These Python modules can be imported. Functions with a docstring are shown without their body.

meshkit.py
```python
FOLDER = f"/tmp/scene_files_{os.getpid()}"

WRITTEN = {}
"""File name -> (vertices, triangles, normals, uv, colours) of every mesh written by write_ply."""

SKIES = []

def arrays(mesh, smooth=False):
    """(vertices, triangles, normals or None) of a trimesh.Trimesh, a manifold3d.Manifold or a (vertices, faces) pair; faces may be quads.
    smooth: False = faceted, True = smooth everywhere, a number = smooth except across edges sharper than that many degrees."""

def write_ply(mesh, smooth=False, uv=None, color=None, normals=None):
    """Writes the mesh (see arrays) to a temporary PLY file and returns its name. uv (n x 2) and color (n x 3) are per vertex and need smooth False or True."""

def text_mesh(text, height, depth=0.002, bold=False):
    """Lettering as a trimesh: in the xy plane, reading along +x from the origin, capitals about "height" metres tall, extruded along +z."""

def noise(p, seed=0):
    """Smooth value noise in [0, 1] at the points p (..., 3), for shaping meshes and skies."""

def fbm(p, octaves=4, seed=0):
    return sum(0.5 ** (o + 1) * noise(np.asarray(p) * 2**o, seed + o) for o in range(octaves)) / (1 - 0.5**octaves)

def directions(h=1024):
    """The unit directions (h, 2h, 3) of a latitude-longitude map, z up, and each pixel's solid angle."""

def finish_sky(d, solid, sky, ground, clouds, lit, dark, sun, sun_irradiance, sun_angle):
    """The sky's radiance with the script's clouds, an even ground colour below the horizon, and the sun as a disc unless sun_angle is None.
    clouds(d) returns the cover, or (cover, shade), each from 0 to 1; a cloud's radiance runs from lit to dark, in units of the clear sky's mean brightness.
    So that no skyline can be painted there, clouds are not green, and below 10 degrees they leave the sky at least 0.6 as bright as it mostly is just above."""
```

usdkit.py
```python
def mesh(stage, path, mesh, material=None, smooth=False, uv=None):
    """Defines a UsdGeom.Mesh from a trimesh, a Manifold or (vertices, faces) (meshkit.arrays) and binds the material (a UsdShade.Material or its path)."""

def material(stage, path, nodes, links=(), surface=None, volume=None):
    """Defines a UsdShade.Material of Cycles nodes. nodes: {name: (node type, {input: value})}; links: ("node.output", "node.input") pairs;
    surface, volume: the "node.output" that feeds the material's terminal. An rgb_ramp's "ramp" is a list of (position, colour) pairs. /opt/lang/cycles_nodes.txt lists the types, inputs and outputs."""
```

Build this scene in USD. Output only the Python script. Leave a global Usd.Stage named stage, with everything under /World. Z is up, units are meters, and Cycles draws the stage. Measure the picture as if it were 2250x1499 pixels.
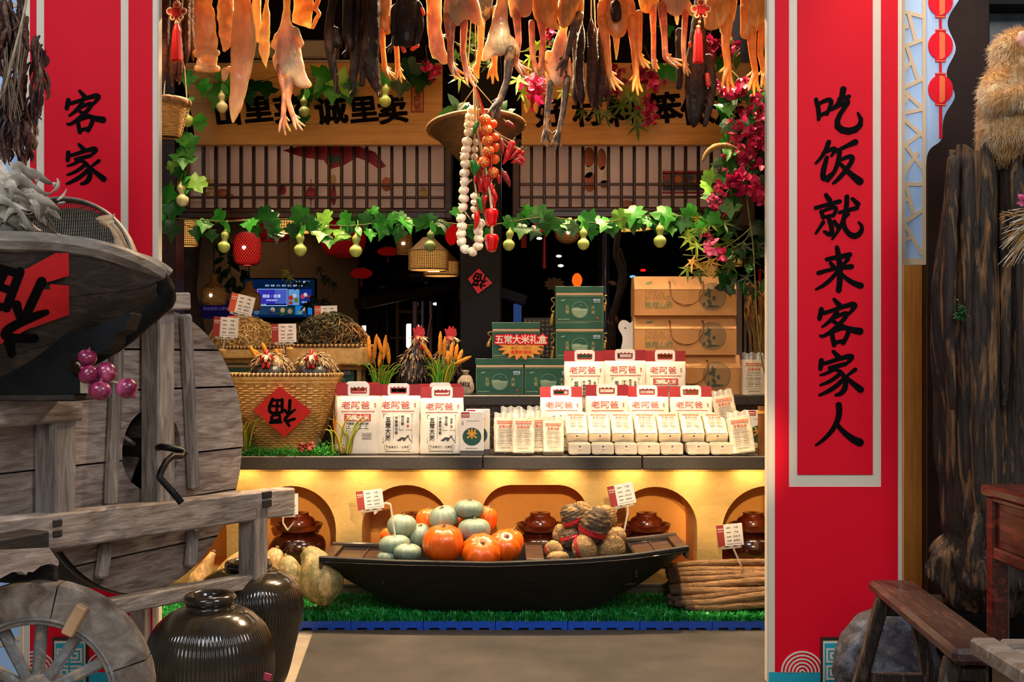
import math, random, glob, numpy as np, trimesh, usdkit, meshkit, manifold3d as m3
from scipy.interpolate import PchipInterpolator, CubicSpline
from scipy.spatial import ConvexHull
import shapely
from shapely.geometry import Polygon, LineString, Point, box as sbox, MultiPolygon
from shapely.ops import unary_union
from shapely import affinity
from pxr import Usd, UsdGeom, UsdLux, UsdShade, Gf, Sdf, Vt

random.seed(7); rng = np.random.default_rng(11)
stage = Usd.Stage.CreateInMemory()
UsdGeom.SetStageUpAxis(stage, 'Z'); UsdGeom.SetStageMetersPerUnit(stage, 1.0)
W = UsdGeom.Xform.Define(stage, '/World'); UsdGeom.Scope.Define(stage, '/World/Looks')
PI = math.pi
# ---------------------------------------------------------------- camera, lights, exposure
F, EYE, CX, CY = 2500.0, 1.2, 1125.0, 790.0          # focal length in px of the 2250 x 1499 picture, eye height, principal point
cam = UsdGeom.Camera.Define(stage, '/World/camera')
cam.AddTranslateOp().Set(Gf.Vec3d(0, 0, EYE)); cam.AddRotateXOp().Set(90.0)
cam.CreateHorizontalApertureAttr(36.0); cam.CreateVerticalApertureAttr(24.0); cam.CreateFocalLengthAttr(40.0)
cam.CreateVerticalApertureOffsetAttr(40.5 / 2250 * 36)
cam.CreateExposureAttr(-0.22); cam.CreateClippingRangeAttr(Gf.Vec2f(0.05, 200))

def P(x, y, Y): return np.array([(x - CX) * Y / F, Y, EYE - (y - CY) * Y / F])
def hexc(h):
    if not isinstance(h, str): return tuple(h)
    s = [int(h[i:i + 2], 16) / 255 for i in (1, 3, 5)]
    return tuple(x / 12.92 if x <= .04045 else ((x + .055) / 1.055) ** 2.4 for x in s)
def _aim(x, frm, to):
    d = np.array(to, float) - frm; d /= np.linalg.norm(d); z = -d
    up = np.array([0, 0, 1.]) if abs(d[2]) < .98 else np.array([0, 1., 0])
    a = np.cross(up, z); a /= np.linalg.norm(a); b = np.cross(z, a)
    m = np.eye(4); m[0, :3], m[1, :3], m[2, :3], m[3, :3] = a, b, z, frm
    x.AddTransformOp().Set(Gf.Matrix4d(*m.ravel().tolist()))
NL = [0]
def rect(frm, to, w, h, power, col, name='area_light'):
    NL[0] += 1; l = UsdLux.RectLight.Define(stage, f'/World/{name}_{NL[0]:03d}')
    l.CreateWidthAttr(w); l.CreateHeightAttr(h); l.CreateIntensityAttr(power); l.CreateColorAttr(Gf.Vec3f(*col)); _aim(l, np.array(frm, float), to); return l
def spot(frm, to, power, col, angle=30, soft=.4, rad=.04):
    NL[0] += 1; l = UsdLux.SphereLight.Define(stage, f'/World/spot_light_{NL[0]:03d}')
    l.CreateRadiusAttr(rad); l.CreateIntensityAttr(power); l.CreateColorAttr(Gf.Vec3f(*col)); _aim(l, np.array(frm, float), to)
    s = UsdLux.ShapingAPI.Apply(l.GetPrim()); s.CreateShapingConeAngleAttr(angle); s.CreateShapingConeSoftnessAttr(soft); return l
WARM, AMBER, COOL = (1, .7, .42), (1, .7, .4), (.86, .93, 1)
dome = UsdLux.DomeLight.Define(stage, '/World/mall_ambient'); dome.CreateIntensityAttr(.05); dome.CreateColorAttr(Gf.Vec3f(.8, .9, 1))
# the mall's skylight and ceiling panels in front of the stall, high above and behind the camera
rect((-2.2, .2, 4.6), (-.9, 4.0, .9), 1.6, 1.6, 16, COOL, 'mall_skylight')
rect((2.8, .4, 4.4), (1.2, 4.1, 1.0), 1.6, 1.6, 15, (1, .95, .9), 'mall_skylight')
rect((.2, -2.6, 2.6), (0, 5, 2.1), 2.6, 1.2, 6, (1, .97, .93), 'corridor_panel')
# the stall's own warm ceiling spots over the goods
for x, p in ((-1.5, 60), (-.75, 70), (0, 75), (.75, 80), (1.35, 55)):
    spot((x, 4.56, 2.74), (x * .96, 5.75, .95), p * 2.4, WARM, 34, .6); spot((x * .95, 5.3, 3.4), (x * .96, 5.7, .9), p * 9, WARM, 36, .5)
for x in (-1.25, -.4, .45, 1.2):
    spot((x, 5.75, 3.6), (x * .9, 4.95, 2.4), 9500, AMBER, 50, .6)
# strip light under the counter's edge
for x in (-1.3, -1.02, -.72, -.36, -.06, .24, .56, .86, 1.15, 1.4):
    rect((x, 5.455, .672), (x, 5.51, .3), .14, .015, 50, (1, .7, .32), 'counter_strip_light')
# candid low spots on the produce in front of the counter
for x in (-1.0, -.2, .55, 1.1):
    spot((x * .95, 4.56, 2.7), (x, 5.42, .32), 650, (1, .78, .52), 26, .5)
# lamps of the dim room behind
spot((-2.1, 8.9, 2.6), (-2.0, 9.6, 1.3), 260, WARM, 45, .8)
for x, y, z, p in ((-1.63, 7.0, 1.85, 30), (-.5, 7.2, 1.75, 40), (.7, 7.2, 1.95, 40), (1.3, 7.5, 1.7, 30)): spot((x, y, z), (x, y, 0), p * 2.4, WARM, 80, .6)
# ceiling panels of the room behind, just above the transoms
for x in (-1.05, .62): rect((x, 7.05, 2.42), (x, 6.4, 2.2), 1.3, .3, 7, (1, .84, .72), 'room_panel')
# warm lamp over the tree stump
spot((1.42, 4.2, 3.2), (1.66, 4.3, 1.3), 2600, WARM, 40, .6); spot((1.3, 3.9, 3.3), (1.62, 3.95, 1.2), 500, WARM, 32, .6)
# small downlights grazing the red pillars
spot((-1.42, 3.95, 3.5), (-1.4, 4.22, 2.2), 24, (1, .8, .6), 24, .9); spot((1.08, 3.9, 3.5), (1.1, 4.22, 1.7), 20, (1, .8, .6), 24, .9)
# track spots on the mall side, aimed low at the niches and the produce
for x, xs in ((-1.08, .75), (-.53, -.2), (.11, .04), (.71, .2), (1.1, -.3)): spot((xs, -1.4, 2.25), (x, 5.86, .46), 11000, (1, .7, .38), 2.4, .5, .06)
# ---------------------------------------------------------------- mesh helpers: a mesh is (vertices, triangles)
def cat(*ms):
    ms = [m for m in (ms[0] if len(ms) == 1 and isinstance(ms[0], list) else ms)]
    o, V, Fc = 0, [], []
    for v, f in ms: V.append(v); Fc.append(f + o); o += len(v)
    return np.vstack(V), np.vstack(Fc)
def rotm(ax, a):
    c, s = math.cos(a), math.sin(a)
    return np.array({'x': [[1, 0, 0], [0, c, -s], [0, s, c]], 'y': [[c, 0, s], [0, 1, 0], [-s, 0, c]], 'z': [[c, -s, 0], [s, c, 0], [0, 0, 1]]}[ax], float)
def xf(m, loc=(0, 0, 0), rx=0, ry=0, rz=0, sc=1):
    v = np.asarray(m[0]) * sc
    R = rotm('z', rz) @ rotm('y', ry) @ rotm('x', rx)
    return v @ R.T + np.asarray(loc, float), m[1]
def _bbtop():
    v = _bbv(np.ones(3), .2); h = ConvexHull(v); f = h.simplices.copy(); c = v[f].mean(1)
    n = np.cross(v[f[:, 1]] - v[f[:, 0]], v[f[:, 2]] - v[f[:, 0]]); fl = (n * c).sum(1) < 0; f[fl] = f[fl][:, ::-1]; return f
def _bbv(h, b):
    out = []
    for s in np.ndindex(2, 2, 2):
        s = np.array(s) * 2 - 1
        for k in range(3):
            p = h - b; p = p.copy(); p[k] = h[k]; out.append(s * p)
    return np.array(out)
BBF = _bbtop()
def bx(c, s, b=.003, rz=0, rx=0, ry=0):
    h = np.array(s, float) / 2; b = min(b, h.min() * .45)
    return xf((_bbv(h, b), BBF), c, rx, ry, rz)
def bx2(x0, x1, y0, y1, z0, z1, b=.003): return bx(((x0 + x1) / 2, (y0 + y1) / 2, (z0 + z1) / 2), (abs(x1 - x0), abs(y1 - y0), abs(z1 - z0)), b)
def beam(a, c, w, h, b=.003, up=(0, 0, 1)):                       # a squared timber from a to c, w wide across, h along up
    a, c = np.asarray(a, float), np.asarray(c, float); d = c - a; L = np.linalg.norm(d); t = d / L
    s = np.cross(t, up); s /= np.linalg.norm(s); u = np.cross(s, t)
    v = _bbv(np.array([L, w, h]) / 2, min(b, w * .4, h * .4))
    return v @ np.array([t, s, u]) + (a + c) / 2, BBF
def spl(p, n):
    p = np.asarray(p, float)
    if len(p) < 3: return np.linspace(p[0], p[-1], n)
    t = np.r_[0, np.cumsum(np.linalg.norm(np.diff(p, axis=0), axis=1) + 1e-9)]
    return CubicSpline(t, p)(np.linspace(0, t[-1], n))
def tube(p, r, n=8, k=None, ref=(0, 1, 0), cap=True):             # swept tube; r: number, list of numbers or of (across, along ref) pairs
    p = np.asarray(p, float); r = np.asarray(r, float)
    if r.ndim == 0: r = np.full(len(p), float(r))
    if r.ndim == 1: r = np.stack([r, r], 1)
    if len(r) != len(p): r = PchipInterpolator(np.linspace(0, 1, len(r)), r)(np.linspace(0, 1, len(p)))
    if k:
        q = spl(p, k); t0 = np.r_[0, np.cumsum(np.linalg.norm(np.diff(p, axis=0), axis=1) + 1e-9)]
        r = PchipInterpolator(t0, r)(np.linspace(0, t0[-1], k)); p = q
    t = np.gradient(p, axis=0); t /= np.linalg.norm(t, axis=1, keepdims=True) + 1e-12
    ref = np.broadcast_to(np.asarray(ref, float), t.shape)
    b = ref - (ref * t).sum(1, keepdims=True) * t; bad = np.linalg.norm(b, axis=1) < .15
    if bad.any(): r2 = np.array([1., 0, 0]); b[bad] = r2 - (t[bad] @ r2)[:, None] * t[bad]
    b /= np.linalg.norm(b, axis=1, keepdims=True); a = np.cross(b, t)
    an = np.arange(n) * 2 * PI / n
    v = p[:, None] + r[:, :1, None] * np.cos(an)[None, :, None] * a[:, None] + r[:, 1:, None] * np.sin(an)[None, :, None] * b[:, None]
    m = len(p); i, j = np.meshgrid(np.arange(m - 1), np.arange(n), indexing='ij')
    A, B, Cc, D = i * n + j, i * n + (j + 1) % n, (i + 1) * n + (j + 1) % n, (i + 1) * n + j
    f = np.vstack([np.stack([A, B, Cc], -1).reshape(-1, 3), np.stack([A, Cc, D], -1).reshape(-1, 3)])
    v = v.reshape(-1, 3)
    if cap:
        k0 = len(v); v = np.vstack([v, p[0], p[-1]]); j = np.arange(n)
        f = np.vstack([f, np.stack([np.full(n, k0), (j + 1) % n, j], -1), np.stack([np.full(n, k0 + 1), (m - 1) * n + j, (m - 1) * n + (j + 1) % n], -1)])
    return v, f
def lathe(prof, n=32, c=(0, 0, 0)):                                # profile of (r, z) from bottom to top
    pr = np.array(prof, float); an = np.arange(n) * 2 * PI / n
    v = np.stack([pr[:, :1] * np.cos(an), pr[:, :1] * np.sin(an), np.repeat(pr[:, 1:], n, 1)], -1)
    m = len(pr); i, j = np.meshgrid(np.arange(m - 1), np.arange(n), indexing='ij')
    A, B, Cc, D = i * n + j, i * n + (j + 1) % n, (i + 1) * n + (j + 1) % n, (i + 1) * n + j
    f = np.vstack([np.stack([A, B, Cc], -1).reshape(-1, 3), np.stack([A, Cc, D], -1).reshape(-1, 3)])
    return v.reshape(-1, 3) + np.asarray(c, float), f
def sprof(pr, k): pr = np.array(pr, float); return spl(pr, k)
def prism(g, d):                                                   # shapely shape in (x, z), front at y = 0 facing -y, d deep
    out = []
    for q in getattr(g, 'geoms', [g]):
        if q.area < 1e-9 or not isinstance(q, Polygon): continue
        m = trimesh.creation.extrude_polygon(q, d, engine='earcut'); v = np.array(m.vertices)
        out.append((np.stack([v[:, 0], d - v[:, 2], v[:, 1]], 1), np.array(m.faces)[:, ::-1] if False else np.array(m.faces)))
    r = cat(out); v = r[0]
    return v, r[1]
def grid(nu, nv, fn):                                              # surface patch from fn(u, v) arrays -> (..., 3)
    u, w = np.meshgrid(np.linspace(0, 1, nu), np.linspace(0, 1, nv), indexing='ij'); v = fn(u, w)
    i, j = np.meshgrid(np.arange(nu - 1), np.arange(nv - 1), indexing='ij'); A = i * nv + j
    f = np.vstack([np.stack([A, A + nv, A + nv + 1], -1).reshape(-1, 3), np.stack([A, A + nv + 1, A + 1], -1).reshape(-1, 3)])
    return v.reshape(-1, 3), f
def thick(m, d):                                                   # a sheet given thickness along its normals
    t = trimesh.Trimesh(*m, process=False); v, f = np.asarray(m[0]), np.asarray(m[1]); n = np.array(t.vertex_normals)
    e = np.sort(np.vstack([f[:, [0, 1]], f[:, [1, 2]], f[:, [2, 0]]]), 1); un, inv, cnt = np.unique(e, axis=0, return_inverse=True, return_counts=True)
    ee = np.vstack([f[:, [0, 1]], f[:, [1, 2]], f[:, [2, 0]]])[cnt[inv.ravel()] == 1]; o = len(v)
    side = np.vstack([np.stack([ee[:, 1], ee[:, 0], ee[:, 0] + o], -1), np.stack([ee[:, 1], ee[:, 0] + o, ee[:, 1] + o], -1)])
    return np.vstack([v, v - n * d]), np.vstack([f, f[:, ::-1] + o, side])
def ball(c, r, sub=2, sc=(1, 1, 1)):
    m = trimesh.creation.icosphere(sub, r); return np.array(m.vertices) * sc + np.asarray(c, float), np.array(m.faces)
def rough(m, amp, scale, seed=0, oct=3):
    v, f = m; t = trimesh.Trimesh(v, f, process=False)
    return v + np.array(t.vertex_normals) * ((meshkit.fbm(v * scale + 37.1 + seed, oct, seed) - .5) * 2 * amp)[:, None], f
_sph = np.array(trimesh.creation.icosphere(1, 1.0).vertices)
def organic(chains, res=.012, it=10):                              # chains of (points, radii) -> one smooth skin
    parts = []
    for p, r in chains:
        p = np.asarray(p, float); r = np.broadcast_to(np.asarray(r, float), (len(p),)) if np.ndim(r) < 2 else np.asarray(r, float)
        for i in range(max(1, len(p) - 1)):
            j = min(i + 1, len(p) - 1)
            parts.append(m3.Manifold.hull_points(np.vstack([_sph * r[i] + p[i], _sph * r[j] + p[j]])))
    m = m3.Manifold.batch_boolean(parts, m3.OpType.Add).refine_to_length(res).to_mesh()
    t = trimesh.Trimesh(np.array(m.vert_properties[:, :3], float), np.array(m.tri_verts), process=True)
    trimesh.smoothing.filter_taubin(t, lamb=.5, nu=.45, iterations=it)
    return np.array(t.vertices), np.array(t.faces)
# ---------------------------------------------------------------- lettering
_fonts = glob.glob('/opt/blender-*/*/datafiles/fonts/Noto Sans CJK Regular.woff2')
_gl = {}
def glyph(ch, bold=0):                                              # one character as a shape in a 1 x 1 em box
    if (ch, bold) in _gl: return _gl[ch, bold]
    from PIL import Image, ImageDraw, ImageFont
    S = 88; ft = ImageFont.truetype(_fonts[0] if _fonts else glob.glob('/opt/blender-*/*/datafiles/fonts/Inter.woff2')[0], S)
    im = Image.new('L', (S + 24, S + 40)); ImageDraw.Draw(im).text((12, 12 + S * .88), ch, 255, ft, anchor='ls', stroke_width=bold)
    on = np.pad(np.asarray(im) > 127, ((0, 0), (1, 1))).astype(np.int8)
    rw, st = np.nonzero(np.diff(on, axis=1) == 1); en = np.nonzero(np.diff(on, axis=1) == -1)[1]
    g = unary_union([sbox(a, -r - 1, b, -r) for r, a, b in zip(rw, st, en)]).buffer(.5).buffer(-.5).simplify(.75) if len(rw) else Polygon()
    g = affinity.affine_transform(g, [1 / S, 0, 0, 1 / S, -12 / S, (12 + S) / S]); _gl[ch, bold] = (g, ft.getlength(ch) / S); return _gl[ch, bold]
def text(s, size, bold=0, vert=False, gap=0, sx=1):                  # shape with its centre at the origin
    out, x = [], 0.0
    for ch in s:
        g, a = glyph(ch, bold)
        if not g.is_empty: out.append(affinity.translate(affinity.scale(g, sx, 1, origin=(0, 0)), 0 if vert else x, -x if vert else 0))
        x += (1 + gap) if vert else (a * sx + gap)
    g = affinity.scale(unary_union(out), size, size, origin=(0, 0)); b = g.bounds
    return affinity.translate(g, -(b[0] + b[2]) / 2, -(b[1] + b[3]) / 2)
def greek(w, h, seed=0, n=None):                                     # small print too fine to read, as little word bars
    r = random.Random(seed); out, x = [], -w / 2
    while x < w / 2:
        l = r.uniform(.6, 1.6) * h * .9; out.append(sbox(x, -h / 2, min(x + l, w / 2), h / 2)); x += l + h * .35
    return unary_union(out)
def at(g, x, z, s=1, rot=0): return affinity.translate(affinity.rotate(affinity.scale(g, s, s, origin=(0, 0)), rot, origin=(0, 0)), x, z)
def U(*g): return unary_union([q for q in g])
def brush(strokes, size):                                            # brush character from strokes ((x, y, width) points in a 100 box, y down)
    out = []
    for st in strokes:
        p = np.array(st, float); q = spl(p[:, :2], 14) if len(p) > 2 else np.linspace(p[0, :2], p[-1, :2], 8)
        t0 = np.r_[0, np.cumsum(np.linalg.norm(np.diff(p[:, :2], axis=0), axis=1) + 1e-6)]; w = PchipInterpolator(t0, p[:, 2])(np.linspace(0, t0[-1], len(q)))
        e = lambda k: Polygon([(q[k, 0] + w[k] * (.5 * math.cos(a) * .75 - .5 * math.sin(a) * .3), -q[k, 1] + w[k] * (.5 * math.sin(a) * .75 + .5 * math.cos(a) * .3)) for a in np.arange(10) * .2 * PI])
        es = [e(k) for k in range(len(q))]
        out += [es[k].union(es[k + 1]).convex_hull for k in range(len(q) - 1)]
    g = affinity.translate(unary_union(out), -50, 50)
    return affinity.scale(g.simplify(.35), size / 100, size / 100, origin=(0, 0))
# ---------------------------------------------------------------- prims
USED, ORI = {}, {}
def numbered(parent, name):
    k = (parent, name); n = USED.get(k, 0); USED[k] = n + 1
    return f'{parent}/{name}' + (f'_{n:03d}' if n else '')
def tag(o, label=None, cat_=None, group=None, kind=None):
    for k, v in (('label', label), ('category', cat_), ('group', group), ('kind', kind)):
        if v: o.SetCustomDataByKey(k, v)
    return o
def thing(name, label, cat_, loc=None, group=None, kind=None):       # parts are given in world space when loc is set, else in the thing's own space
    x = UsdGeom.Xform.Define(stage, numbered('/World', name)); o = x.GetPrim(); ORI[o.GetPath()] = np.zeros(3)
    if loc is not None: x.AddTranslateOp().Set(Gf.Vec3d(*map(float, loc))); ORI[o.GetPath()] = np.array(loc, float)
    return tag(o, label, cat_, group, kind)
def obj(name, m, mt, parent=None, smooth=False, label=None, cat_=None, group=None, kind=None):
    pp = parent.GetPath().pathString if parent else '/World'
    v, f = (m if isinstance(m, tuple) else (np.array(m.vertices), np.array(m.faces)))
    o0 = ORI.get(Sdf.Path(pp), np.zeros(3))
    if parent is None:                                               # one-mesh thing: its origin at its base
        o0 = np.array([(v[:, 0].min() + v[:, 0].max()) / 2, (v[:, 1].min() + v[:, 1].max()) / 2, v[:, 2].min()])
    p = numbered(pp, name); x = usdkit.mesh(stage, p, (v - o0, f), mt, smooth)
    if parent is None: x.AddTranslateOp().Set(Gf.Vec3d(*map(float, o0)))
    ORI[Sdf.Path(p)] = o0 if parent is not None else np.zeros(3)
    if parent is None: ORI[Sdf.Path(p)] = o0
    return tag(x.GetPrim(), label, cat_, group, kind)
def struct(name, m, mt, parent=None, smooth=False): return obj(name, m, mt, parent, smooth, kind=None if parent else 'structure')
def place(o, loc, rz=0, ry=0, rx=0, sc=1):
    x = UsdGeom.Xformable(o); x.ClearXformOpOrder()
    x.AddTranslateOp(opSuffix='p').Set(Gf.Vec3d(*map(float, loc)))
    if rz or rx or ry: x.AddRotateXYZOp(opSuffix='p').Set(Gf.Vec3f(math.degrees(rx), math.degrees(ry), math.degrees(rz)))
    if np.any(np.asarray(sc) != 1): x.AddScaleOp(opSuffix='p').Set(Gf.Vec3f(*map(float, np.broadcast_to(sc, 3))))
    return o
PLACED = set()
def copy(root, label, loc, rz=0, ry=0, rx=0, sc=1, group=None):       # the first call moves the original, later ones reference it
    if root.GetPath() not in PLACED:
        PLACED.add(root.GetPath()); place(root, loc, rz, ry, rx, sc); return tag(root, label, None, group)
    import re; nm = re.sub(r'_\d{3}$', '', root.GetName()); was = root.GetCustomData()
    x = UsdGeom.Xform.Define(stage, numbered('/World', nm)); o = x.GetPrim()
    o.GetReferences().AddInternalReference(root.GetPath()); o.SetInstanceable(True)
    place(o, loc, rz, ry, rx, sc)
    return tag(o, label or was['label'], was['category'], group or was.get('group'))
# ---------------------------------------------------------------- materials
def M(name, c, c2=None, r=.5, sc=10, st=(1, 1, 1), bp=0, bsc=None, metal=0, coat=0, tl=0, sss=0, em=0, co='object', det=4, lo=.35, hi=.65, spec=.5, rv=0, c3=None, dist=0, sheen=0, alpha=None, tm=0):
    c = hexc(c); n, L = {}, []
    pin = dict(base_color=c, roughness=r, metallic=metal, specular_ior_level=spec)
    if coat: pin.update(coat_weight=coat, coat_roughness=.08)
    if sss: pin.update(subsurface_weight=sss, subsurface_scale=.01, subsurface_radius=(1, .45, .2))
    if em: pin.update(emission_color=c, emission_strength=em)
    if sheen: pin.update(sheen_weight=sheen)
    if tm: pin.update(transmission_weight=tm)
    if alpha is not None: pin.update(alpha=alpha)
    n['p'] = ('principled_bsdf', pin); src = None
    if c2 is not None or bp:
        if co == 'position': n['g'] = ('geometry', {}); o = 'g.position'
        else: n['g'] = ('texture_coordinate', {}); o = 'g.object'
        n['m'] = ('mapping', {'scale': st}); L.append((o, 'm.vector'))
    if c2 is not None:
        n['n'] = ('noise_texture', {'scale': sc, 'detail': det, 'roughness': .6, 'distortion': dist}); L.append(('m.vector', 'n.vector'))
        ramp = [(0, c), (lo, c), (hi, hexc(c2)), (1, hexc(c2))] if c3 is None else [(0, c), (lo, c), ((lo + hi) / 2, hexc(c2)), (hi, hexc(c3)), (1, hexc(c3))]
        n['q'] = ('rgb_ramp', {'ramp': ramp}); L.append(('n.fac', 'q.fac')); src = 'q.color'
    if rv:
        n['o'] = ('object_info', {}); n['mr'] = ('map_range', {'from_min': 0., 'from_max': 1., 'to_min': 1 - rv, 'to_max': 1 + rv}); L.append(('o.random', 'mr.value'))
        n['h'] = ('hsv', {'color': c, 'hue': .5, 'saturation': 1., 'fac': 1.}); L.append(('mr.result', 'h.value'))
        if src: L.append((src, 'h.color'))
        src = 'h.color'
    if src: L.append((src, 'p.base_color'))
    if src and em: L.append((src, 'p.emission_color'))
    if bp:
        n['bn'] = ('noise_texture', {'scale': bsc or sc, 'detail': 5., 'roughness': .65}); n['b'] = ('bump', {'strength': min(1., bp), 'distance': .01})
        L += [('m.vector', 'bn.vector'), ('bn.fac', 'b.height'), ('b.normal', 'p.normal')]
    surf = 'p.BSDF'
    if tl:
        n['t'] = ('translucent_bsdf', {'color': c}); n['x'] = ('mix_closure', {'fac': tl}); L += [('p.BSDF', 'x.closure1'), ('t.BSDF', 'x.closure2')]
        if src: L.append((src, 't.color'))
        surf = 'x.closure'
    return usdkit.material(stage, '/World/Looks/' + name, n, L, surface=surf)
# ---------------------------------------------------------------- the setting
m_floor = M('floor_stone', '#8d8173', '#a39684', r=.35, sc=6, bp=.1, co='position')
m_mat = M('mat_rubber', '#2e2a28', '#3a3531', r=.9, sc=5, bp=.35, bsc=300, co='position')
m_dark = M('dark_wall', '#0b0706', '#120b09', r=.85, spec=.15, sc=5, co='position')
m_dwood = M('dark_wood', '#24130d', '#3a1f14', r=.35, sc=5, st=(1, 1, 14), coat=.04, spec=.3)
m_dwoodh = M('dark_wood_rail', '#2c160d', '#45230f', r=.3, sc=5, st=(1, 14, 14), coat=.08, spec=.4)
m_post = M('black_post', '#090505', '#0e0807', r=.6, spec=.25, sc=8)
m_tan = M('tan_plaster', '#5e4528', '#513a21', r=.9, sc=3, co='position')
m_plast = M('yellow_plaster', '#d2a75c', '#dfb76c', r=.85, sc=7, bp=.55, bsc=26, co='position')
m_niche = M('niche_paint', '#dd9440', '#e6a04a', r=.8, sc=7, bp=.3, bsc=30, co='position')
m_gran = M('dark_granite', '#2b2622', '#5a4f45', r=.28, sc=120, lo=.48, hi=.66, c3='#8a7a6a', co='position')
m_grane = M('granite_edge', '#241f1c', '#463d36', r=.4, sc=150, lo=.5, hi=.7, co='position')
m_cream = M('cream_board', '#d8cdbb', r=.45)
m_red = M('red_print', '#dc0a26', r=.55, spec=.15)
m_redd = M('red_paper', '#d4131c', '#c20f18', r=.5, sc=4, bp=.15)
m_ink = M('black_ink', '#060405', r=.85, spec=.1)
m_teal = M('teal_print', '#1fa3b8', r=.45)
m_brownp = M('brown_print', '#3a2418', r=.5)
m_blue = M('pale_blue_board', '#a4c6f2', r=.5)
m_sand = M('sand_print', '#cbb79c', r=.5)
m_brass = M('brass_sheet', '#b98a4c', '#a07238', r=.36, metal=.45, sc=4, st=(20, 20, 1), co='position')
m_white = M('white_plastic', '#e9e6e0', r=.35)
m_blk = M('black_matt', '#070505', r=.9, spec=.1)

struct('floor', bx2(-4.5, 4, -1, 12, -.06, 0, .001), m_floor)
struct('ceiling', bx2(-4.5, 4, 4.55, 12, 3.9, 4.0, .001), m_dark)
struct('wall_back', bx2(-4.6, 4.2, 11.5, 11.6, 0, 3.9, .001), m_dark)
struct('wall_interior', bx2(-3.25, -1.3, 9.6, 9.7, 0, 3.9, .001), m_tan)
struct('wall_left', bx2(-4.0, -3.9, 4.3, 11.5, 0, 3.9, .001), m_dark)
struct('wall_right', bx2(2.5, 2.6, 6.6, 11.5, 0, 3.9, .001), m_dark)
struct('wall_side_right', bx2(1.62, 1.72, 4.7, 6.6, 0, 3.9, .001), m_dark)
struct('wall_side_left', bx2(-2.3, -2.2, 4.5, 6.6, 0, 3.9, .001), m_dark)
struct('trim_10', bx2(P(-40, 0, 4.2)[0], P(2010, 0, 4.2)[0], 4.26, 4.5, 2.66, 3.9, .01), m_dwood)
struct('wall_header', bx2(-2.2, 1.62, 6.5, 6.6, 2.42, 3.9, .002), m_dark)
# frame posts of the stall opening
struct('trim_1', bx2(P(345, 0, 6.4)[0], P(388, 0, 6.4)[0], 6.38, 6.55, 0, 3.2, .006), m_dwood)
struct('trim_2', bx2(P(1010, 0, 6.4)[0], P(1101, 0, 6.4)[0], 6.4, 6.6, 0, 3.4, .006), m_post)
struct('trim_3', bx2(P(1590, 0, 6.4)[0], P(1660, 0, 6.4)[0], 6.4, 6.56, 1.95, 3.2, .006), m_dwood)
struct('trim_4', bx2(P(370, 0, 6.62)[0], P(389, 0, 6.62)[0], 6.6, 6.68, 0, 2.1, .004), M('light_post', '#6d4320', '#7c4f28', r=.5, sc=6, st=(1, 1, 10)))
# a pale duct and pipes above the sign boards
struct('trim_5', cat(bx2(P(560, 0, 6.3)[0], P(740, 0, 6.3)[0], 6.25, 6.4, P(0, 133, 6.3)[2], P(0, 92, 6.3)[2], .01), bx2(P(520, 0, 6.3)[0], P(800, 0, 6.3)[0], 6.22, 6.3, P(0, 146, 6.3)[2], P(0, 139, 6.3)[2], .004)), M('grey_duct', '#8d8478', r=.5))

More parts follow.
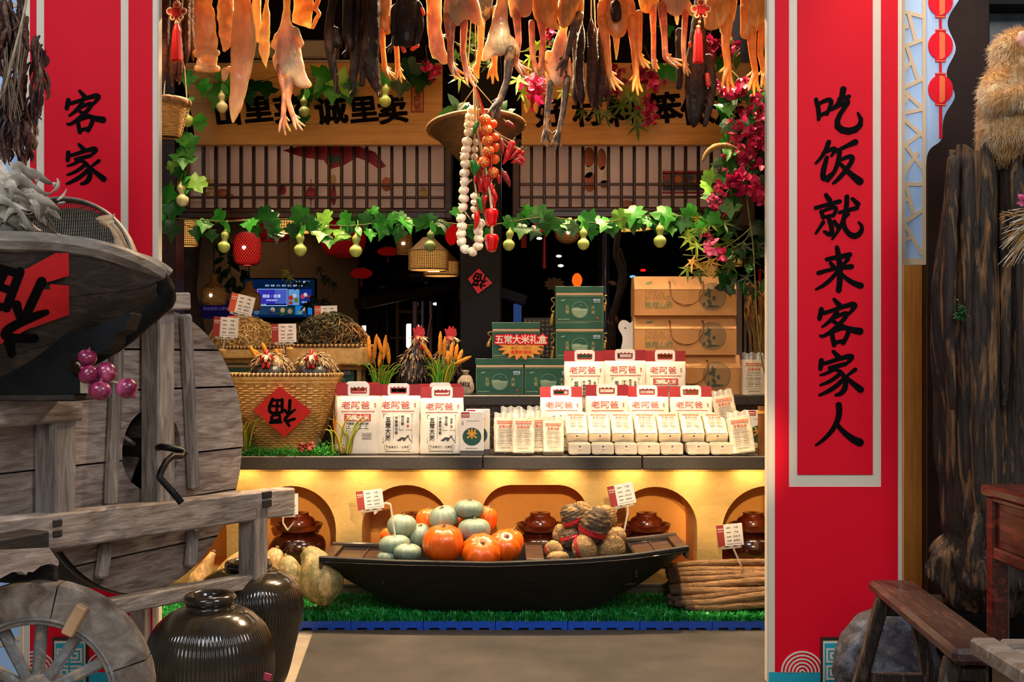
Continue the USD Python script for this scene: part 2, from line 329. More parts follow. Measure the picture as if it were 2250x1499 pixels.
# transom windows over the counter, one wooden lattice each side of the post
m_pane = M('frosted_pane', '#c9b3a6', '#d2bfb2', r=.35, sc=2, tl=.55)
PX = 6.42
def lattice(name, x0, x1, xs, zs, yb, yt, label):
    t = thing(name, label, 'window', P((x0 + x1) / 2, yb, PX), kind='structure')
    zb, zt = P(0, yb, PX)[2], P(0, yt, PX)[2]; xa, xb = P(x0, 0, PX)[0], P(x1, 0, PX)[0]; s = PX / F
    obj('window_rail', cat(bx2(xa, xb, PX - .03, PX + .05, zb - 12 * s, zb + 12 * s, .008), bx2(xa, xb, PX - .045, PX - .03, zb + 2 * s, zb + 7 * s, .004)), m_dwoodh, t)
    obj('window_rail', bx2(xa, xb, PX - .03, PX + .05, zt - 2 * s, zt + 10 * s, .006), m_dwoodh, t)
    for q in (xa, xb): obj('window_stile', bx2(q - 9 * s, q + 9 * s, PX - .032, PX + .05, zb - 12 * s, zt + 10 * s, .006), m_dwood, t)
    for q in xs: obj('bar', bx2(P(q - 3.2, 0, PX)[0], P(q + 3.2, 0, PX)[0], PX - .012, PX + .02, zb, zt, .003), m_dwood, t)
    for q in zs: obj('bar', bx2(xa, xb, PX - .008, PX + .018, P(0, q + 2.6, PX)[2], P(0, q - 2.6, PX)[2], .003), m_dwoodh, t)
    obj('pane', bx2(xa, xb, PX + .06, PX + .066, zb, zt, .001), m_pane, t)
    return t
w1 = lattice('window_1', 404, 985, [447 + 27.6 * i for i in range(19)], [406, 434], 470, 316, 'long dark wooden lattice transom under the left sign board')
w2 = lattice('window_2', 1134, 1600, [1168 + 28.2 * i for i in range(15)], [405, 433], 468, 316, 'dark wooden lattice transom under the right sign board, partly behind pink flowers')
# prints stuck on the panes
def sticker(px, py, g, mt, t, nm='sticker', d=.002, off=.056):
    o = P(px, py, PX + off); return obj(nm, xf(prism(g, d), o), mt, t)
c_o, c_y, c_w, c_r, c_g = [M('sticker_' + k, v, r=.5) for k, v in (('orange', '#c9692f'), ('yellow', '#d9a95e'), ('white', '#e6d5c3'), ('red', '#b3202a'), ('green', '#4b5b3a'))]
E = lambda a, b: affinity.scale(Point(0, 0).buffer(1, 12), a, b)
s6 = PX / F
for px, py, a, b, mt in ((462, 405, 14, 12, c_y), (490, 425, 16, 10, c_o), (462, 428, 12, 8, c_y), (505, 432, 10, 7, c_o), (620, 418, 9, 11, c_r), (733, 395, 6, 12, c_y), (733, 430, 6, 22, c_r), (850, 405, 12, 16, c_o), (930, 425, 10, 14, c_y)):
    sticker(px, py, affinity.scale(E(a, b), s6, s6, origin=(0, 0)), mt, w1)
fish = U(Polygon([(-95, 8), (-60, 16), (60, 22), (110, 4), (135, -28), (118, -34), (95, -18), (70, -8), (40, -26), (10, -34), (-4, -14), (-50, -8), (-80, 2)]))
sticker(715, 338, affinity.scale(fish, s6, s6, origin=(0, 0)), c_r, w1)
sticker(735, 350, affinity.scale(E(18, 9), s6, s6, origin=(0, 0)), c_g, w1, off=.053)
lan = U(E(11, 15), sbox(-1, -32, 1, 32))
sticker(683, 425, affinity.scale(lan, s6, s6, origin=(0, 0)), c_r, w1)
for px, py, a, b, mt in ((1294, 345, 13, 22, c_o), (1292, 378, 10, 14, c_w), (1296, 400, 14, 22, c_o), (1322, 350, 10, 24, c_o), (1326, 385, 9, 20, c_w), (1328, 405, 10, 9, c_o), (1378, 448, 15, 8, c_o)):
    sticker(px, py, affinity.scale(E(a, b), s6, s6, origin=(0, 0)), mt, w2)
sticker(1510, 404, affinity.scale(U(sbox(-55, 22, 55, 29), sbox(-55, -22, 55, -17)), s6, s6, origin=(0, 0)), c_r, w2)
sticker(1510, 402, affinity.scale(sbox(-55, -17, 55, 22), s6, s6, origin=(0, 0)), M('sticker_grey', '#6d5f60', r=.5), w2)
for px, py, a, b, mt in ((1463, 389, 5, 6, c_r), (1490, 394, 8, 8, c_o), (1517, 390, 6, 6, M('sticker_navy', '#45485f', r=.5)), (1535, 398, 12, 4, c_o)):
    sticker(px, py, affinity.scale(E(a, b), s6, s6, origin=(0, 0)), mt, w2, off=.053)

# two wooden sign boards above the transoms
m_board = M('sign_wood', '#b98a42', '#a87735', r=.5, sc=4, st=(1.2, 10, 10), dist=.6, bp=.1, bsc=30)
SB = 6.22
def signboard(pts, chars, label, seal=None):
    c = P(np.mean([p[0] for p in pts]), max(p[1] for p in pts), SB); t = thing('sign_board', label, 'sign', c, 'carved wooden name boards over the transoms')
    poly = [tuple(P(x, y, SB)[[0, 2]]) for x, y in pts]; z = [p[1] for p in poly]; n = 4; g = Polygon(poly)
    for k in range(n):
        a, b = min(z) + (max(z) - min(z)) * k / n, min(z) + (max(z) - min(z)) * (k + 1) / n
        q = g.intersection(sbox(-9, a + .0008, 9, b - .0008)); obj('plank', xf(prism(q, .05), (0, SB, 0)), m_board, t)
    for ch, x, y, h, rot in chars:
        gg = affinity.scale(glyph(ch, 1)[0], h * SB / F, h * SB / F * .92, origin=(0, 0)); b = gg.bounds
        gg = affinity.skew(affinity.translate(gg, -(b[0] + b[2]) / 2, -(b[1] + b[3]) / 2), -8, 5).buffer(.004 * h / 60).buffer(-.0015)
        o = P(x, y, SB - .008); obj('lettering', xf(prism(gg, .009), o), m_ink, t)
    for bx_ in (min(p[0] for p in pts) + 60, max(p[0] for p in pts) - 60): obj('bracket', bx2(P(bx_, 0, SB)[0] - .015, P(bx_, 0, SB)[0] + .015, SB + .049, 6.505, 2.6, 2.64, .002), m_blk, t)
    if seal:
        o = P(*seal, SB - .004); s = SB / F
        fr = sbox(-12, -27, 12, 27).buffer(2).difference(sbox(-11, -26, 11, 26)); tx = text('老阿爸', 17, 2, True, -.02)
        obj('seal', xf(prism(affinity.scale(U(fr, tx), s, s, origin=(0, 0)), .005), o), M('seal_red', '#7d2413', r=.6), t)
signboard([(430, 318), (972, 318), (972, 138), (404, 138)], [('山', 500, 248, 62, 0), ('里', 566, 240, 66, 0), ('菜', 634, 240, 68, 0), ('诚', 727, 240, 72, 0), ('里', 798, 240, 66, 0), ('卖', 862, 240, 68, 0)], 'wide wooden sign board with six black characters and a red seal', (917, 218))
signboard([(1146, 318), (1640, 318), (1650, 138), (1146, 138)], [('好', 1208, 246, 70, 0), ('材', 1290, 246, 68, 0), ('料', 1370, 246, 68, 0), ('笨', 1462, 236, 74, 0), ('做', 1532, 240, 72, 0), ('法', 1600, 240, 72, 0)], 'wooden sign board with black characters behind the dark sausages and pink blossom')

# counter: plaster base wall with arched niches, granite top, granite upstand and raised back shelf
CW = 5.5
ct = thing('counter', 'long yellow plaster counter front with a row of arched orange niches', 'counter', (-.25, 5.8, 0))
ctt = thing('countertop', 'speckled dark granite counter top under the rice bags and the wicker basket', 'countertop', (-.25, 5.7, P(0, 1003, 5.42)[2] - .064))
csh = thing('back_shelf', 'raised dark granite shelf carrying the green gift boxes and brown cartons', 'shelf', (-.25, 6.1, P(0, 869, 5.86)[2] - .052))
zb0, ztop = 0, P(0, 1003, 5.42)[2] - .066
wall = sbox(-2.195, zb0, 1.615, ztop)
def arch(cx, hw, top, flat=0, bot=1250):
    c = P(cx, 0, CW)[0]; w = hw * CW / F; zt, zb = P(0, top, CW)[2], P(0, bot, CW)[2]; r = w - flat * CW / F
    q = [(c - w, zb)] + [(c - flat * CW / F + r * math.cos(a), zt - r * .98 + r * .98 * math.sin(a)) for a in np.linspace(PI, PI / 2, 12)] + [(c + flat * CW / F + r * math.cos(a), zt - r * .98 + r * .98 * math.sin(a)) for a in np.linspace(PI / 2, 0, 12)] + [(c + w, zb)]
    return Polygon(q)
arches = [arch(400, 98, 1070), arch(640, 98, 1068), arch(893, 98, 1066), arch(1175, 116, 1066, 52), arch(1440, 92, 1070), arch(1688, 101, 1068)]
obj('base_wall', rough(xf(prism(wall.difference(U(*arches)).segmentize(.06), .035), (0, CW, 0)), .0, 3), m_plast, ct)
for a in arches:
    b = a.bounds; ring = a.buffer(.03, join_style=2).difference(a)
    ring = ring.intersection(sbox(b[0] - .03, b[1] - .03, b[2] + .03, b[3] + .03))
    obj('niche', cat(xf(prism(ring, .34), (0, CW + .034, 0)), bx2(b[0] - .03, b[2] + .03, CW + .36, CW + .38, b[1] - .03, b[3] + .03, .001)), m_niche, ct)
obj('baseboard', cat(bx2(-2.19, 1.61, CW - .018, CW, .0, .105, .003), bx2(-2.19, 1.61, CW - .03, CW, .105, .122, .004)), M('stone_baseboard', '#6e6353', '#83755f', r=.5, sc=30, co='position'), ct)
zt = P(0, 1003, 5.42)[2]
for a, b in ((-2.2, -1.32), (-1.318, -.14), (-.138, .62), (.622, 1.62)): obj('countertop', bx2(a, b, 5.42, 5.95, zt - .064, zt, .004), m_grane, ctt)
zs = P(0, 869, 5.86)[2]
obj('upstand', bx2(-2.2, 1.62, 5.93, 5.99, zt, zs - .052, .002), m_gran, csh)
for a, b in ((-2.2, -.7), (-.698, .5), (.502, 1.62)): obj('shelf', bx2(a, b, 5.86, 6.36, zs - .052, zs, .004), m_grane, csh)
obj('cabinet', bx2(-2.19, 1.61, 6.0, 6.34, 0, zs - .052, .003), m_dark, csh)
ZT, ZS = zt, zs

# red pillars at both sides
STK = {
 '客': [[(42, 0, 6), (54, 14, 12)], [(14, 22, 10), (10, 42, 9)], [(14, 30, 7), (50, 20, 8), (86, 12, 12), (72, 34, 4)], [(48, 28, 9), (36, 44, 8), (16, 60, 3)], [(44, 40, 6), (70, 32, 9), (50, 58, 9), (12, 80, 4)], [(40, 48, 6), (66, 62, 10), (98, 70, 17)], [(36, 70, 9), (42, 100, 9)], [(38, 72, 6), (72, 64, 9), (62, 96, 9)], [(42, 95, 7), (62, 91, 8)]],
 '家': [[(40, 0, 6), (52, 13, 12)], [(14, 20, 10), (12, 38, 9)], [(14, 27, 7), (48, 18, 8), (80, 12, 12), (68, 28, 4)], [(32, 36, 7), (66, 28, 9)], [(50, 32, 8), (30, 46, 6), (12, 52, 3)], [(44, 40, 6), (64, 56, 9), (64, 84, 12), (46, 96, 5)], [(54, 50, 8), (32, 66, 7), (12, 74, 3)], [(62, 62, 9), (38, 82, 9), (10, 96, 4)], [(88, 40, 8), (70, 54, 4)], [(62, 52, 6), (80, 68, 10), (100, 84, 15)]],
 '吃': [[(2, 22, 7), (8, 48, 9), (8, 66, 6)], [(5, 34, 6), (34, 24, 9), (26, 54, 7)], [(10, 58, 8), (26, 50, 7)], [(62, 0, 14), (56, 22, 10), (38, 42, 4)], [(52, 22, 6), (74, 16, 9)], [(36, 44, 7), (72, 30, 10), (54, 56, 10), (50, 82, 14), (74, 92, 16), (98, 80, 12), (94, 52, 3)]],
 '饭': [[(30, 2, 10), (20, 26, 8), (2, 48, 4)], [(18, 26, 6), (44, 18, 9), (36, 32, 4)], [(26, 36, 8), (22, 82, 12), (42, 66, 4)], [(46, 22, 7), (66, 12, 8), (88, 2, 14)], [(54, 20, 9), (48, 54, 9), (28, 88, 4)], [(54, 42, 6), (82, 36, 10), (66, 66, 10), (40, 92, 4)], [(56, 50, 6), (76, 70, 11), (98, 88, 18)]],
 '就': [[(24, 2, 8), (32, 13, 11)], [(2, 30, 8), (30, 22, 8), (54, 16, 9)], [(14, 38, 8), (18, 52, 7)], [(16, 38, 5), (46, 32, 8), (40, 48, 6)], [(18, 51, 6), (40, 46, 6)], [(30, 52, 8), (32, 88, 10), (20, 82, 4)], [(18, 62, 8), (2, 86, 4)], [(42, 60, 7), (52, 74, 10)], [(54, 40, 6), (92, 30, 9)], [(70, 6, 10), (66, 44, 9), (38, 98, 4)], [(72, 44, 8), (70, 82, 10), (88, 92, 13), (100, 84, 10), (96, 62, 3)], [(82, 10, 6), (94, 22, 11)]],
 '来': [[(48, 0, 8), (52, 20, 12), (52, 94, 12)], [(26, 26, 8), (76, 16, 11)], [(34, 34, 6), (42, 44, 10)], [(72, 26, 9), (58, 42, 4)], [(8, 56, 9), (46, 46, 7), (80, 42, 11)], [(48, 54, 8), (28, 76, 8), (2, 92, 3)], [(52, 52, 6), (74, 72, 9), (100, 84, 14)]],
 '人': [[(52, 2, 14), (52, 26, 12), (34, 62, 9), (2, 90, 3)], [(46, 40, 8), (68, 66, 12), (98, 84, 19)]],
 '福': [[(22, 0, 7), (31, 13, 12)], [(4, 30, 8), (40, 22, 9), (24, 46, 8), (4, 66, 3)], [(26, 44, 9), (26, 98, 10)], [(32, 46, 6), (42, 58, 10)], [(54, 10, 8), (94, 3, 10)], [(58, 20, 8), (62, 40, 7)], [(60, 20, 6), (90, 15, 9), (84, 36, 7)], [(62, 36, 6), (84, 33, 7)], [(52, 50, 9), (56, 98, 9)], [(54, 50, 6), (96, 43, 10), (91, 94, 9)], [(56, 72, 6), (90, 68, 7)], [(73, 48, 7), (73, 92, 7)], [(56, 95, 7), (90, 90, 7)]],
}
BR = {k: brush(v, 1.0).buffer(.013 if k != '福' else .024, 3) for k, v in STK.items()}
YP = 4.2; sp = YP / F
def fret():                                                            # cream key pattern of four square spirals
    L = []
    for sx in (-1, 1):
        for sz in (-1, 1):
            L.append([(sx * x, sz * z) for x, z in ((1, 1), (1, 12), (11, 12), (11, 3.6), (4.2, 3.6), (4.2, 8.6), (7.6, 8.6), (7.6, 6.4))] if False else [(sx * x, sz * z) for x, z in ((2, 2.4), (12, 2.4), (12, 15), (2, 15), (2, 6), (8.2, 6), (8.2, 11), (5.2, 11))])
    return unary_union([LineString(q).buffer(1.05, cap_style=3, join_style=2) for q in L])
def pillar(x0, x1, fx0, fx1, ix0, ix1, chars, cx, csz, label, low_left):
    d = lambda x, z: (P(x, z, YP)[0], P(x, z, YP)[2])
    t = thing('pillar', label, 'pillar', (P((x0 + x1) / 2, 0, YP)[0], YP, 0))
    obj('core', bx2(P(x0, 0, YP)[0], P(x1, 0, YP)[0], YP, YP + .05, 0, 3.6, .006), m_cream, t)
    R = lambda a, b, u, v: sbox(*d(a, v), *d(b, u))
    pl = lambda n, g, mt, k: obj(n, xf(prism(g, .004), (0, YP - k, 0)), mt, t)
    z0 = 1477
    pl('red_border', R(x0 + 17, x1 - 13, -600, z0).difference(R(fx0, fx1, -700, 1070)), m_red, .004)
    pl('red_panel', R(ix0, ix1, -600, 1043), m_red, .004)
    pl('teal_band', R(x0 + 3, x1 - 3, z0, 1503), m_teal, .004)
    for ch, y in chars: pl('lettering', at(BR[ch], *d(cx, y), csz * sp), m_ink, .0075)
    wx, wz = d(low_left + 48, 1477); arcs = []
    for r in (47, 39, 31, 23, 15, 7): arcs.append(Point(wx, wz).buffer(r * sp).difference(Point(wx, wz).buffer((r - 3.6) * sp)))
    arcs.append(U(*[Point(*d(low_left + 205, 1477)).buffer(r * sp).difference(Point(*d(low_left + 205, 1477)).buffer((r - 3.6) * sp)) for r in (47, 39, 31, 23)]))
    pl('cloud_print', U(*arcs).intersection(R(x0 + 18, x1 - 14, 1400, 1477)), m_cream, .0075)
    a = low_left + 88; pl('key_panel', R(a, a + 77, 1399, 1503), m_brownp, .011); pl('key_panel', R(a + 4.5, a + 72.5, 1407, 1502), m_cream, .0135); pl('key_panel', R(a + 8, a + 69, 1412, 1500), m_teal, .016)
    fx, fz = d(a + 38.5, 1457); pl('key_pattern', at(fret(), fx, fz, sp * 2.15), m_cream, .0185)
    return t
pillar(1686, 1985, 1733, 1936, 1752, 1917, [('吃', 247), ('饭', 361), ('就', 477), ('来', 594), ('客', 708), ('家', 822), ('人', 938)], 1840, 100, 'tall red pillar with seven black calligraphy characters down its cream-framed panel', 1714)
pillar(50, 348, 80, 283, 98, 265, [('客', 246), ('家', 363)], 184, 90, 'red pillar with two black calligraphy characters behind the wooden winnowing machine', 30)

# pale blue cut-out boards fixed beside the pillars
def crack(t, x0, x1, y0, y1, lines, Y, seedname):
    s = Y / F; d = lambda x, z: (P(x, z, Y)[0], P(x, z, Y)[2])
    G = sbox(*d(x0, y1), *d(x1, y0)); fr = G.difference(sbox(*d(x0 + 13, y1 - 14), *d(x1 - 8, y0)))
    ln = unary_union([LineString([d(*p) for p in l]).buffer(4.2 * s, cap_style=2) for l in lines]).intersection(G)
    obj('cracked_ice_print', xf(prism(U(fr, ln), .004), (0, Y - .004, 0)), m_sand, t)
YB = 4.26
lb = thing('lantern_board', 'pale blue cut-out board with cracked-ice print and red lanterns beside the right pillar', 'board', P(2030, 580, YB))
dB = lambda x, z: (P(x, z, YB)[0], P(x, z, YB)[2])
wav = spl([(2100, -60), (2094, 20), (2082, 52), (2100, 108), (2082, 150), (2080, 165), (2098, 210), (2080, 245), (2071, 285), (2068, 308), (2046, 325), (2036, 350), (2034, 380)], 60)
outl = [(1975, -60)] + [tuple(p) for p in wav] + [(2034, 582), (1975, 582)]
obj('board', xf(prism(Polygon([dB(*p) for p in outl]), .02), (0, YB, 0)), m_blue, lb)
crack(lb, 1975, 2034, -60, 582, [((1982, 25), (2030, 38)), ((1995, 25), (2012, 92)), ((1980, 62), (1996, 58)), ((1980, 105), (2030, 86)), ((1992, 102), (2018, 180)), ((1982, 158), (2002, 136)), ((1980, 196), (2030, 172)), ((1980, 196), (2028, 240)), ((1986, 225), (1998, 205)), ((1980, 250), (2028, 240)), ((1986, 262), (2028, 300)), ((1980, 325), (2028, 290)), ((1980, 390), (2016, 335)), ((1990, 320), (2028, 372)), ((1980, 405), (2030, 405)), ((1990, 405), (2006, 470)), ((1980, 440), (1998, 438)), ((1985, 490), (2030, 460)), ((1985, 490), (2026, 560)), ((1980, 530), (2006, 520))], YB, 'r')
def printed_lantern(y):
    x = 2067; s = YB / F; o = P(x, y, YB - .004)
    obj('lantern_print', xf(prism(U(E(27 * s, 31 * s), sbox(-11 * s, -36 * s, 11 * s, 36 * s)).difference(sbox(-50 * s, 36 * s, 50 * s, 60 * s)), .004), o), m_red, lb)
    obj('lantern_print', xf(prism(U(sbox(-10 * s, 33 * s, 10 * s, 35.5 * s), sbox(-10 * s, -35.5 * s, 10 * s, -33 * s), sbox(-3 * s, -30 * s, 9 * s, 30 * s).intersection(E(16 * s, 30 * s))), .002), o + (0, -.002, 0)), M('lantern_orange', '#e8632c', r=.5) if y == 3 else stage_mat('lantern_orange'), lb)
    obj('tassel_print', xf(prism(sbox(-2.6 * s, -64 * s, 2.6 * s, -36 * s) if y < 190 else sbox(-3 * s, -108 * s, 3 * s, -36 * s), .003), o), m_red, lb)
stage_mat = lambda n: UsdShade.Material.Get(stage, '/World/Looks/' + n)
for y in (3, 100, 196): printed_lantern(y)
lb2 = thing('ice_board', 'pale blue board with cracked-ice print at the far left behind dried peppers', 'board', P(20, 700, YB))
obj('board', bx2(P(-60, 0, YB)[0], P(52, 0, YB)[0], YB, YB + .02, 0, 3.3, .002), m_blue, lb2)
crack(lb2, -60, 52, -60, 1500, [((-40, 30), (50, 8)), ((-40, 90), (50, 75)), ((10, 20), (30, 80)), ((20, 80), (-20, 200)), ((-40, 210), (50, 190)), ((0, 350), (50, 330)), ((10, 330), (50, 420)), ((-40, 1430), (50, 1400))], YB, 'l')
# right of the pillar: brass strip, dark timber post, blue-grey panel
struct('trim_6', bx2(P(1984, 0, 4.5)[0], P(2028, 0, 4.5)[0], 4.5, 4.56, 0, 3.4, .004), m_brass)
struct('trim_7', bx2(P(2028, 0, 4.5)[0], P(2166, 0, 4.5)[0], 4.46, 4.62, 0, 3.4, .004), M('umber_panel', '#1c0f0e', '#241512', r=.6, spec=.2, sc=5))
struct('wall_far_right', bx2(P(2166, 0, 4.7)[0], 3.6, 4.74, 4.86, 0, 3.6, .002), m_dark)
struct('trim_8', cat(bx2(P(2164, 0, 4.6)[0], P(2300, 0, 4.6)[0], 4.6, 4.72, P(0, 10, 4.6)[2], 3.6, .003)), m_post)
struct('trim_9', bx2(P(2168, 0, 4.7)[0], 3.0, 4.72, 4.738, 1.9, P(0, 10, 4.7)[2], .002), M('slate_panel', '#4a545f', '#3a424c', r=.35, sc=20, st=(1, 1, .1), co='position'))
obj('floor_mat', xf((lambda m: (np.stack([m[0][:, 0], m[0][:, 2], .008 - m[0][:, 1]], 1), m[1][:, ::-1]))(prism(Polygon([(-.873, 5.012), (1.7, 5.012), (1.7, 2.6), (-.66, 2.6), (-.804, 4.231)]), .008)), (0, 0, 0)), m_mat, None, label='dark grey rubber floor mat laid in front of the counter', cat_='mat')
# ---------------------------------------------------------------- packed goods on counter and shelf
m_bag = M('rice_bag_paper', '#dacfbd', '#e2d8c8', r=.55, sc=12, bp=.12, bsc=18)
m_bagred = M('bag_header_red', '#a81f22', '#98191d', r=.45, sc=8)
m_pr = M('print_red', '#a5332a', r=.5); m_pk = M('print_black', '#2a2422', r=.5); m_pg = M('print_grey', '#8a8178', r=.5); m_prl = M('print_light', '#e9d9c6', r=.5)
m_green = M('gift_box_green', '#135238', '#0f4a31', r=.45, sc=6); m_beige = M('box_band', '#d9b78a', r=.5); m_gold = M('gilt_print', '#b6a671', r=.4); m_pale = M('pale_print', '#86a183', r=.5)
m_kraft = M('kraft_board', '#c88f52', '#bf8648', r=.6, sc=5); m_kgreen = M('kraft_green_print', '#5d7c4c', r=.6); m_kdisc = M('kraft_disc', '#937044', r=.6); m_kdark = M('kraft_dark_print', '#35442f', r=.6); m_rope = M('rope', '#8a5a2b', '#6e431d', r=.8, sc=60)
m_brick = M('vacuum_rice', '#dbcfb6', '#c9ba9c', r=.22, sc=160, coat=.5, bp=.15, bsc=90, lo=.4, hi=.62)
m_brickend = M('vacuum_end', '#dccbb0', '#e9dcc6', r=.25, sc=30, coat=.4)
m_film = usdkit.material(stage, '/World/Looks/clear_film', {'t': ('transparent_bsdf', {'color': (.95, .95, .95)}), 'g': ('glossy_bsdf', {'roughness': .12, 'color': (1, 1, 1)}), 'd': ('diffuse_bsdf', {'color': (.8, .77, .7)}), 'f': ('fresnel', {'IOR': 1.6}), 'x': ('mix_closure', {}), 'y': ('mix_closure', {'fac': .25})}, [('f.fac', 'x.fac'), ('t.BSDF', 'x.closure1'), ('g.BSDF', 'x.closure2'), ('x.closure', 'y.closure1'), ('d.BSDF', 'y.closure2')], surface='y.closure')

BWd, BH = .215, .285
def bagD(z): return np.interp(z, [0, .02, .07, .16, .24, .285], [.036, .043, .046, .042, .026, .007])
def bagy(x, z): return -bagD(z) * (1 - .5 * np.abs(2 * x / BWd) ** 3)
def onbag(g, d=.0012, x=0, z=0):
    v, f = prism(affinity.translate(g, x, z).segmentize(.03), d); v = v.copy(); v[:, 1] = bagy(v[:, 0], np.clip(v[:, 2], 0, BH)) + v[:, 1] - d; return v, f
def bag_body():
    zz = np.r_[0, .008, np.linspace(.03, BH, 12)]; n = 11; xs = np.sin(np.linspace(-PI / 2, PI / 2, n)) * BWd / 2; V = []
    for k, z in enumerate(zz):
        w = .96 if k == 0 else 1 + .012 * math.sin(k * 1.3)
        V.append(np.vstack([np.stack([xs * w, bagy(xs, z) * (.9 if k == 0 else 1), np.full(n, z)], 1), np.stack([xs[::-1] * w, -bagy(xs[::-1], z), np.full(n, z)], 1)]))
    m, k = len(zz), 2 * n; v = np.vstack(V); i, j = np.meshgrid(np.arange(m - 1), np.arange(k), indexing='ij'); A, B, Cc, D = i * k + j, i * k + (j + 1) % k, (i + 1) * k + (j + 1) % k, (i + 1) * k + j
    f = np.vstack([np.stack([A, B, Cc], -1).reshape(-1, 3), np.stack([A, Cc, D], -1).reshape(-1, 3)]); o = len(v); v = np.vstack([v, [0, 0, 0], [0, 0, BH]])
    j = np.arange(k); f = np.vstack([f, np.stack([np.full(k, o), (j + 1) % k, j], -1), np.stack([np.full(k, o + 1), (m - 1) * k + j, (m - 1) * k + (j + 1) % k], -1)])
    return rough((v, f), .0022, 22, 5)
def handle():
    o = sbox(-.036, -.016, .036, .016).buffer(.017, 8); i = sbox(-.032, -.010, .032, .008).buffer(.008, 6).difference(U(*[Point(x, .019).buffer(.0085) for x in (-.03, -.01, .01, .03)]))
    return xf(prism(o.difference(i), .012), (0, -.006, BH + .028))
def make_bag(kind):
    t = thing('rice_bag', 'x', 'rice bag', None, 'paper rice bags with red tops')
    obj('body', bag_body(), m_bag, t, True); hd = sbox(-BWd / 2 - .001, BH - .004, BWd / 2 + .001, BH + .056)
    hole = sbox(-.034, BH + .018, .034, BH + .034)
    obj('header', xf(prism(hd.difference(hole), .007), (0, -.0035, 0)), m_bagred, t); obj('handle', handle(), m_white, t)
    obj('lettering', onbag(at(text('老阿爸', .039, 1, sx=1.2), -.012, .24)), m_pr, t)
    obj('lettering', onbag(U(greek(.16, .0045, 3), at(text('粮仓', .011, 0, True), .082, .03)), z=.209), m_pr, t)
    if kind == 'front':
        fr = sbox(-.071, .055, .071, .196); fr = fr.difference(fr.buffer(-.0016)); s = lambda x, z0, z1: sbox(x - .0005, z0, x + .0005, z1)
        obj('print', onbag(U(fr, s(-.02, .075, .19), s(.008, .118, .19), sbox(.008, .117, .07, .119))), m_pk, t)
        obj('lettering', onbag(U(at(text('五常大米', .028, 2, True), -.046, .125), at(text('不要菜也能', .0155, 1, True, .15), -.006, .14), at(text('吃三碗', .0155, 1, True, .1), .024, .165), at(text('很香', .013, 0, True, .1), .05, .166))), m_pk, t)
        bird = U(at(E(.013, .006), .02, .076, 1, 20), at(E(.006, .01), .034, .073, 1, -30), at(E(.01, .004), .008, .068), *[LineString([(.03, .066), (.045 + .006 * k, .085 + .004 * k)]).buffer(.0012) for k in range(3)], *[at(E(.004, .002), .048 + .004 * k, .09 - .006 * k, 1, 40 * k) for k in range(5)])
        obj('drawing', onbag(U(bird, LineString([(-.062, .064), (-.05, .072), (-.036, .066)]).buffer(.0008))), m_pk, t)
        obj('seal', onbag(sbox(.0455, .132, .0545, .143)), m_pr, t)
        pill = sbox(-.058, .03, .058, .04).buffer(.006); pill = pill.difference(pill.buffer(-.0012))
        obj('lettering', onbag(U(pill, at(text('产自黑龙江·五常市', .0125, 1), 0, .035), at(greek(.12, .004, 8), 0, .014))), m_pk, t)
    else:
        blk = sbox(-.066, .162, .064, .196); tx = at(text('五常大米', .029, 1), -.001, .179)
        obj('print', onbag(blk), m_pr, t); obj('lettering', onbag(tx, .0022), m_prl, t)
        obj('lettering', onbag(U(at(text('不要菜·也能吃3碗', .0125, 0), 0, .15), *[at(greek(.02, .003, k), -.042 + .028 * k, .127) for k in range(4)], *[at(E(.003, .003), -.042 + .028 * k, .137) for k in range(4)])), m_pk, t)
        obj('print', onbag(U(*[at(greek(.05, .0026, 20 + k), -.045, .115 - .0085 * k) for k in range(9)], *[at(greek(.044, .0022, 50 + k), .045, .1 - .007 * k) for k in range(4)], *[sbox(.02, .075 + .01 * k, .072, .0756 + .01 * k) for k in range(4)])), m_pg, t)
    return t
bag_f, bag_b = make_bag('front'), make_bag('back')
def bagat(kind, px, Y, z, label, tilt=0, rz=0, sc=1): return copy(bag_f if kind == 'f' else bag_b, label, (P(px, 0, Y)[0], Y + .045, z), rz, 0, -tilt, sc)
bagat('b', 785, 5.50, ZT, 'red-topped paper rice bag with solid red name block, leftmost on the counter', .03, .0)
bagat('b', 782, 5.62, ZT, 'rice bag hidden behind the leftmost bag on the counter, only its handle showing', .02, .04, 1.02)
bagat('f', 873, 5.50, ZT, 'rice bag with black framed columns, between the red-block bag and the double bag', .06, .0)
bagat('f', 966, 5.65, ZT, 'rice bag standing behind the bag beside the small white carton, its red top showing', .02, 0, 1.0)
bagat('f', 969, 5.47, ZT, 'rice bag leaning back beside the small white carton, red band under its base', .16, 0, .97)
obj('display_riser', bx2(P(1238, 0, 5.8)[0], P(1512, 0, 5.8)[0], 5.8, 5.925, ZT, ZT + .172, .003), m_dark, None, label='dark plinth block on the counter under the upper row of rice bags', cat_='plinth')
ZR = ZT + .172
bagat('f', 1286, 5.80, ZR, 'upper-row rice bag in front of the green gift boxes', .03, .0, .98)
bagat('f', 1375, 5.80, ZR + .004, 'upper-row rice bag in the middle, below the white bear cut-out', .0, .0, .98)
bagat('b', 1464, 5.80, ZR, 'upper-row rice bag with solid red name block, in front of the cartons', .03, .0, .98)
for px, tl, rz, lb_ in ((1236, .28, .03, 'lower-row rice bag at the left end, tilted and overexposed by the spotlight'), (1336, .1, 0, 'lower-row rice bag with its handle upright, second from left behind the rice bricks'), (1427, .24, -.02, 'lower-row rice bag leaning back, third from left behind the rice bricks'), (1525, .26, -.03, 'lower-row rice bag at the right end, next to the slanting rice brick')):
    bagat('f', px, 5.6, ZT + .002, lb_, tl, rz, .98)

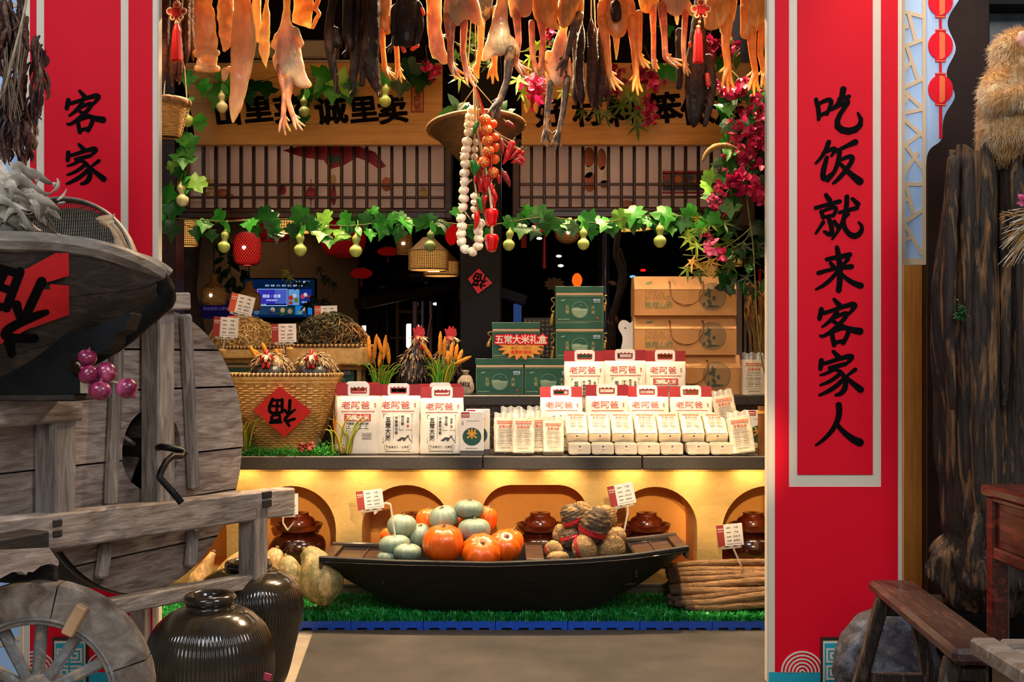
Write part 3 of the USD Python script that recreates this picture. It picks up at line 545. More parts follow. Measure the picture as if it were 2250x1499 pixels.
# small white cartons with a green disc
def make_carton():
    t = thing('rice_carton', 'x', 'carton', None, 'small white rice cartons')
    obj('body', bx((0, 0, .11), (.112, .05, .2), .002), M('white_carton', '#e5ddd0', r=.5), t); obj('base', bx((0, 0, .012), (.1125, .0505, .024), .001), M('carton_base', '#57504e', r=.5), t)
    f = lambda g, d=.0008, x=0, z=0: xf(prism(g, d), (x, -.025 - d, z))
    obj('green_disc', f(E(.045, .043), .0008, 0, .09), M('disc_green', '#1d4b3b', r=.5), t); obj('lettering', f(text('米', .05, 3), .0016, 0, .104), M('gilt_orange', '#d9962f', r=.45), t)
    obj('red_label', f(sbox(-.05, 0, -.012, .026), .0008, 0, .182), m_pr, t); obj('lettering', f(U(at(greek(.03, .004, 2), -.03, .196), at(greek(.03, .003, 4), -.03, .189)), .0016), m_prl, t)
    obj('lettering', f(U(at(greek(.06, .003, 6), .005, .166), at(greek(.06, .005, 7), 0, .034), at(text('五常', .011, 0, True), -.045, .155))), m_pg, t); return t
cart = make_carton()
copy(cart, 'small white carton with dark green disc and golden character, front of the pair', (P(1037, 0, 5.48)[0], 5.5, ZT))
copy(cart, 'small white carton standing behind its twin beside the rice bags', (P(1050, 0, 5.56)[0], 5.57, ZT), 0, 0, 0, 1.04)
copy(cart, 'white carton with green disc half hidden at the counter\'s right end', (P(1668, 0, 5.62)[0], 5.64, ZT), -.1, 0, -.1)

# vacuum-packed rice bricks
def make_brick(lit):
    t = thing('rice_brick', 'x', 'rice pack', None, 'vacuum-packed rice bricks')
    b = rough(xf((lambda m: (np.array(m.vertices), np.array(m.faces)))(trimesh.creation.box((.108, .056, .168)).subdivide().subdivide().subdivide()), (0, 0, .084)), .004, 30, 3)
    v, f = b; v = v.copy(); e = np.clip((np.abs(v[:, 0]) - .044) / .01, 0, 1) * np.clip((np.abs(v[:, 1]) - .018) / .01, 0, 1); v[:, 0] *= 1 - .06 * e; v[:, 1] *= 1 - .12 * e
    obj('body', (v, f), m_brick, t, 50); obj('end_flap', cat(bx((0, 0, -.0015), (.1, .046, .004), .0015), bx((0, -.001, -.004), (.012, .006, .004), .001)), m_brickend, t)
    obj('end_mark', bx((0, -.012, -.0042), (.008, .006, .003), .0005), m_pk, t)
    obj('film_crimp', xf(thick(grid(14, 3, lambda u, w: np.stack([(u - .5) * .1, .006 * np.sin(u * 11) + .01 * (w - .5), .166 + w * .035 + .004 * np.sin(u * 17)], -1)), .0008), (0, 0, 0)), m_film, t, True)
    p = lambda g, d=.0012: xf(prism(g, d), (0, -.0315, 0)); r = random.Random(4)
    obj('lettering', p(U(at(greek(.082, .006, 1), 0, .148), at(greek(.076, .005, 2), 0, .139), at(text('五常大米', .017, 1, sx=.9), 0, .122))), M('print_orange', '#c4522f', r=.5) if not lit else stage_mat('print_orange'), t)
    fr = U(*[sbox(a - .0004, .03, a + .0004, .1) for a in (-.036, 0, .036)], *[sbox(-.036, z - .0004, .036, z + .0004) for z in (.03, .053, .077, .1)])
    obj('print', p(U(fr, at(greek(.06, .003, 9), -.002, .106), at(greek(.05, .004, 10), 0, .018), *[at(greek(.024, .0032, 30 + k), (-.018, .018)[k % 2], .092 - .0105 * (k // 2)) for k in range(12)])), m_pg, t); return t
brick = make_brick(0)
def br(px, Y, z, label, tilt=0, rz=0, rx=None, ry=0, sc=1): return copy(brick, label, (P(px, 0, Y)[0], Y, z), rz, ry, -tilt if rx is None else rx, sc)
od = ['first', 'second', 'third', 'fourth', 'fifth', 'sixth', 'seventh']
for k, px in enumerate((1274, 1325, 1376, 1426, 1477, 1535, 1587)): br(px, 5.45, ZT + .033, f'rice brick lying end-on in the bottom row, {od[k]} from the left', PI / 2)
for k, px in enumerate((1268, 1318, 1369, 1421, 1472, 1524, 1576)): br(px, 5.515, ZT + .083, f'rice brick slanting on the upper row, {od[k]} from the left', .98, .0)
br(1110, 5.5, ZT + .012, 'rice brick at the far left of the rice brick group, brightly lit', .3, .05)
br(1150, 5.46, ZT + .012, 'rice brick with pinkish base, second in front at the left of the group', .28)
br(1184, 5.54, ZT + .012, 'rice brick squeezed behind the two front ones at the left of the group', .22, -.05)
br(1216, 5.47, ZT + .012, 'low rice brick with pinkish base in front of the tilted overexposed bag', .42, .0, sc=.94)
br(1125, 5.66, ZT + .01, 'rice brick standing at the back left, only its crimped top showing', .05, .1, sc=1.08)
br(1150, 5.62, ZT + .01, 'rice brick standing behind the pinkish-based one, crimped film top', .1, -.05, sc=1.02)
br(1182, 5.7, ZT + .01, 'rice brick standing at the back near the tilted bag', .05, .0, sc=1.08)
br(1634, 5.46, ZT + .012, 'tall rice brick leaning at the right front corner of the counter', .3, -.12, ry=-.13, sc=1.05)
br(1600, 5.62, ZT + .12, 'rice brick slanting above the upper row beside the right-end rice bag', .2, -.1, ry=-.16, sc=.98)
br(1655, 5.96, ZS, 'rice brick standing upright on the shelf beside the cartons', .03, -.05, sc=1.1)
lp = sprof([(.0, 0), (.024, .0), (.024, .1), (.025, .22), (.022, .232), (.022, .25), (.0, .25)], 7)
bc = thing('bamboo_cup', 'brown bamboo cup with a yellow band at the right end of the counter', 'cup', P(1677, 1003, 5.5)); cxy = P(1677, 1003, 5.5); cxy[2] = ZT
obj('cup', lathe([(0, 0), (.026, 0), (.026, .235), (.021, .235), (.021, .02), (0, .02)], 24, cxy), M('bamboo_brown', '#8a5526', '#6b3d18', r=.35, sc=10, st=(1, 1, .1)), bc, 30); obj('band', lathe([(.0265, .2), (.028, .2), (.028, .214), (.0265, .214)], 24, cxy), M('band_yellow', '#d09a3a', r=.4), bc, 30)

# green gift boxes
GW, GH, GD = .258, .19, .19
def make_gbox(tassel=True):
    t = thing('gift_box', 'x', 'gift box', None, 'dark green rice gift boxes')
    obj('body', bx((0, GD / 2, .072), (GW - .004, GD - .004, .144), .0015), m_green, t); obj('band', bx((0, GD / 2, .15), (GW - .008, GD - .008, .014), .001), m_beige, t); obj('lid', bx((0, GD / 2, .1735), (GW, GD, .033), .002), m_green, t)
    q = lambda g, d=.0008: xf(prism(g, d), (0, .0012 - d, 0)); fr = sbox(-.124, .004, .124, .14); fr = fr.difference(fr.buffer(-.001))
    cir = Point(0, .066).buffer(.043, 24); hill = cir.buffer(-.003).intersection(U(sbox(-.05, .0, .05, .062), at(E(.03, .012), -.018, .066), at(E(.03, .01), .024, .062)))
    cuts = U(*[LineString([(-.05, .028 + .009 * k), (.0, .034 + .008 * k), (.05, .026 + .01 * k)]).buffer(.0008) for k in range(4)])
    obj('print', q(U(cir.difference(cir.buffer(-.0016)), hill.difference(cuts), at(E(.004, .0012), .004, .092), at(E(.012, .003), -.088, .116, 1, 12))), m_pale, t)
    obj('lettering', q(U(at(text('五常', .024, 0, True, .05), -.066, .066), at(text('大米', .024, 0, True, .05), .07, .066), fr)), m_gold, t)
    obj('logo', q(U(at(text('老阿爸', .013, 2), .089, .118), at(greek(.034, .004, 5), .089, .107))), M('logo_pale', '#b9cde2', r=.5) if tassel else stage_mat('logo_pale'), t)
    obj('seal', q(sbox(.088, .018, .098, .03)), m_pr, t); obj('small_print', q(at(greek(.06, .005, 2), -.085, .016)), m_pale, t)
    return t
gb = make_gbox()
SY = 6.0
for px, k, lb_ in ((1098, 0, 'green gift box at the left of the bottom layer on the shelf'), (1205, 0, 'green gift box in the bottom layer, half behind the tilted rice bag'), (1134, 1, 'green gift box behind the yellow starburst price sign'), (1274, 1, 'green gift box in the middle of the three-high stack'), (1274, 2, 'topmost green gift box, alone at the top of the stack'), (1318, 0, 'green gift box at the bottom of the stack, hidden behind the upper-row bags')):
    copy(gb, lb_, (P(px, 0, SY)[0], SY, ZS + k * .1905))
copy(gb, 'green gift box on the shelf behind the reeds and basket', (P(726, 0, 6.08)[0], 6.08, ZS)); copy(gb, 'green gift box lying under the straw tray, mostly hidden behind the big basket', (P(520, 0, 6.1)[0], 6.1, ZS))
m_cord = M('gold_cord', '#c9a44f', '#8f6a28', r=.35, sc=60, metal=.5)
def cord(px, py, L, seed, label):
    r = random.Random(seed); o = P(px, py, SY + .06); t = thing('tassel_cord', label, 'tassel', o, 'gold tassel cords of the gift boxes'); s = SY / F
    obj('loop', tube([o + np.array([x * s, 0, -z * s]) for x, z in ((4, -6), (-4, 0), (2, 8), (-3, 16), (0, L * .45))], .0035, 6, 18), m_cord, t, True)
    obj('knot', ball(o + (0, 0, -L * .45 * s), .009, 1), m_cord, t, True)
    obj('fringe', tube([o + (0, 0, -L * .45 * s), o + (-.004, 0, -L * .6 * s), o + (-.01, 0, -L * s)], [.004, .009, .013], 9, 6), m_cord, t, True)
cord(1216, 660, 58, 1, 'gold tassel cord at the left side of the topmost green box'); cord(1330, 655, 30, 2, 'gold cord at the right side of the topmost green box'); cord(1216, 738, 62, 3, 'gold tassel cord at the left side of the middle green box'); cord(1330, 738, 30, 4, 'gold cord at the right side of the middle green box'); cord(1077, 735, 28, 5, 'gold cord at the left side of the box with the starburst sign'); cord(1192, 750, 30, 6, 'gold tassel cord at the right of the starburst sign')

# starburst price sign
sg = thing('price_sign', 'yellow starburst price sign with red outlined characters on the green box', 'sign', P(1145, 780, 5.97)); s = 5.97 / F; o = P(1145, 763, 5.97)
star = Polygon([((34 + 9 * (k % 2)) * (1.12 if k % 2 else 1) * s * math.cos(a) * 1.02, (17 + 10 * (k % 2)) * s * math.sin(a)) for k, a in enumerate(np.arange(32) * PI / 16)])
obj('starburst', xf(prism(star, .005), o), M('starburst_yellow', '#f2b32b', '#e68a1e', r=.4, sc=8), sg); obj('rim', xf(prism(star.buffer(.004).difference(star.buffer(-.001)), .004), o + (0, .001, 0)), M('starburst_rim', '#e0782a', r=.4), sg)
tt = text('五常大米礼盒', 20 * s, 2, gap=-.06); o2 = P(1145, 746, 5.965)
obj('outline', xf(prism(tt.buffer(2.6 * s), .006), o2 + (0, .002, 0)), m_red, sg); obj('lettering', xf(prism(tt, .003), o2 + (0, -.001, 0)), m_prl, sg)
obj('lettering', xf(prism(at(text('（8斤装）', 8 * s, 1), 0, 8 * s), .002), o - (0, .002, 0)), m_pk, sg); obj('lettering', xf(prism(U(at(text('售价：108元', 8 * s, 1), 0, -2 * s)), .002), o - (0, .002, 0)), M('price_orange', '#c9751d', r=.5), sg); obj('lettering', xf(prism(at(text('会员价:98元', 8.5 * s, 2), 0, -11 * s), .002), o - (0, .002, 0)), m_red, sg)
# white bear-shaped cut-out board
bo = lambda x, y: tuple(P(x, y, 6.12)[[0, 2]])
be = U(Polygon([bo(*p) for p in spl([(1367, 800), (1366, 760), (1366, 735), (1359, 722), (1362, 708), (1372, 703), (1384, 710), (1396, 700), (1412, 706), (1420, 740), (1420, 800)], 50)]), Point(*bo(1372, 717)).buffer(13 * 6.12 / F))
bt = thing('bear_board', 'white bear-shaped cut-out board half behind the brown cartons', 'cut-out', P(1392, 868, 6.12)); obj('board', xf(prism(U(be, sbox(*bo(1370, 868), *bo(1420, 790))), .012), (0, 6.12, 0)), m_white, bt); obj('eye', xf(prism(Point(*bo(1374, 721)).buffer(.004), .002), (0, 6.118, 0)), m_ink, bt)

# brown paper cartons with rope handles
KW, KH = .54, .2125
def make_kraft():
    t = thing('kraft_carton', 'x', 'carton', None, 'brown gift cartons stacked at the right'); prof = [(0, 0), (0, .138), (.045, .2095), (.16, .2095), (.2, .138), (.2, 0)]
    v = np.array([[sx * KW / 2, y, z] for sx in (-1, 1) for y, z in prof]); f = [[0, 6 + 0, 6 + 1], [0, 7, 1]]; F_ = []
    for k in range(6):
        a, b = k, (k + 1) % 6; F_ += [[a, b + 6, b], [a, a + 6, b + 6]]
    F_ += [[0, k, k + 1] for k in range(1, 5)] + [[6, 6 + k + 1, 6 + k] for k in range(1, 5)]
    m = trimesh.Trimesh(v, np.array(F_), process=False); trimesh.repair.fix_normals(m); obj('body', m, m_kraft, t)
    obj('crease', bx((0, .0, .138), (KW - .002, .0016, .0016), .0003), M('crease', '#a87440', r=.6), t)
    sl = math.atan2(.045, .0715)
    def onk(g, d=.0008):                                                  # prints follow the sloping upper flap
        q = []
        for part, up in ((g.intersection(sbox(-1, -1, 1, .138)), 0), (g.intersection(sbox(-1, .138, 1, 1)), 1)):
            if part.is_empty: continue
            w, ff = prism(part, d); w = w.copy(); w[:, 1] -= d
            if up: e = w[:, 2] - .138; w[:, 1] += e * .63
            q.append((w, ff))
        return cat(q)
    obj('logo', onk(Polygon([(-.21, .165), (-.2, .178), (-.17, .182), (-.182, .168)])), m_kgreen, t)
    thin = lambda s_, h: text(s_, h, 0)
    obj('lettering', onk(U(at(thin('TIEGUN', .03), -.165, .118), at(thin('SHANYAO', .03), -.15, .093))), M('kraft_pale', '#9c7a46', r=.6), t)
    obj('lettering', onk(at(text('铁棍山药', .038, 0, gap=-.02), -.143, .055)), m_kgreen, t)
    dsc = Point(.142, .1).buffer(.073, 24); obj('disc', onk(dsc), m_kdisc, t); obj('disc_rim', onk(dsc.difference(dsc.buffer(-.0015)), .0014), m_kdark, t)
    r = random.Random(5); pl_ = U(*[at(E(r.uniform(.006, .013), r.uniform(.005, .009)), .125 + r.gauss(0, .012), z, 1, r.uniform(0, 180)) for z in np.linspace(.05, .14, 13)], LineString([(.13, .05), (.128, .1), (.12, .15)]).buffer(.0016), *[at(E(.035, .004), .145, .045 + .004 * k, 1, 4 - 5 * k) for k in range(2)])
    obj('drawing', onk(pl_, .0016), m_kdark, t)
    for dy in (0, .006): obj('rope_handle', tube([(-.085 + dy, -.002 + .03, .183), (-.079, -.006, .12), (-.065, -.014 - dy, .08), (-.01, -.02 - dy, .05 + dy), (.05, -.016, .068), (.08, -.01, .1), (.089 + dy, .025, .183)], .0026, 6, 40), m_rope, t, True)
    return t
kb = make_kraft(); kx = lambda px: P(px, 0, 6.02)[0]
copy(kb, 'brown carton at the bottom of the three, mostly behind the rice bags', (kx(1516), 6.02, ZS)); copy(kb, 'brown carton with rope handle in the middle of the stack of three', (kx(1507), 6.03, ZS + .2095)); copy(kb, 'topmost brown carton with a hanging rope handle', (kx(1507), 6.03, ZS + .419))
# small cloth pouch
po = P(1023, 869, 5.97); ph = thing('cloth_pouch', 'small pale cloth pouch with dark lettering between reeds and green box', 'pouch', (po[0], po[1], ZS)); pm = rough(lathe(sprof([(.0, 0), (.035, .003), (.043, .03), (.04, .07), (.022, .1), (.012, .108), (.02, .122), (.0, .124)], 26), 24), .006, 28, 2)
obj('pouch', xf(pm, (po[0], po[1], ZS)), M('linen', '#b5a48c', '#9c8b74', r=.9, sc=60, bp=.3), ph, True); obj('tie', xf(tube([(.014 * math.cos(a), .014 * math.sin(a), .107) for a in np.linspace(0, 2 * PI, 14)], .003, 5), (po[0], po[1], ZS)), m_rope, ph, True)
tv, tf = prism(text('MIX', .03, 4), .002); an = tv[:, 0] / .041; obj('lettering', (np.stack([po[0] + (.0455 + -tv[:, 1]) * np.sin(an), po[1] - (.0455 - tv[:, 1]) * np.cos(an), ZS + .055 + tv[:, 2] - .1 * tv[:, 0]], 1), tf), m_pk, ph)
# ---------------------------------------------------------------- basket, trays, hens, reeds and price tags on the counter
m_wick = M('wicker', '#b98a45', '#8a5f28', r=.6, sc=40, st=(1, 1, 3), rv=.1); m_wickd = M('wicker_dark', '#4a2d14', '#5c3a1a', r=.6, sc=30); m_wickl = M('wicker_light', '#d3a861', '#b98b47', r=.55, sc=30)
def rrect(hx, hy, r, n=96):                                            # rounded rectangle outline, n points
    g = sbox(-hx + r, -hy + r, hx - r, hy - r).buffer(r, 12).exterior; return np.array([g.interpolate(k / n, True).coords[0] for k in range(n)])
def woven(cx, cy, z0, z1, hx0, hy0, hx1, hy1, rows, t, mt, n=112, rr=.3, bow=0):
    st = []
    for k in range(rows):
        f = (k + .5) / rows; ff = f + bow * math.sin(PI * f); hx, hy = hx0 + (hx1 - hx0) * ff, hy0 + (hy1 - hy0) * ff
        p = rrect(hx, hy, min(hx, hy) * rr * 2, n); c = p / np.linalg.norm(p, axis=1, keepdims=True); w = .0022 * np.where((np.arange(n) // 2 + k) % 2, 1, -1)
        q = np.stack([p[:, 0] + c[:, 0] * w, p[:, 1] + c[:, 1] * w, np.full(n, z0 + (z1 - z0) * f)], 1) + (cx, cy, 0)
        st.append(tube(np.vstack([q, q[:1]]), [(.0028, (z1 - z0) / rows * .5)] * (n + 1), 5, ref=(0, 0, 1), cap=False))
    return obj('weave', cat(st), mt, t, True, kind='stuff')
def wrapped_rim(cx, cy, z, hx, hy, r, t, nm='rim', rr=.3, n=160):
    p = rrect(hx, hy, min(hx, hy) * rr * 2, n); q = np.stack([p[:, 0] + cx, p[:, 1] + cy, np.full(n, z)], 1); q = np.vstack([q, q[:1]])
    obj(nm, tube(q, r * .82, 8, cap=False), m_wickd, t, True)
    obj(nm + '_wrap', cat([tube([q[k] - (q[k + 1] - q[k]) * .1, q[k] * .45 + q[k + 1] * .55 + (0, 0, .0005)], r, 7) for k in range(0, n, 2)]), m_wickl, t, kind='stuff')
bk = thing('wicker_basket', 'big tapered wicker basket with a red diamond paper, two hens looking over its rim', 'basket', (P(629, 0, 5.72)[0], 5.72, ZT)); bcx, bcy = P(629, 0, 5.72)[0], 5.7
zr = P(0, 826, 5.55)[2]; H_ = zr - ZT
woven(bcx, bcy, ZT + .004, zr - .035, .145, .10, .262, .2, 30, bk, m_wick, bow=.12)
obj('liner', cat([xf(tube(np.vstack([np.stack([*rrect(h, v, min(h, v) * .6, 40).T, np.zeros(40)], 1), ]), .001, 3), (0, 0, -9)) for h, v in ()] + [grid(25, 2, lambda u, w: np.stack([bcx + (.138 + .112 * w) * np.cos(u * 2 * PI), bcy + (.094 + .096 * w) * np.sin(u * 2 * PI), ZT + .004 + w * (H_ - .06)], -1))]), m_wickd, bk, True)
for z, hx, hy, r in ((zr - .03, .262, .2, .008), (zr - .008, .268, .206, .016)): obj('band', tube(np.vstack([(q := np.stack([*(rrect(hx, hy, hy * .6, 80) + (bcx, bcy)).T, np.full(80, z)], 1)), q[:1]]), [(.005, r)] * 81, 8, ref=(0, 0, 1), cap=False), m_wickl, bk, True)
wrapped_rim(bcx, bcy, zr + .004, .27, .208, .0105, bk)
for px, tl in ((612, 0), (685, .25)): a = P(px, 975, 5.6); obj('stave', xf(bx((0, 0, .1), (.032, .008, .2), .002), (P(px, 0, 5.6)[0] * 1.0, 5.602 - .012, ZT), -.28 if px < 650 else -.3, tl), m_wickd, bk)
dia = thing('fortune_paper', 'red diamond paper with an upside-down black character on the big wicker basket', 'paper', P(618, 963, 5.48)); od_ = P(618, 906, 5.48); sq = Polygon([(-63, 4), (-2, 57), (66, 2), (2, -57)]); s5 = 5.48 / F
def leanprint(g, d, off): v, f = xf(prism(affinity.scale(g, s5, s5, origin=(0, 0)), d), od_); v = v.copy(); v[:, 1] -= (v[:, 2] - od_[2]) * .34 - .015 + off; return v, f
obj('paper', leanprint(sq.segmentize(20), .002, 0), m_redd, dia); obj('lettering', leanprint(at(BR['福'], 2, 0, 58, 172), .0012, .0012), m_ink, dia)

# hens: brown hackles, black breast, red comb and wattles
m_fb = M('hen_brown', '#8a6a45', '#3f2a1a', r=.7, sc=55, c3='#b8966a', lo=.4, hi=.6, dist=.4); m_fk = M('hen_black', '#0e0c0d', '#1c1a1c', r=.45, sc=40); m_comb = M('comb_red', '#c4141a', '#a50d14', r=.45, sc=40, sss=.2); m_face = M('hen_face', '#c9463a', '#b0302a', r=.55, sc=50); m_beak = M('beak', '#d8c2a0', r=.4); m_eye = M('glass_eye', '#150b05', r=.1)
def feathers(surf, n, L, w, seed, down=(0, 0, -1), sel=None, lift=.15):
    r = np.random.default_rng(seed); t = trimesh.Trimesh(*surf, process=False); p, fi = trimesh.sample.sample_surface(t, n * 3, seed=seed); N = t.face_normals[fi]
    if sel is not None: k = sel(p); p, N = p[k], N[k]
    p, N = p[:n], N[:n]; out = []
    for q, nn in zip(p, N):
        d = np.array(down) + r.normal(0, .18, 3); d = d - nn * (d @ nn); d = d / (np.linalg.norm(d) + 1e-9) + nn * lift; s_ = np.cross(d, nn); l = L * r.uniform(.7, 1.2)
        a = q + nn * .002; V = np.array([a, a + d * l * .5 + s_ * w, a + d * l + nn * .003, a + d * l * .5 - s_ * w, a + d * l * .5 + nn * .004]); out.append((V, np.array([[0, 1, 4], [1, 2, 4], [2, 3, 4], [3, 0, 4]])))
    return cat(out)
def fowl(name, label, base, mir, full, group):
    t = thing(name, label, 'chicken', base, group); b = np.array(base, float); X = lambda x, y, z: b + (mir * x, y, z)
    if full:                                                             # standing cockerel seen from the front left, head turned to the right
        body = organic([([X(-.01, .08, .1), X(.0, .02, .13), X(.01, -.01, .2)], [.07, .078, .05]), ([X(.01, -.01, .2), X(.022, -.02, .262)], [.05, .025]), ([X(.022, -.02, .262), X(.03, -.03, .29)], [.025, .026]), ([X(-.03, .1, .12), X(-.05, .16, .2)], [.05, .02]), ([X(.0, .02, .1), X(.0, .02, .05)], [.055, .04])], .01, 8); hx = (.032, -.032, .292)
        obj('leg', tube([X(-.02, .03, .06), X(-.02, .02, .0)], .008, 6), m_beak, t, True); obj('leg', tube([X(.03, .03, .06), X(.03, .02, .0)], .008, 6), m_beak, t, True)
    else:                                                                # hen sitting in the basket, facing us with its head low
        body = organic([([X(0, .06, -.02), X(0, .0, .0)], [.1, .085]), ([X(0, -.0, .0), X(0, -.05, .045)], [.07, .034]), ([X(0, -.05, .045), X(0, -.075, .055)], [.03, .025]), ([X(-.055, .03, -.02), X(-.065, .06, -.03)], [.045, .045]), ([X(.055, .03, -.02), X(.065, .06, -.03)], [.045, .045])], .01, 8); hx = (0, -.08, .058)
    obj('body', body, m_fb if not full else m_fk, t, True)
    if full:
        obj('plumage', feathers(body, 260, .05, .008, 3, sel=lambda p: (p[:, 2] > b[2] + .1)), m_fb, t, kind='stuff'); obj('plumage', feathers(body, 260, .05, .01, 5, sel=lambda p: (p[:, 2] < b[2] + .2) & (p[:, 1] < b[1] + .06)), m_fk, t, kind='stuff')
        h = lambda x, z, y=0: X(hx[0] + x, hx[1] + y, hx[2] + z)
        obj('face', organic([([h(-.004, -.002, -.004), h(.012, -.002, -.004)], [.0235, .017])], .006, 6), m_face, t, True)
        obj('beak', tube([h(.018, .002, -.006), h(.034, -.002, -.008), h(.047, -.012, -.01)], [.011, .008, .001], 8), m_beak, t, True)
        cb = Polygon([(-.022, .012), (-.03, .05), (-.015, .042), (-.006, .064), (.003, .048), (.014, .062), (.016, .044), (.026, .05), (.03, .02), (.02, .008)]).buffer(.004).buffer(-.001)
        v, f = prism(cb, .01); obj('comb', rough((np.stack([mir * v[:, 0], v[:, 1], v[:, 2]], 1) + X(hx[0], hx[1] - .005, hx[2] + .006), f[:, ::mir]), .002, 90), m_comb, t)
        for y in (-.014, .006): obj('wattle', organic([([h(.016, -.018, y), h(.012, -.045, y)], [.008, .013])], .006, 5), m_comb, t, True)
        obj('eye', ball(h(.006, .003, -.0275), .0045, 2), m_eye, t, True)
    else:
        obj('breast', organic([([X(-.025, -.055, -.03), X(.025, -.055, -.03)], [.06, .06])], .01, 6), m_fk, t, True)
        obj('plumage', feathers(body, 420, .045, .007, 9, (0, -.3, -1)), m_fb, t, kind='stuff')
        h = lambda x, z, y=0: X(hx[0] + x, hx[1] + y, hx[2] + z)
        for sx in (-1, 1): obj('cheek', organic([([h(sx * .02, .004, -.006), h(sx * .024, -.012, -.01)], [.013, .009])], .006, 5), m_comb, t, True); obj('eye', ball(h(sx * .027, .008, -.016), .004, 1), m_eye, t, True)
        obj('beak', tube([h(0, .004, -.015), h(0, -.008, -.034), h(0, -.022, -.042)], [.012, .008, .001], 8), m_beak, t, True)
        obj('comb', rough(organic([([h(0, .015, -.014), h(0, .034, .002), h(0, .03, .026)], [.006, .009, .005])], .006, 5), .002, 90), m_comb, t, True)
        for sx in (-1, 1): obj('wattle', organic([([h(sx * .008, -.022, -.022), h(sx * .012, -.046, -.024)], [.006, .009])], .006, 5), m_comb, t, True)
fowl('hen', 'brown hen with black breast in the left half of the wicker basket', P(594, 812, 5.66), 1, False, 'hens in the wicker basket'); fowl('hen', 'brown hen with black breast in the right half of the wicker basket', P(691, 812, 5.66), -1, False, 'hens in the wicker basket')
fowl('cockerel', 'standing cockerel with black breast between the two clumps of reeds', (P(908, 0, 5.98)[0], 5.98, ZS), 1, True, 'cockerels on the shelf'); fowl('cockerel', 'cockerel half hidden behind the right clump of reeds, red comb showing', (P(978, 0, 6.13)[0], 6.13, ZS), 1, True, 'cockerels on the shelf')

# artificial reeds with orange spikes
m_reed = M('reed_leaf', '#3f8f1c', '#8fc22e', r=.45, sc=7, tl=.3, rv=.2); m_reedy = M('reed_yellow', '#c9a52c', '#7fa52a', r=.45, sc=9, tl=.3, rv=.2); m_spike = M('reed_spike', '#e0931a', '#c4700f', r=.8, sc=90, bp=.6, bsc=200, rv=.15)
def reeds(name, label, px, py, Y, z, nbl, spikes, hmax, seed, spread=1, mt=None):
    r = random.Random(seed); b = np.array([P(px, 0, Y)[0], Y, z]); t = thing(name, label, 'artificial plant', b, 'artificial reed clumps')
    obj('base', rough(ball(b + (0, 0, .018), .03, 2, (1, 1, .6)), .006, 40), m_wickd, t)
    for k in range(nbl):
        a = r.uniform(0, 2 * PI); ln = hmax * r.uniform(.55, 1.05); out_ = r.uniform(.1, .62) * spread; p0 = b + (.035 * r.uniform(-1, 1) * spread, .03 * r.uniform(-1, 1), .01); d = np.array([math.cos(a), .5 * math.sin(a), 0])
        p = [p0, p0 + d * ln * out_ * .25 + (0, 0, ln * .5), p0 + d * ln * out_ * .7 + (0, 0, ln * .85), p0 + d * ln * out_ * 1.2 + (0, 0, ln * r.uniform(.8, .98))]
        obj('leaf', tube(p, [(.0035, .001), (.0045, .001), (.003, .0008), (.0004, .0004)], 4, 9, ref=(-d[1], d[0] + .01, .1)), mt or (m_reed if r.random() < .75 else m_reedy), t, True)
    for sx, sy, ex, ey in spikes:
        a, c = P(sx, sy, Y - .03 + r.uniform(-.02, .02)), P(ex, ey, Y - .03); obj('spike', rough(tube([a, a * .7 + c * .3, a * .3 + c * .7, c], [.005, .011, .0105, .003], 9, 12), .0015, 160), m_spike, t, True)
        obj('stalk', tube([b + (r.uniform(-.02, .02), 0, .02), (b + a) / 2 + ((a - b)[0] * .15, 0, 0), a], .0018, 5, 8), m_reedy, t, True)
reeds('reed_clump', 'green reed clump with orange spikes left of the standing cockerel', 836, 845, 5.95, ZS, 46, [(812, 790, 810, 738), (822, 780, 828, 734), (838, 775, 830, 740), (842, 790, 848, 736), (855, 800, 851, 752), (832, 805, 838, 766), (822, 790, 824, 768)], .17, 1)
reeds('reed_clump', 'green reed clump with orange spikes right of the standing cockerel', 968, 845, 5.93, ZS, 56, [(950, 790, 926, 752), (966, 782, 968, 728), (975, 785, 978, 740), (990, 790, 994, 752), (1000, 790, 1005, 756), (1006, 795, 1016, 768), (1000, 800, 1036, 783), (985, 800, 984, 770)], .2, 2)
reeds('reed_clump', 'small reed clump with yellow spikes behind the hens', 560, 800, 5.86, ZS - .28, 10, [(590, 790, 576, 752), (565, 788, 549, 760), (577, 790, 557, 768), (612, 795, 606, 766), (625, 795, 612, 775)], .2, 3, .6)
reeds('reed_tuft', 'yellow and orange grass tuft on the counter before the leftmost rice bag', 750, 995, 5.5, ZT, 16, [], .19, 5, 1.3, m_reedy); reeds('reed_tuft', 'pale green grass tuft at the left end of the counter beside the winnowing drum', 536, 990, 5.5, ZT, 18, [], .19, 6, .8, m_reedy)
t_ = stage.GetPrimAtPath('/World/reed_tuft'); 
for q in ((752, 988, 734, 898), (748, 985, 742, 905)): obj('leaf', tube([P(*q[:2], 5.49), P((q[0] + q[2]) / 2 - 8, (q[1] + q[3]) / 2, 5.48), P(*q[2:], 5.47)], [(.005, .001), (.006, .001), (.0005, .0005)], 4, 9), m_spike, t_, True)
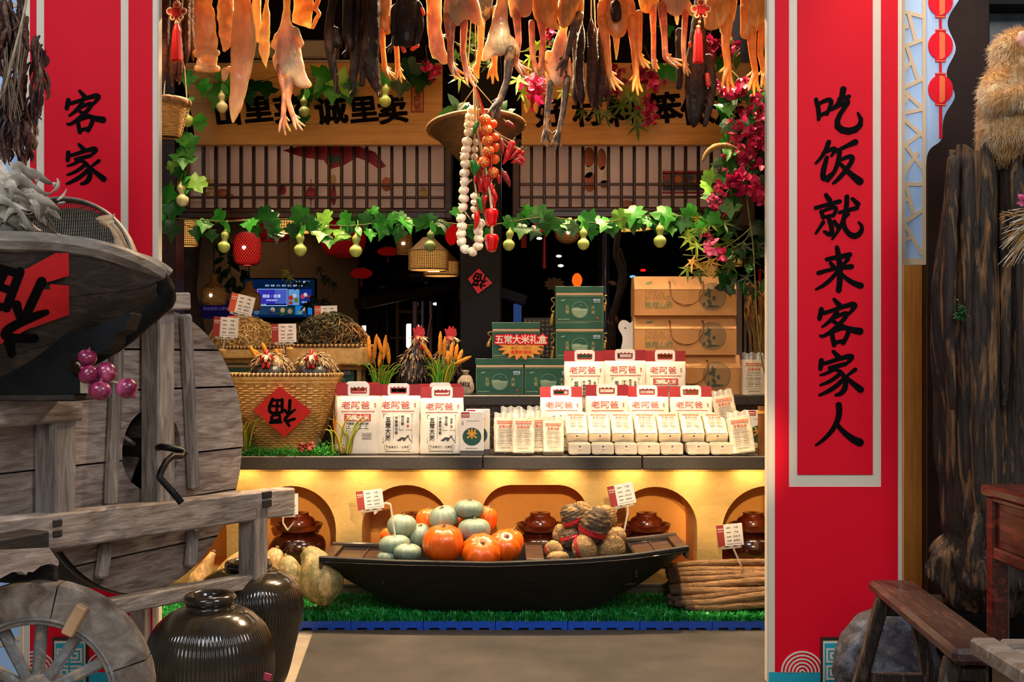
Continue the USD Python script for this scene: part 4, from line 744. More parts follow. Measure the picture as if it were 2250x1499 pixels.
# clipped moss-like greenery at the basket's foot
m_moss = M('moss_leaf', '#1f8a2c', '#4fb53a', r=.45, sc=20, tl=.3, rv=.2)
def leaflets(c, ext, n, sz, seed):
    r = np.random.default_rng(seed); p = r.normal(0, .45, (n, 3)); p[:, 2] = np.abs(p[:, 2]); p = p * ext + c; a = r.uniform(0, 2 * PI, n); e = r.uniform(-.9, .9, n); l = sz * r.uniform(.6, 1.3, n)
    d = np.stack([np.cos(a) * np.cos(e), np.sin(a) * np.cos(e), np.sin(e)], 1); s_ = np.stack([-np.sin(a), np.cos(a), r.uniform(-.5, .5, n)], 1); u = np.cross(d, s_)
    V = np.stack([p, p + d * l[:, None] * .5 + s_ * l[:, None] * .4, p + d * l[:, None], p + d * l[:, None] * .5 - s_ * l[:, None] * .4, p + d * l[:, None] * .5 + u * l[:, None] * .15], 1); f = np.array([[0, 1, 4], [1, 2, 4], [2, 3, 4], [3, 0, 4]])
    return V.reshape(-1, 3), (f[None] + 5 * np.arange(n)[:, None, None]).reshape(-1, 3)
obj('moss', cat([leaflets((P(px, 0, 5.5)[0], 5.49 + .02 * math.sin(px), ZT), (.045, .03, h), 150, .011, px) for px, h in [(525 + 14 * k, .026 + .02 * abs(math.sin(k * 1.7))) for k in range(16)]] + [leaflets((P(px, 0, 5.5)[0], 5.52, ZT), (.03, .03, .06), 130, .012, px) for px in (700, 715, 545)]), m_moss, None, label='bright green curly moss strip at the foot of the big wicker basket', cat_='artificial greenery', kind='stuff')
rs = np.random.default_rng(3); pr = P(668, 985, 5.46)
obj('red_rosette', cat([leaflets(pr + (dx, 0, 0), (.012, .01, .02), 16, .028, 40 + k) for k, dx in enumerate((0, .025, -.01))]), M('red_leaf', '#7d2a26', '#a33b2e', r=.5, sc=20, tl=.2), None, label='small reddish leaf rosette in the green moss', cat_='artificial plant', kind='stuff')

# straw trays with dried goods behind the basket
def strands(c, ext, n, L, rad, seed, curl=1.5, bias=.2):                # curly shreds heaped on a mound
    r = np.random.default_rng(seed); th = r.uniform(0, 2 * PI, n); cz = r.uniform(.0, 1, n) ** .8; q = np.stack([np.cos(th) * np.sqrt(1 - cz ** 2), np.sin(th) * np.sqrt(1 - cz ** 2), cz], 1); k = 7; out = []
    for i in range(n):
        d = r.normal(0, 1, 3); d -= q[i] * (d @ q[i]); d /= np.linalg.norm(d); e = np.cross(q[i], d); s = np.linspace(-1, 1, k)[:, None]; cu = r.uniform(-curl, curl)
        p = np.array(c) + (q[i] * r.uniform(.78, 1.03)) * ext + (d * s + e * cu * s ** 2 * .5 + q[i] * (bias * (1 - s ** 2) * r.uniform(-.5, 1.4))) * L * r.uniform(.6, 1.2); out.append(tube(p, rad, 3))
    return cat(out)
m_wool = M('wood_wool', '#d8b877', '#b48b48', r=.7, sc=30, tl=.15); m_fern = M('dried_fern', '#2c2413', '#4d3d1d', r=.7, sc=25); m_fernl = M('dried_straw', '#a9783a', '#8a5a26', r=.7, sc=25)
def tray(name, label, x0, x1, yr, yb, Y):
    c = P((x0 + x1) / 2, yb, Y); t = thing(name, label, 'tray', (c[0], Y + .12, c[2]), 'flat straw trays'); hx = (x1 - x0) / 2 * Y / F; zt_, zb_ = P(0, yr, Y)[2], c[2]
    p = rrect(hx, .14, .05, 90); q = np.stack([p[:, 0] + c[0], p[:, 1] + Y + .13, np.full(90, 0.)], 1); q = np.vstack([q, q[:1]])
    obj('wall', tube(q + (0, 0, (zt_ + zb_) / 2 - .006), [(.004, (zt_ - zb_) / 2)] * 91, 8, ref=(0, 0, 1), cap=False), m_wickl, t, True); obj('floor', xf(prism(Polygon(p * .97), .008), (c[0], Y + .13, zb_ + .006), PI / 2), m_wick, t)
    wrapped_rim(c[0], Y + .13, zt_, hx + .003, .143, .009, t, n=120); return t
tray('straw_tray', 'flat straw tray heaped with pale wood wool, beside the winnowing drum', 478, 622, 764, 786, 6.0); tray('straw_tray', 'flat straw tray heaped with dark dried herbs', 626, 812, 760, 801, 5.98)
for x0, x1, zb_, yb in ((452, 640, 786, 0), (640, 800, 801, 0)):
    st_ = thing('tray_stand', ('dark timber stand under the wood wool tray', 'timber stand under the dried herb tray')[x0 > 600], 'stand', (P((x0 + x1) / 2, 0, 6.1)[0], 6.12, ZS)); zt_ = P(0, zb_, 6.0)[2]
    for px in (x0 + 8, x1 - 8):
        for y in (6.04, 6.2): obj('leg', bx2(P(px, 0, 6.1)[0] - .012, P(px, 0, 6.1)[0] + .012, y, y + .024, ZS, zt_ - .006, .002), m_wick, st_)
    obj('top', bx2(P(x0, 0, 6.1)[0], P(x1, 0, 6.1)[0], 6.03, 6.23, zt_ - .03, zt_ - .003, .003), m_wick, st_)
c1 = P(536, 768, 6.13); c2 = P(722, 762, 6.11)
def heap(nm, label, c, ext, ms):
    t = thing(nm, label, 'dried goods', c); v, f = rough(ball(c, 1, 3, np.array(ext) * .86), .012, 14); v[:, 2] = np.maximum(v[:, 2], c[2]); obj('core', (v, f), ms[0][0], t)
    for k, (mt, n, L, rad, sub) in enumerate(ms): obj('shreds', strands(np.array(c) + np.array(sub[:3]), np.array(ext) * sub[3], n, L, rad, 20 + k), mt, t, kind='stuff')
heap('wood_wool', 'heap of pale curly wood wool on the straw tray', c1, (.19, .12, .17), [(m_wool, 1500, .05, .0016, (0, 0, 0, 1)), (m_fernl, 260, .05, .0016, (0, 0, -.02, .95))])
heap('dried_herbs', 'dark heap of dried curled herbs on the right straw tray', c2, (.195, .125, .17), [(m_fern, 1300, .04, .003, (0, 0, 0, 1)), (m_fernl, 260, .045, .0022, (.05, -.02, -.02, .95)), (M('dried_green', '#5d5a2c', '#3d3d1c', r=.7), 420, .03, .0025, (.01, 0, .04, .85))])
obj('orange_slip', bx(P(512, 696, 6.1), (.06, .03, .004), .001, 0, .2), M('orange_plastic', '#e0552a', r=.4), None, label='small orange slip on top of the wood wool heap', cat_='slip')

# acrylic price tags
m_card = M('tag_card', '#e6dfd6', r=.45); m_cred = M('tag_red', '#9c2a22', r=.45); m_ore = M('tag_orange', '#c8502a', r=.45)
def ptag(px, py, w, h, Y, roll, stem, seed, label, red=None, rz=0, foot=None):
    s = Y / F; c = P(px, py, Y); t = thing('price_tag', label, 'price tag', c, 'price cards on clear holders'); W_, H__ = w * s, h * s
    def pos(m, d=0):
        v, f = m; return xf((v - (0, d, 0), f), c, 0, -roll, rz)
    obj('card', pos(prism(sbox(-W_ / 2, -H__ / 2, W_ / 2, H__ / 2), .003)), m_card, t); obj('red_strip', pos(prism(sbox(-W_ / 2, -H__ / 2, -W_ / 4.4, H__ / 2), .0012), .0012), red or m_cred, t)
    obj('lettering', pos(prism(U(at(text('老阿爸', W_ * .075, 1), -W_ * .362, H__ * .3), at(greek(W_ * .2, H__ * .035, 3), -W_ * .362, H__ * .19)), .0008), .002), m_prl, t)
    rows = [(.33, '干货'), (.12, '产地'), (-.08, '25元/斤'), (-.26, '会员价')]
    g = U(*[at(greek(W_ * .16, H__ * .045, seed + k), -W_ * .04, H__ * r_) for k, (r_, _) in enumerate(rows)], *[at(text(tx, H__ * .1, 1), W_ * .25, H__ * r_) for r_, tx in rows], sbox(-W_ * .15, -H__ * .42, W_ * .42, -H__ * .405))
    obj('lettering', pos(prism(g, .0008), .0008), m_pk, t)
    obj('holder', pos(cat(*[bx((x * W_, -.004, -H__ / 2 - .004), (W_ * .14, .012, .012), .002) for x in (-.32, .0, .3)], bx((0, .002, -H__ / 2 - .009), (W_ * .8, .004, .008), .001))), m_film, t)
    sp_ = [P(*a, Y + .004) for a in stem] + ([P(*foot)] if foot else [])
    if stem: obj('stem', cat([tube([a, b], .0045, 7) for a, b in zip(sp_[:-1], sp_[1:])]), m_film2, t, True)
m_film2 = M('clear_rod', '#e8dccb', r=.1, alpha=.55)
ptag(531, 669, 53, 42, 5.95, -.24, [(526, 692), (520, 730)], 1, 'tilted price tag with orange strip high above the wood wool heap', m_ore, foot=(524, 745, 6.1))
ptag(496, 719, 55, 44, 5.92, -.06, [(493, 744), (490, 772)], 2, 'price tag with dark red strip at the front of the wood wool heap', foot=(490, 772, 6.01))
ptag(624, 732, 54, 41, 5.92, .02, [(622, 755), (625, 775)], 3, 'upright price tag in front between the two straw trays', foot=(630, 778, 5.99))
ptag(716, 690, 50, 36, 6.2, .02, [(716, 708), (716, 735)], 4, 'price tag half buried behind the dark dried herbs', m_ore)
ptag(631, 1108, 48, 46, 5.42, .0, [(622, 1132), (622, 1150), (632, 1165)], 5, 'price tag over the leftmost brown pickle jar, partly behind the grey rail', None, foot=(652, 1140, 5.66))
ptag(813, 1098, 58, 42, 5.1, .12, [(824, 1122), (823, 1130), (846, 1105), (858, 1108), (870, 1190)], 6, 'price tag on a bent clear rod left of the squash pile', foot=(872, 1200, 5.14))
ptag(1366, 1087, 57, 46, 5.1, .2, [(1378, 1112), (1380, 1124), (1372, 1165)], 7, 'price tag tilted above the taro pile', foot=(1358, 1186, 5.2))
ptag(1604, 1176, 57, 48, 5.15, .1, [(1610, 1202), (1626, 1238)], 8, 'price tag stuck in the bundle of long yams at the right', foot=(1632, 1256, 5.28))
YD = 6.39; fp_ = thing('fortune_paper', 'small red diamond paper with an upside-down character on the black middle post', 'paper', P(1055, 646, YD)); sD = YD / F
obj('paper', xf(prism(affinity.scale(Polygon([(-27, 4), (-3, 27), (27, -5), (-5, -29)]), sD, sD, origin=(0, 0)), .002), P(1055, 617, YD)), m_redd, fp_); obj('lettering', xf(prism(at(BR['福'], 0, 0, 30 * sD, 160), .0012), P(1055, 617, YD) - (0, .0012, 0)), m_ink, fp_)
# ---------------------------------------------------------------- cured meats hanging from rails above the opening
m_dp = M('duck_pale', '#cfbf9c', '#98927a', r=.42, sc=13, st=(1, 1, .45), c3='#c0935a', coat=.2, bp=.7, bsc=48, sss=.25, lo=.35, hi=.68); m_do = M('duck_orange', '#d8a052', '#b5803f', r=.38, sc=14, st=(1, 1, .45), c3='#e8a850', coat=.25, bp=.75, bsc=46, sss=.12); m_dy = M('duck_yellow', '#cfae72', '#94774a', r=.42, sc=14, st=(1, 1, .45), c3='#dba94f', coat=.2, bp=.7, bsc=46, sss=.12)
m_dk = M('meat_dark', '#0d0607', '#1d0e0f', r=.34, sc=22, st=(1, 1, .4), c3='#3a1c12', coat=.08, bp=.9, bsc=60, spec=.2); m_pork = M('pork_belly', '#d2ad74', '#b08f5c', r=.4, sc=7, st=(1, 1, .4), c3='#dfc08c', coat=.2, bp=.6, bsc=40, sss=.15); m_porkg = M('pork_grey', '#a88a63', '#8a6a48', r=.45, sc=9, c3='#c39a62', coat=.2, bp=.4, bsc=26, sss=.2)
m_sau = M('sausage_dark', '#2b1512', '#5b2f24', r=.35, sc=45, coat=.04, spec=.22, bp=.8, bsc=70, lo=.42, hi=.7); m_saub = M('sausage_brown', '#3c1d12', '#6a3a22', r=.35, sc=40, coat=.04, spec=.22, bp=.8, bsc=60); m_leg = M('duck_leg', '#b87d50', '#8f5f42', r=.4, sc=22, c3='#6b4a3c', coat=.2, bp=.3, bsc=60, sss=.2); m_lego = M('duck_leg_orange', '#db9440', '#bd7830', r=.38, sc=22, coat=.25, bp=.3, bsc=60, sss=.15); m_legd = M('duck_leg_dark', '#5b4638', '#3b2c27', r=.5, sc=20, c3='#a57a55', coat=.05, bp=.3, bsc=60)
m_str = M('twine', '#c9b694', '#a8926c', r=.8, sc=60); m_red2 = M('inner_red', '#c4341a', '#8f1d10', r=.35, sc=30, coat=.4, sss=.15)
RZ = 3.12
RAILY = (4.86, 5.0, 5.14)
for k, y in enumerate(RAILY):
    rt = thing('hanging_rail', ('front', 'middle', 'rear')[k] + ' steel rail above the opening from which the cured meats hang', 'rail', (-.29, y, RZ - .012)); obj('bar', tube([(-2.2, y, RZ), (1.62, y, RZ)], .012, 10), m_blk, rt)
def pts(ch, Y): return [P(c[0], c[1], Y) + (0, c[3] if len(c) > 3 else 0, 0) for c in ch], [c[2] * Y / F for c in ch]
def hung(name, label, cat_, Y, body, mt, legs=(), lm=None, flat=.6, group='cured meats hanging above the counter', extra=(), rg=(.004, 24), top=None, seed=1, res=.011):
    ty = min(RAILY, key=lambda q: abs(q - Y)); ch = [pts(c, Y) for c in body]; x0 = ch[0][0][0]; t = thing(name, label, cat_, (x0[0], Y, min(p[2] for q, _ in ch for p in q)), group)
    v, f = organic(ch, res, 8); v = v.copy(); v[:, 1] = Y + (v[:, 1] - Y) * flat; obj('body', rough((v, f), rg[0], rg[1], seed), mt, t, True)
    for lg in legs:
        L = legtoes(lg, Y); obj('leg', L, lm or m_leg, t, True)
    for nm, c, m2 in extra:
        v, f = organic([pts(q, Y) for q in c], .008, 6); v = v.copy(); obj(nm, rough((v, f), .002, 40, seed), m2, t, True)
    obj('string', tube([x0 + (0, 0, -.01), x0 * .5 + np.array([x0[0], ty, RZ]) * .5, (x0[0], ty, RZ + .004)], .0035, 6, 8), m_str, t, True); return t
def legtoes(lg, Y):                                                    # leg: points (x, y, r); the last is the ankle, then toes fan out
    ch, foot = lg; p, r = pts(ch, Y); out = [(p, r)]; a = p[-1]; s = Y / F; d = p[-1] - p[-2]; d /= np.linalg.norm(d)
    ang = math.atan2(d[0], -d[2]) + foot[1]
    for k, da in enumerate((-.32, .02, .34)):
        l = foot[0] * s * (1, 1.15, .95)[k]; w = ang + da; e = a + (math.sin(w) * l * .5, -.012 + .01 * k, -math.cos(w) * l * .5); e2 = a + (math.sin(w + .1) * l, -.02 + .016 * k, -math.cos(w + .1) * l)
        out.append(([a, e, e2], [r[-1] * .9, r[-1] * .62, r[-1] * .34]))
    w = ang - 1.1 * (1 if foot[1] >= 0 else -1) * -1; out.append(([a + (0, .006, .01), a + (math.sin(w) * foot[0] * s * .4, .012, -math.cos(w) * foot[0] * s * .4)], [r[-1] * .6, r[-1] * .3]))
    return organic(out, .01, 5)
def sausage(x0, y0, x1, y1, r, Y, label, mt, grp, k):
    a, b = P(x0, y0, Y), P(x1, y1, Y); s = Y / F; t = thing('sausage', label, 'sausage', (a[0], Y, b[2]), grp); m = (a + b) / 2 + (.012 * math.sin(k * 2.1), .01 * math.cos(k), 0)
    n = 34; v = rough(tube([a, m * .4 + a * .6, m, m * .4 + b * .6, b], [r * s * .25, r * s * .95, r * s, r * s * 1.04, r * s * .3], 12, n), .0022, 45, k); obj('body', v, mt, t, True)
    ty = min(RAILY, key=lambda q: abs(q - Y)); obj('string', tube([a, (a[0] * .97 + x0 * 0 + .01 * math.sin(k), ty, RZ)], .003, 6), m_str, t, True)
    obj('end', tube([b + (0, 0, .006), b - (0, 0, .012)], [.007, .004], 7), m_saub, t, True)
for k, (x0, y0, x1, y1, Y, w) in enumerate(((366, -70, 360, 178, 4.9, 'leftmost in front'), (384, -70, 378, 184, 4.88, 'second from the left, the longest'), (400, -60, 394, 180, 4.9, 'third from the left, behind the red tassel'), (412, -60, 408, 140, 4.93, 'fourth, bending to the right'), (392, -60, 388, 172, 4.97, 'second row, behind the red tassel'), (420, -40, 424, 128, 4.98, 'rightmost and shortest'))):
    sausage(x0, y0, x1, y1, 10.5, Y, f'long brown cured sausage of the far-left bunch, {w}', m_saub, 'brown sausages at the far left', k)
for k, (x, y0, y1, Y, w) in enumerate(((1263, 62, 226, 4.98, 'leftmost, behind'), (1279, 55, 232, 4.94, 'second from the left'), (1299, 42, 228, 4.9, 'third, the thickest in front'), (1318, 55, 232, 4.92, 'fourth from the left'), (1334, 66, 224, 4.97, 'rightmost beside the orange leg'), (1308, 60, 240, 5.0, 'hindmost and longest'))):
    sausage(x, y0, x + 1 - 2 * (k % 2), y1, 10.5, Y, f'dark knobbly cured sausage of the middle bunch, {w}', m_sau, 'dark sausages in the middle', k + 7)

CM = 'cured meat'; DK = 'cured duck'
def slab(name, label, Y, L, R, mt, th=.022, seed=0, extra=None, wrinkle=.006):   # flat slab between a left and a right outline of (x, y) points
    l, r = spl([P(*q, Y) for q in L], 22), spl([P(*q, Y) for q in R], 22); ty = min(RAILY, key=lambda q: abs(q - Y)); t = thing(name, label, CM, (l[0][0], Y, l[-1][2]), 'cured meats hanging above the counter')
    an = np.arange(16) * PI / 8; c, h = (l + r) / 2, (r - l) / 2; thk = th * np.sin(np.linspace(.35, PI - .2, 22)) ** .4
    v = c[:, None] + h[:, None] * np.sign(np.cos(an))[None, :, None] * (np.abs(np.cos(an)) ** .6)[None, :, None] + np.array([0, 1, 0]) * (np.sign(np.sin(an)) * np.abs(np.sin(an)) ** .6)[None, :, None] * thk[:, None, None] * .5
    v = v.reshape(-1, 3); k = 16; i, j = np.meshgrid(np.arange(21), np.arange(k), indexing='ij'); A, B, Cc, D = i * k + j, i * k + (j + 1) % k, (i + 1) * k + (j + 1) % k, (i + 1) * k + j
    f = np.vstack([np.stack([A, B, Cc], -1).reshape(-1, 3), np.stack([A, Cc, D], -1).reshape(-1, 3)]); o = len(v); v = np.vstack([v, c[0], c[-1]]); j = np.arange(k); f = np.vstack([f, np.stack([np.full(k, o), (j + 1) % k, j], -1), np.stack([np.full(k, o + 1), 21 * k + j, 21 * k + (j + 1) % k], -1)])
    tm = trimesh.Trimesh(v, f, process=False); tm.fix_normals(); m = tm.subdivide(); obj('slab', rough((np.array(m.vertices), np.array(m.faces)), wrinkle, 26, seed), mt, t, True)
    if extra: v, f = organic([pts(q, Y) for q in extra], .009, 6); obj('flap', rough((v, f), .003, 40, seed), mt, t, True)
    obj('string', tube([c[0] - (0, 0, .02), (c[0][0], ty, RZ)], .004, 6), m_str, t, True)
slab('pork_strip', 'broad wrinkled tan pork slab with a folded lower end, next to the brown sausages', 4.9, [(430, -60), (428, 40), (430, 100), (432, 130), (434, 156)], [(470, -60), (472, 40), (478, 100), (478, 130), (478, 158)], m_pork, .03, 1, [[(432, 118, 9), (455, 108, 9), (476, 116, 8)], [(434, 150, 8), (456, 152, 8), (476, 151, 8)]], .012)
slab('pork_strip', 'pork piece with a brown pointed tip behind the broad slab', 4.95, [(476, -60), (478, 30), (482, 80), (490, 112)], [(522, -60), (516, 30), (516, 75), (494, 113)], m_porkg, .035, 2, None, .009)
slab('pork_strip', 'long smooth orange pork strip hanging down over the sign board', 4.84, [(520, -60), (512, 30), (507, 120), (506, 190), (504, 245), (509, 270)], [(546, -60), (556, 30), (562, 95), (548, 175), (530, 238), (514, 270)], m_pork, .026, 3, [[(505, 150, 5), (494, 158, 9), (492, 174, 5)]], .004)
slab('pork_strip', 'narrow pale pork strip with a straight cut end', 4.93, [(556, -60), (555, 30), (562, 93)], [(574, -60), (574, 30), (578, 94)], m_pork, .03, 4, None, .004)
slab('pork_strip', 'wavy thin pork strip with a frayed edge', 4.9, [(578, -60), (578, 30), (570, 110), (584, 150)], [(594, -60), (592, 40), (592, 110), (586, 150)], m_pork, .018, 5, None, .009)
slab('pork_strip', 'square piece of pale rind with a frilly right edge, above the flat duck', 4.92, [(646, -60), (644, 10), (642, 48)], [(690, -60), (688, 10), (684, 64)], m_porkg, .016, 6, [[(690, -20, 6), (700, 0, 5), (692, 18, 6), (702, 30, 4), (694, 44, 5), (688, 60, 4)]], .005)
hung('flat_duck', 'pale flattened duck with splayed wings and long legs in front of the left sign', DK, 4.86, [[(631, -60, 7), (630, 20, 8), (628, 52, 11), (630, 80, 24), (634, 120, 30), (644, 155, 26)], [(612, 82, 12), (604, 100, 9)], [(646, 70, 13), (658, 95, 10), (652, 104, 7)], [(644, 150, 22), (662, 178, 16), (678, 186, 7)], [(612, 130, 14), (614, 150, 10)]], m_dp, [([(614, 146, 9), (626, 205, 7), (622, 258, 6)], (34, .1)), ([(636, 168, 13), (632, 220, 7), (645, 258, 6)], (30, .15))], m_leg, .5)
for k, (lb_, b, lg) in enumerate((('slim dark cured leg with a pale claw, left of the black pieces', [[(742, -60, 9), (728, 20, 10), (722, 80, 11), (726, 120, 10), (736, 170, 8)], [(736, 70, 12), (742, 95, 12)]], [([(737, 165, 7), (738, 190, 5)], (16, .2))]),
    ('dark cured piece with a reddish edge, behind the slim leg', [[(768, -60, 12), (766, 30, 14), (764, 80, 13), (770, 102, 8)]], [([(764, 85, 6), (762, 112, 4)], (14, -.4))]), ('glossy black cured haunch tapering to two stumps, in the middle of the black group', [[(790, -60, 15), (786, 30, 16), (782, 90, 15), (780, 140, 12), (776, 170, 10), (778, 196, 8)]], [([(779, 190, 6), (776, 200, 5)], (12, 0))]),
    ('largest black cured piece, hanging lowest beside the gourd', [[(822, -60, 14), (818, 40, 18), (812, 110, 22), (818, 160, 17), (828, 192, 10)]], [([(829, 190, 7), (831, 202, 5)], (12, .1))]), ('thin black strip between the two black haunches', [[(802, -60, 9), (800, 40, 10), (798, 120, 10), (796, 185, 6)]], []))):
    hung('cured_leg', lb_, CM, 4.88 + .03 * (k % 3), b, m_dk, lg, m_dk, .7, seed=k + 20)
hung('hung_duck', 'yellowish duck with orange legs half behind the black pieces', DK, 5.0, [[(838, -60, 10), (842, 0, 20), (840, 50, 17), (850, 66, 10)]], m_dy, [([(838, 50, 9), (842, 110, 6), (846, 152, 6)], (30, .6)), ([(862, 40, 8), (872, 110, 6), (874, 150, 6)], (28, .1))], m_lego, .6, seed=31)
hung('dark_duck', 'dark purple cured duck showing red meat at its lower end', DK, 4.9, [[(900, -60, 12), (897, -10, 24), (892, 40, 28), (890, 85, 22)], [(870, 20, 12), (868, 60, 12), (872, 95, 8)], [(918, 10, 10), (924, 60, 9), (912, 104, 6)]], m_dk, [([(868, 70, 5), (862, 100, 4)], (16, -.5))], m_legd, .6, extra=[('inner_meat', [[(884, 100, 6), (888, 112, 5)], [(906, 108, 5), (918, 100, 4)], [(926, 20, 6), (930, 30, 5)]], m_red2)], seed=32)
hung('split_duck', 'pale split duck side with a rounded belly edge, left of the pale ducks', DK, 4.9, [[(958, -60, 18), (954, 0, 18), (954, 60, 16), (962, 110, 18), (976, 132, 11)], [(950, 100, 8), (956, 124, 8)]], m_dp, [], None, .45, seed=33)
hung('hung_duck', 'pale plump duck with two dangling feet above the left part of the cone basket', DK, 4.86, [[(1010, -60, 14), (1008, -10, 32), (1004, 28, 30), (990, 42, 16)], [(1030, 10, 24), (1046, 40, 14), (1058, 54, 5)]], m_dp, [([(988, 36, 15), (990, 92, 8), (990, 142, 7)], (36, .55)), ([(1020, 48, 9), (1017, 112, 7), (1024, 152, 7)], (38, .15))], m_leg, .6, seed=34)
hung('hung_duck', 'grey-black duck with an orange foot behind the pale plump one', DK, 5.05, [[(1066, -60, 12), (1064, -10, 22), (1060, 28, 20)]], m_legd, [([(1058, 30, 10), (1056, 100, 7), (1050, 142, 6)], (30, -.25)), ([(1090, 20, 9), (1088, 100, 7), (1086, 142, 7)], (36, -.15))], m_lego, .6, seed=35)
hung('hung_duck', 'pale duck with a wide skin skirt and one long leg above the garlic', DK, 4.83, [[(1108, -60, 9), (1104, 0, 13), (1098, 50, 18), (1098, 95, 30)], [(1085, 100, 20), (1070, 122, 12), (1062, 132, 5)], [(1118, 92, 16), (1128, 112, 14)]], m_dp, [([(1122, 112, 14), (1114, 178, 8), (1098, 222, 8)], (38, -.15))], m_legd, .5, seed=36)
hung('hung_duck', 'pale duck with a pinkish foot stretching to the right, above the chilli bunch', DK, 4.87, [[(1150, -60, 14), (1146, -10, 26), (1150, 20, 20)], [(1128, 0, 14), (1132, 30, 11)]], m_dp, [([(1134, 26, 10), (1140, 90, 7), (1132, 138, 7)], (40, .9)), ([(1168, 50, 8), (1170, 120, 6), (1176, 148, 6)], (24, .3))], m_leg, .6, seed=37)
hung('hung_duck', 'orange-grey duck with a horn-like tail tip', DK, 4.9, [[(1200, -60, 14), (1196, -10, 30), (1198, 28, 28), (1210, 50, 14), (1226, 62, 4)], [(1180, 10, 14), (1184, 36, 10)]], m_do, [([(1186, 30, 11), (1194, 84, 7), (1190, 132, 7)], (34, .15))], m_leg, .6, seed=38)
hung('hung_duck', 'ochre duck with a dark bent leg, left of the dark sausages', DK, 4.92, [[(1252, -60, 14), (1254, -10, 26), (1246, 30, 24), (1240, 48, 14)], [(1272, 0, 12), (1274, 36, 9)]], m_dy, [([(1272, 34, 12), (1254, 82, 8), (1244, 128, 7)], (36, -.2))], m_legd, .6, seed=39)
hung('hung_duck', 'slender pale duck hanging lowest, two long dark legs before the right sign', DK, 4.95, [[(1240, 55, 8), (1232, 90, 14), (1226, 130, 20), (1222, 170, 20)], [(1206, 120, 10), (1210, 180, 12)], [(1244, 130, 10), (1246, 176, 10)]], m_dp, [([(1210, 182, 9), (1203, 240, 7), (1199, 285, 6)], (36, .05)), ([(1246, 172, 9), (1238, 240, 7), (1228, 290, 6)], (36, -.1))], m_legd, .55, seed=40)
hung('hung_duck', 'yellow duck with a dark cavity and a thin tail, right of the dark sausages', DK, 4.86, [[(1352, -60, 14), (1352, -10, 30), (1354, 30, 30), (1356, 62, 22)], [(1326, 10, 13), (1324, 44, 12)], [(1382, 10, 14), (1388, 48, 13)], [(1354, 80, 8), (1355, 110, 5), (1354, 130, 2)]], m_do, [([(1324, 44, 13), (1334, 110, 8), (1338, 162, 7)], (40, .45)), ([(1388, 44, 13), (1394, 112, 8), (1398, 168, 7)], (36, -.1)), ([(1404, 30, 9), (1404, 112, 7), (1402, 122, 7)], (32, .8))], m_lego, .6, extra=[('cavity', [[(1350, 20, 12, -.05), (1352, 46, 12, -.055)]], m_dk)], seed=41)
hung('hung_duck', 'tan duck with straight thin legs above the pink blossom', DK, 4.93, [[(1424, -60, 12), (1426, -10, 26), (1422, 12, 18)]], m_dy, [([(1434, 10, 9), (1436, 80, 6), (1436, 130, 6)], (24, .15))], m_leg, .6, seed=42)
hung('hung_duck', 'pinkish duck with long toes pointing right, beside the red knot', DK, 4.87, [[(1484, -60, 14), (1484, -14, 36), (1486, 12, 24)], [(1506, 10, 13), (1518, 26, 8), (1526, 35, 3)], [(1487, 36, 5), (1488, 52, 3)]], m_dp, [([(1454, 12, 11), (1460, 80, 7), (1462, 126, 7)], (38, .95)), ([(1506, 24, 8), (1502, 100, 6), (1504, 138, 6)], (26, .1))], m_leg, .6, seed=43)
hung('dark_duck', 'black-brown cured duck hanging low before the right sign, orange glow in its gaps', DK, 4.96, [[(1540, -40, 10), (1536, 60, 18), (1528, 140, 22), (1530, 200, 26), (1526, 255, 16), (1524, 276, 5)], [(1492, 70, 10), (1494, 150, 9), (1492, 192, 6)], [(1556, 130, 12), (1566, 190, 10), (1556, 250, 8), (1548, 274, 5)]], m_dk, [], None, .6, extra=[('inner_meat', [[(1551, 168, 5, -.03), (1554, 190, 6, -.03)], [(1513, 100, 4, -.03), (1514, 106, 3, -.03)]], m_red2)], seed=44)
hung('hung_duck', 'bright orange duck with one big spread foot, second from the right pillar', DK, 4.87, [[(1584, -60, 14), (1582, -10, 36), (1578, 30, 32), (1560, 54, 14)], [(1606, 0, 14), (1604, 40, 11)]], m_do, [([(1598, 36, 15), (1594, 104, 9), (1600, 150, 8)], (46, -.25))], m_lego, .6, seed=45)
hung('hung_duck', 'bright orange duck against the right pillar, two feet dangling', DK, 4.87, [[(1660, -60, 14), (1660, -10, 34), (1654, 40, 28), (1640, 72, 14)], [(1678, 20, 16), (1680, 60, 12)]], m_do, [([(1650, 60, 13), (1654, 124, 8), (1660, 160, 7)], (44, -.35)), ([(1676, 60, 10), (1670, 118, 7), (1680, 158, 7)], (36, -.3))], m_lego, .6, seed=46)

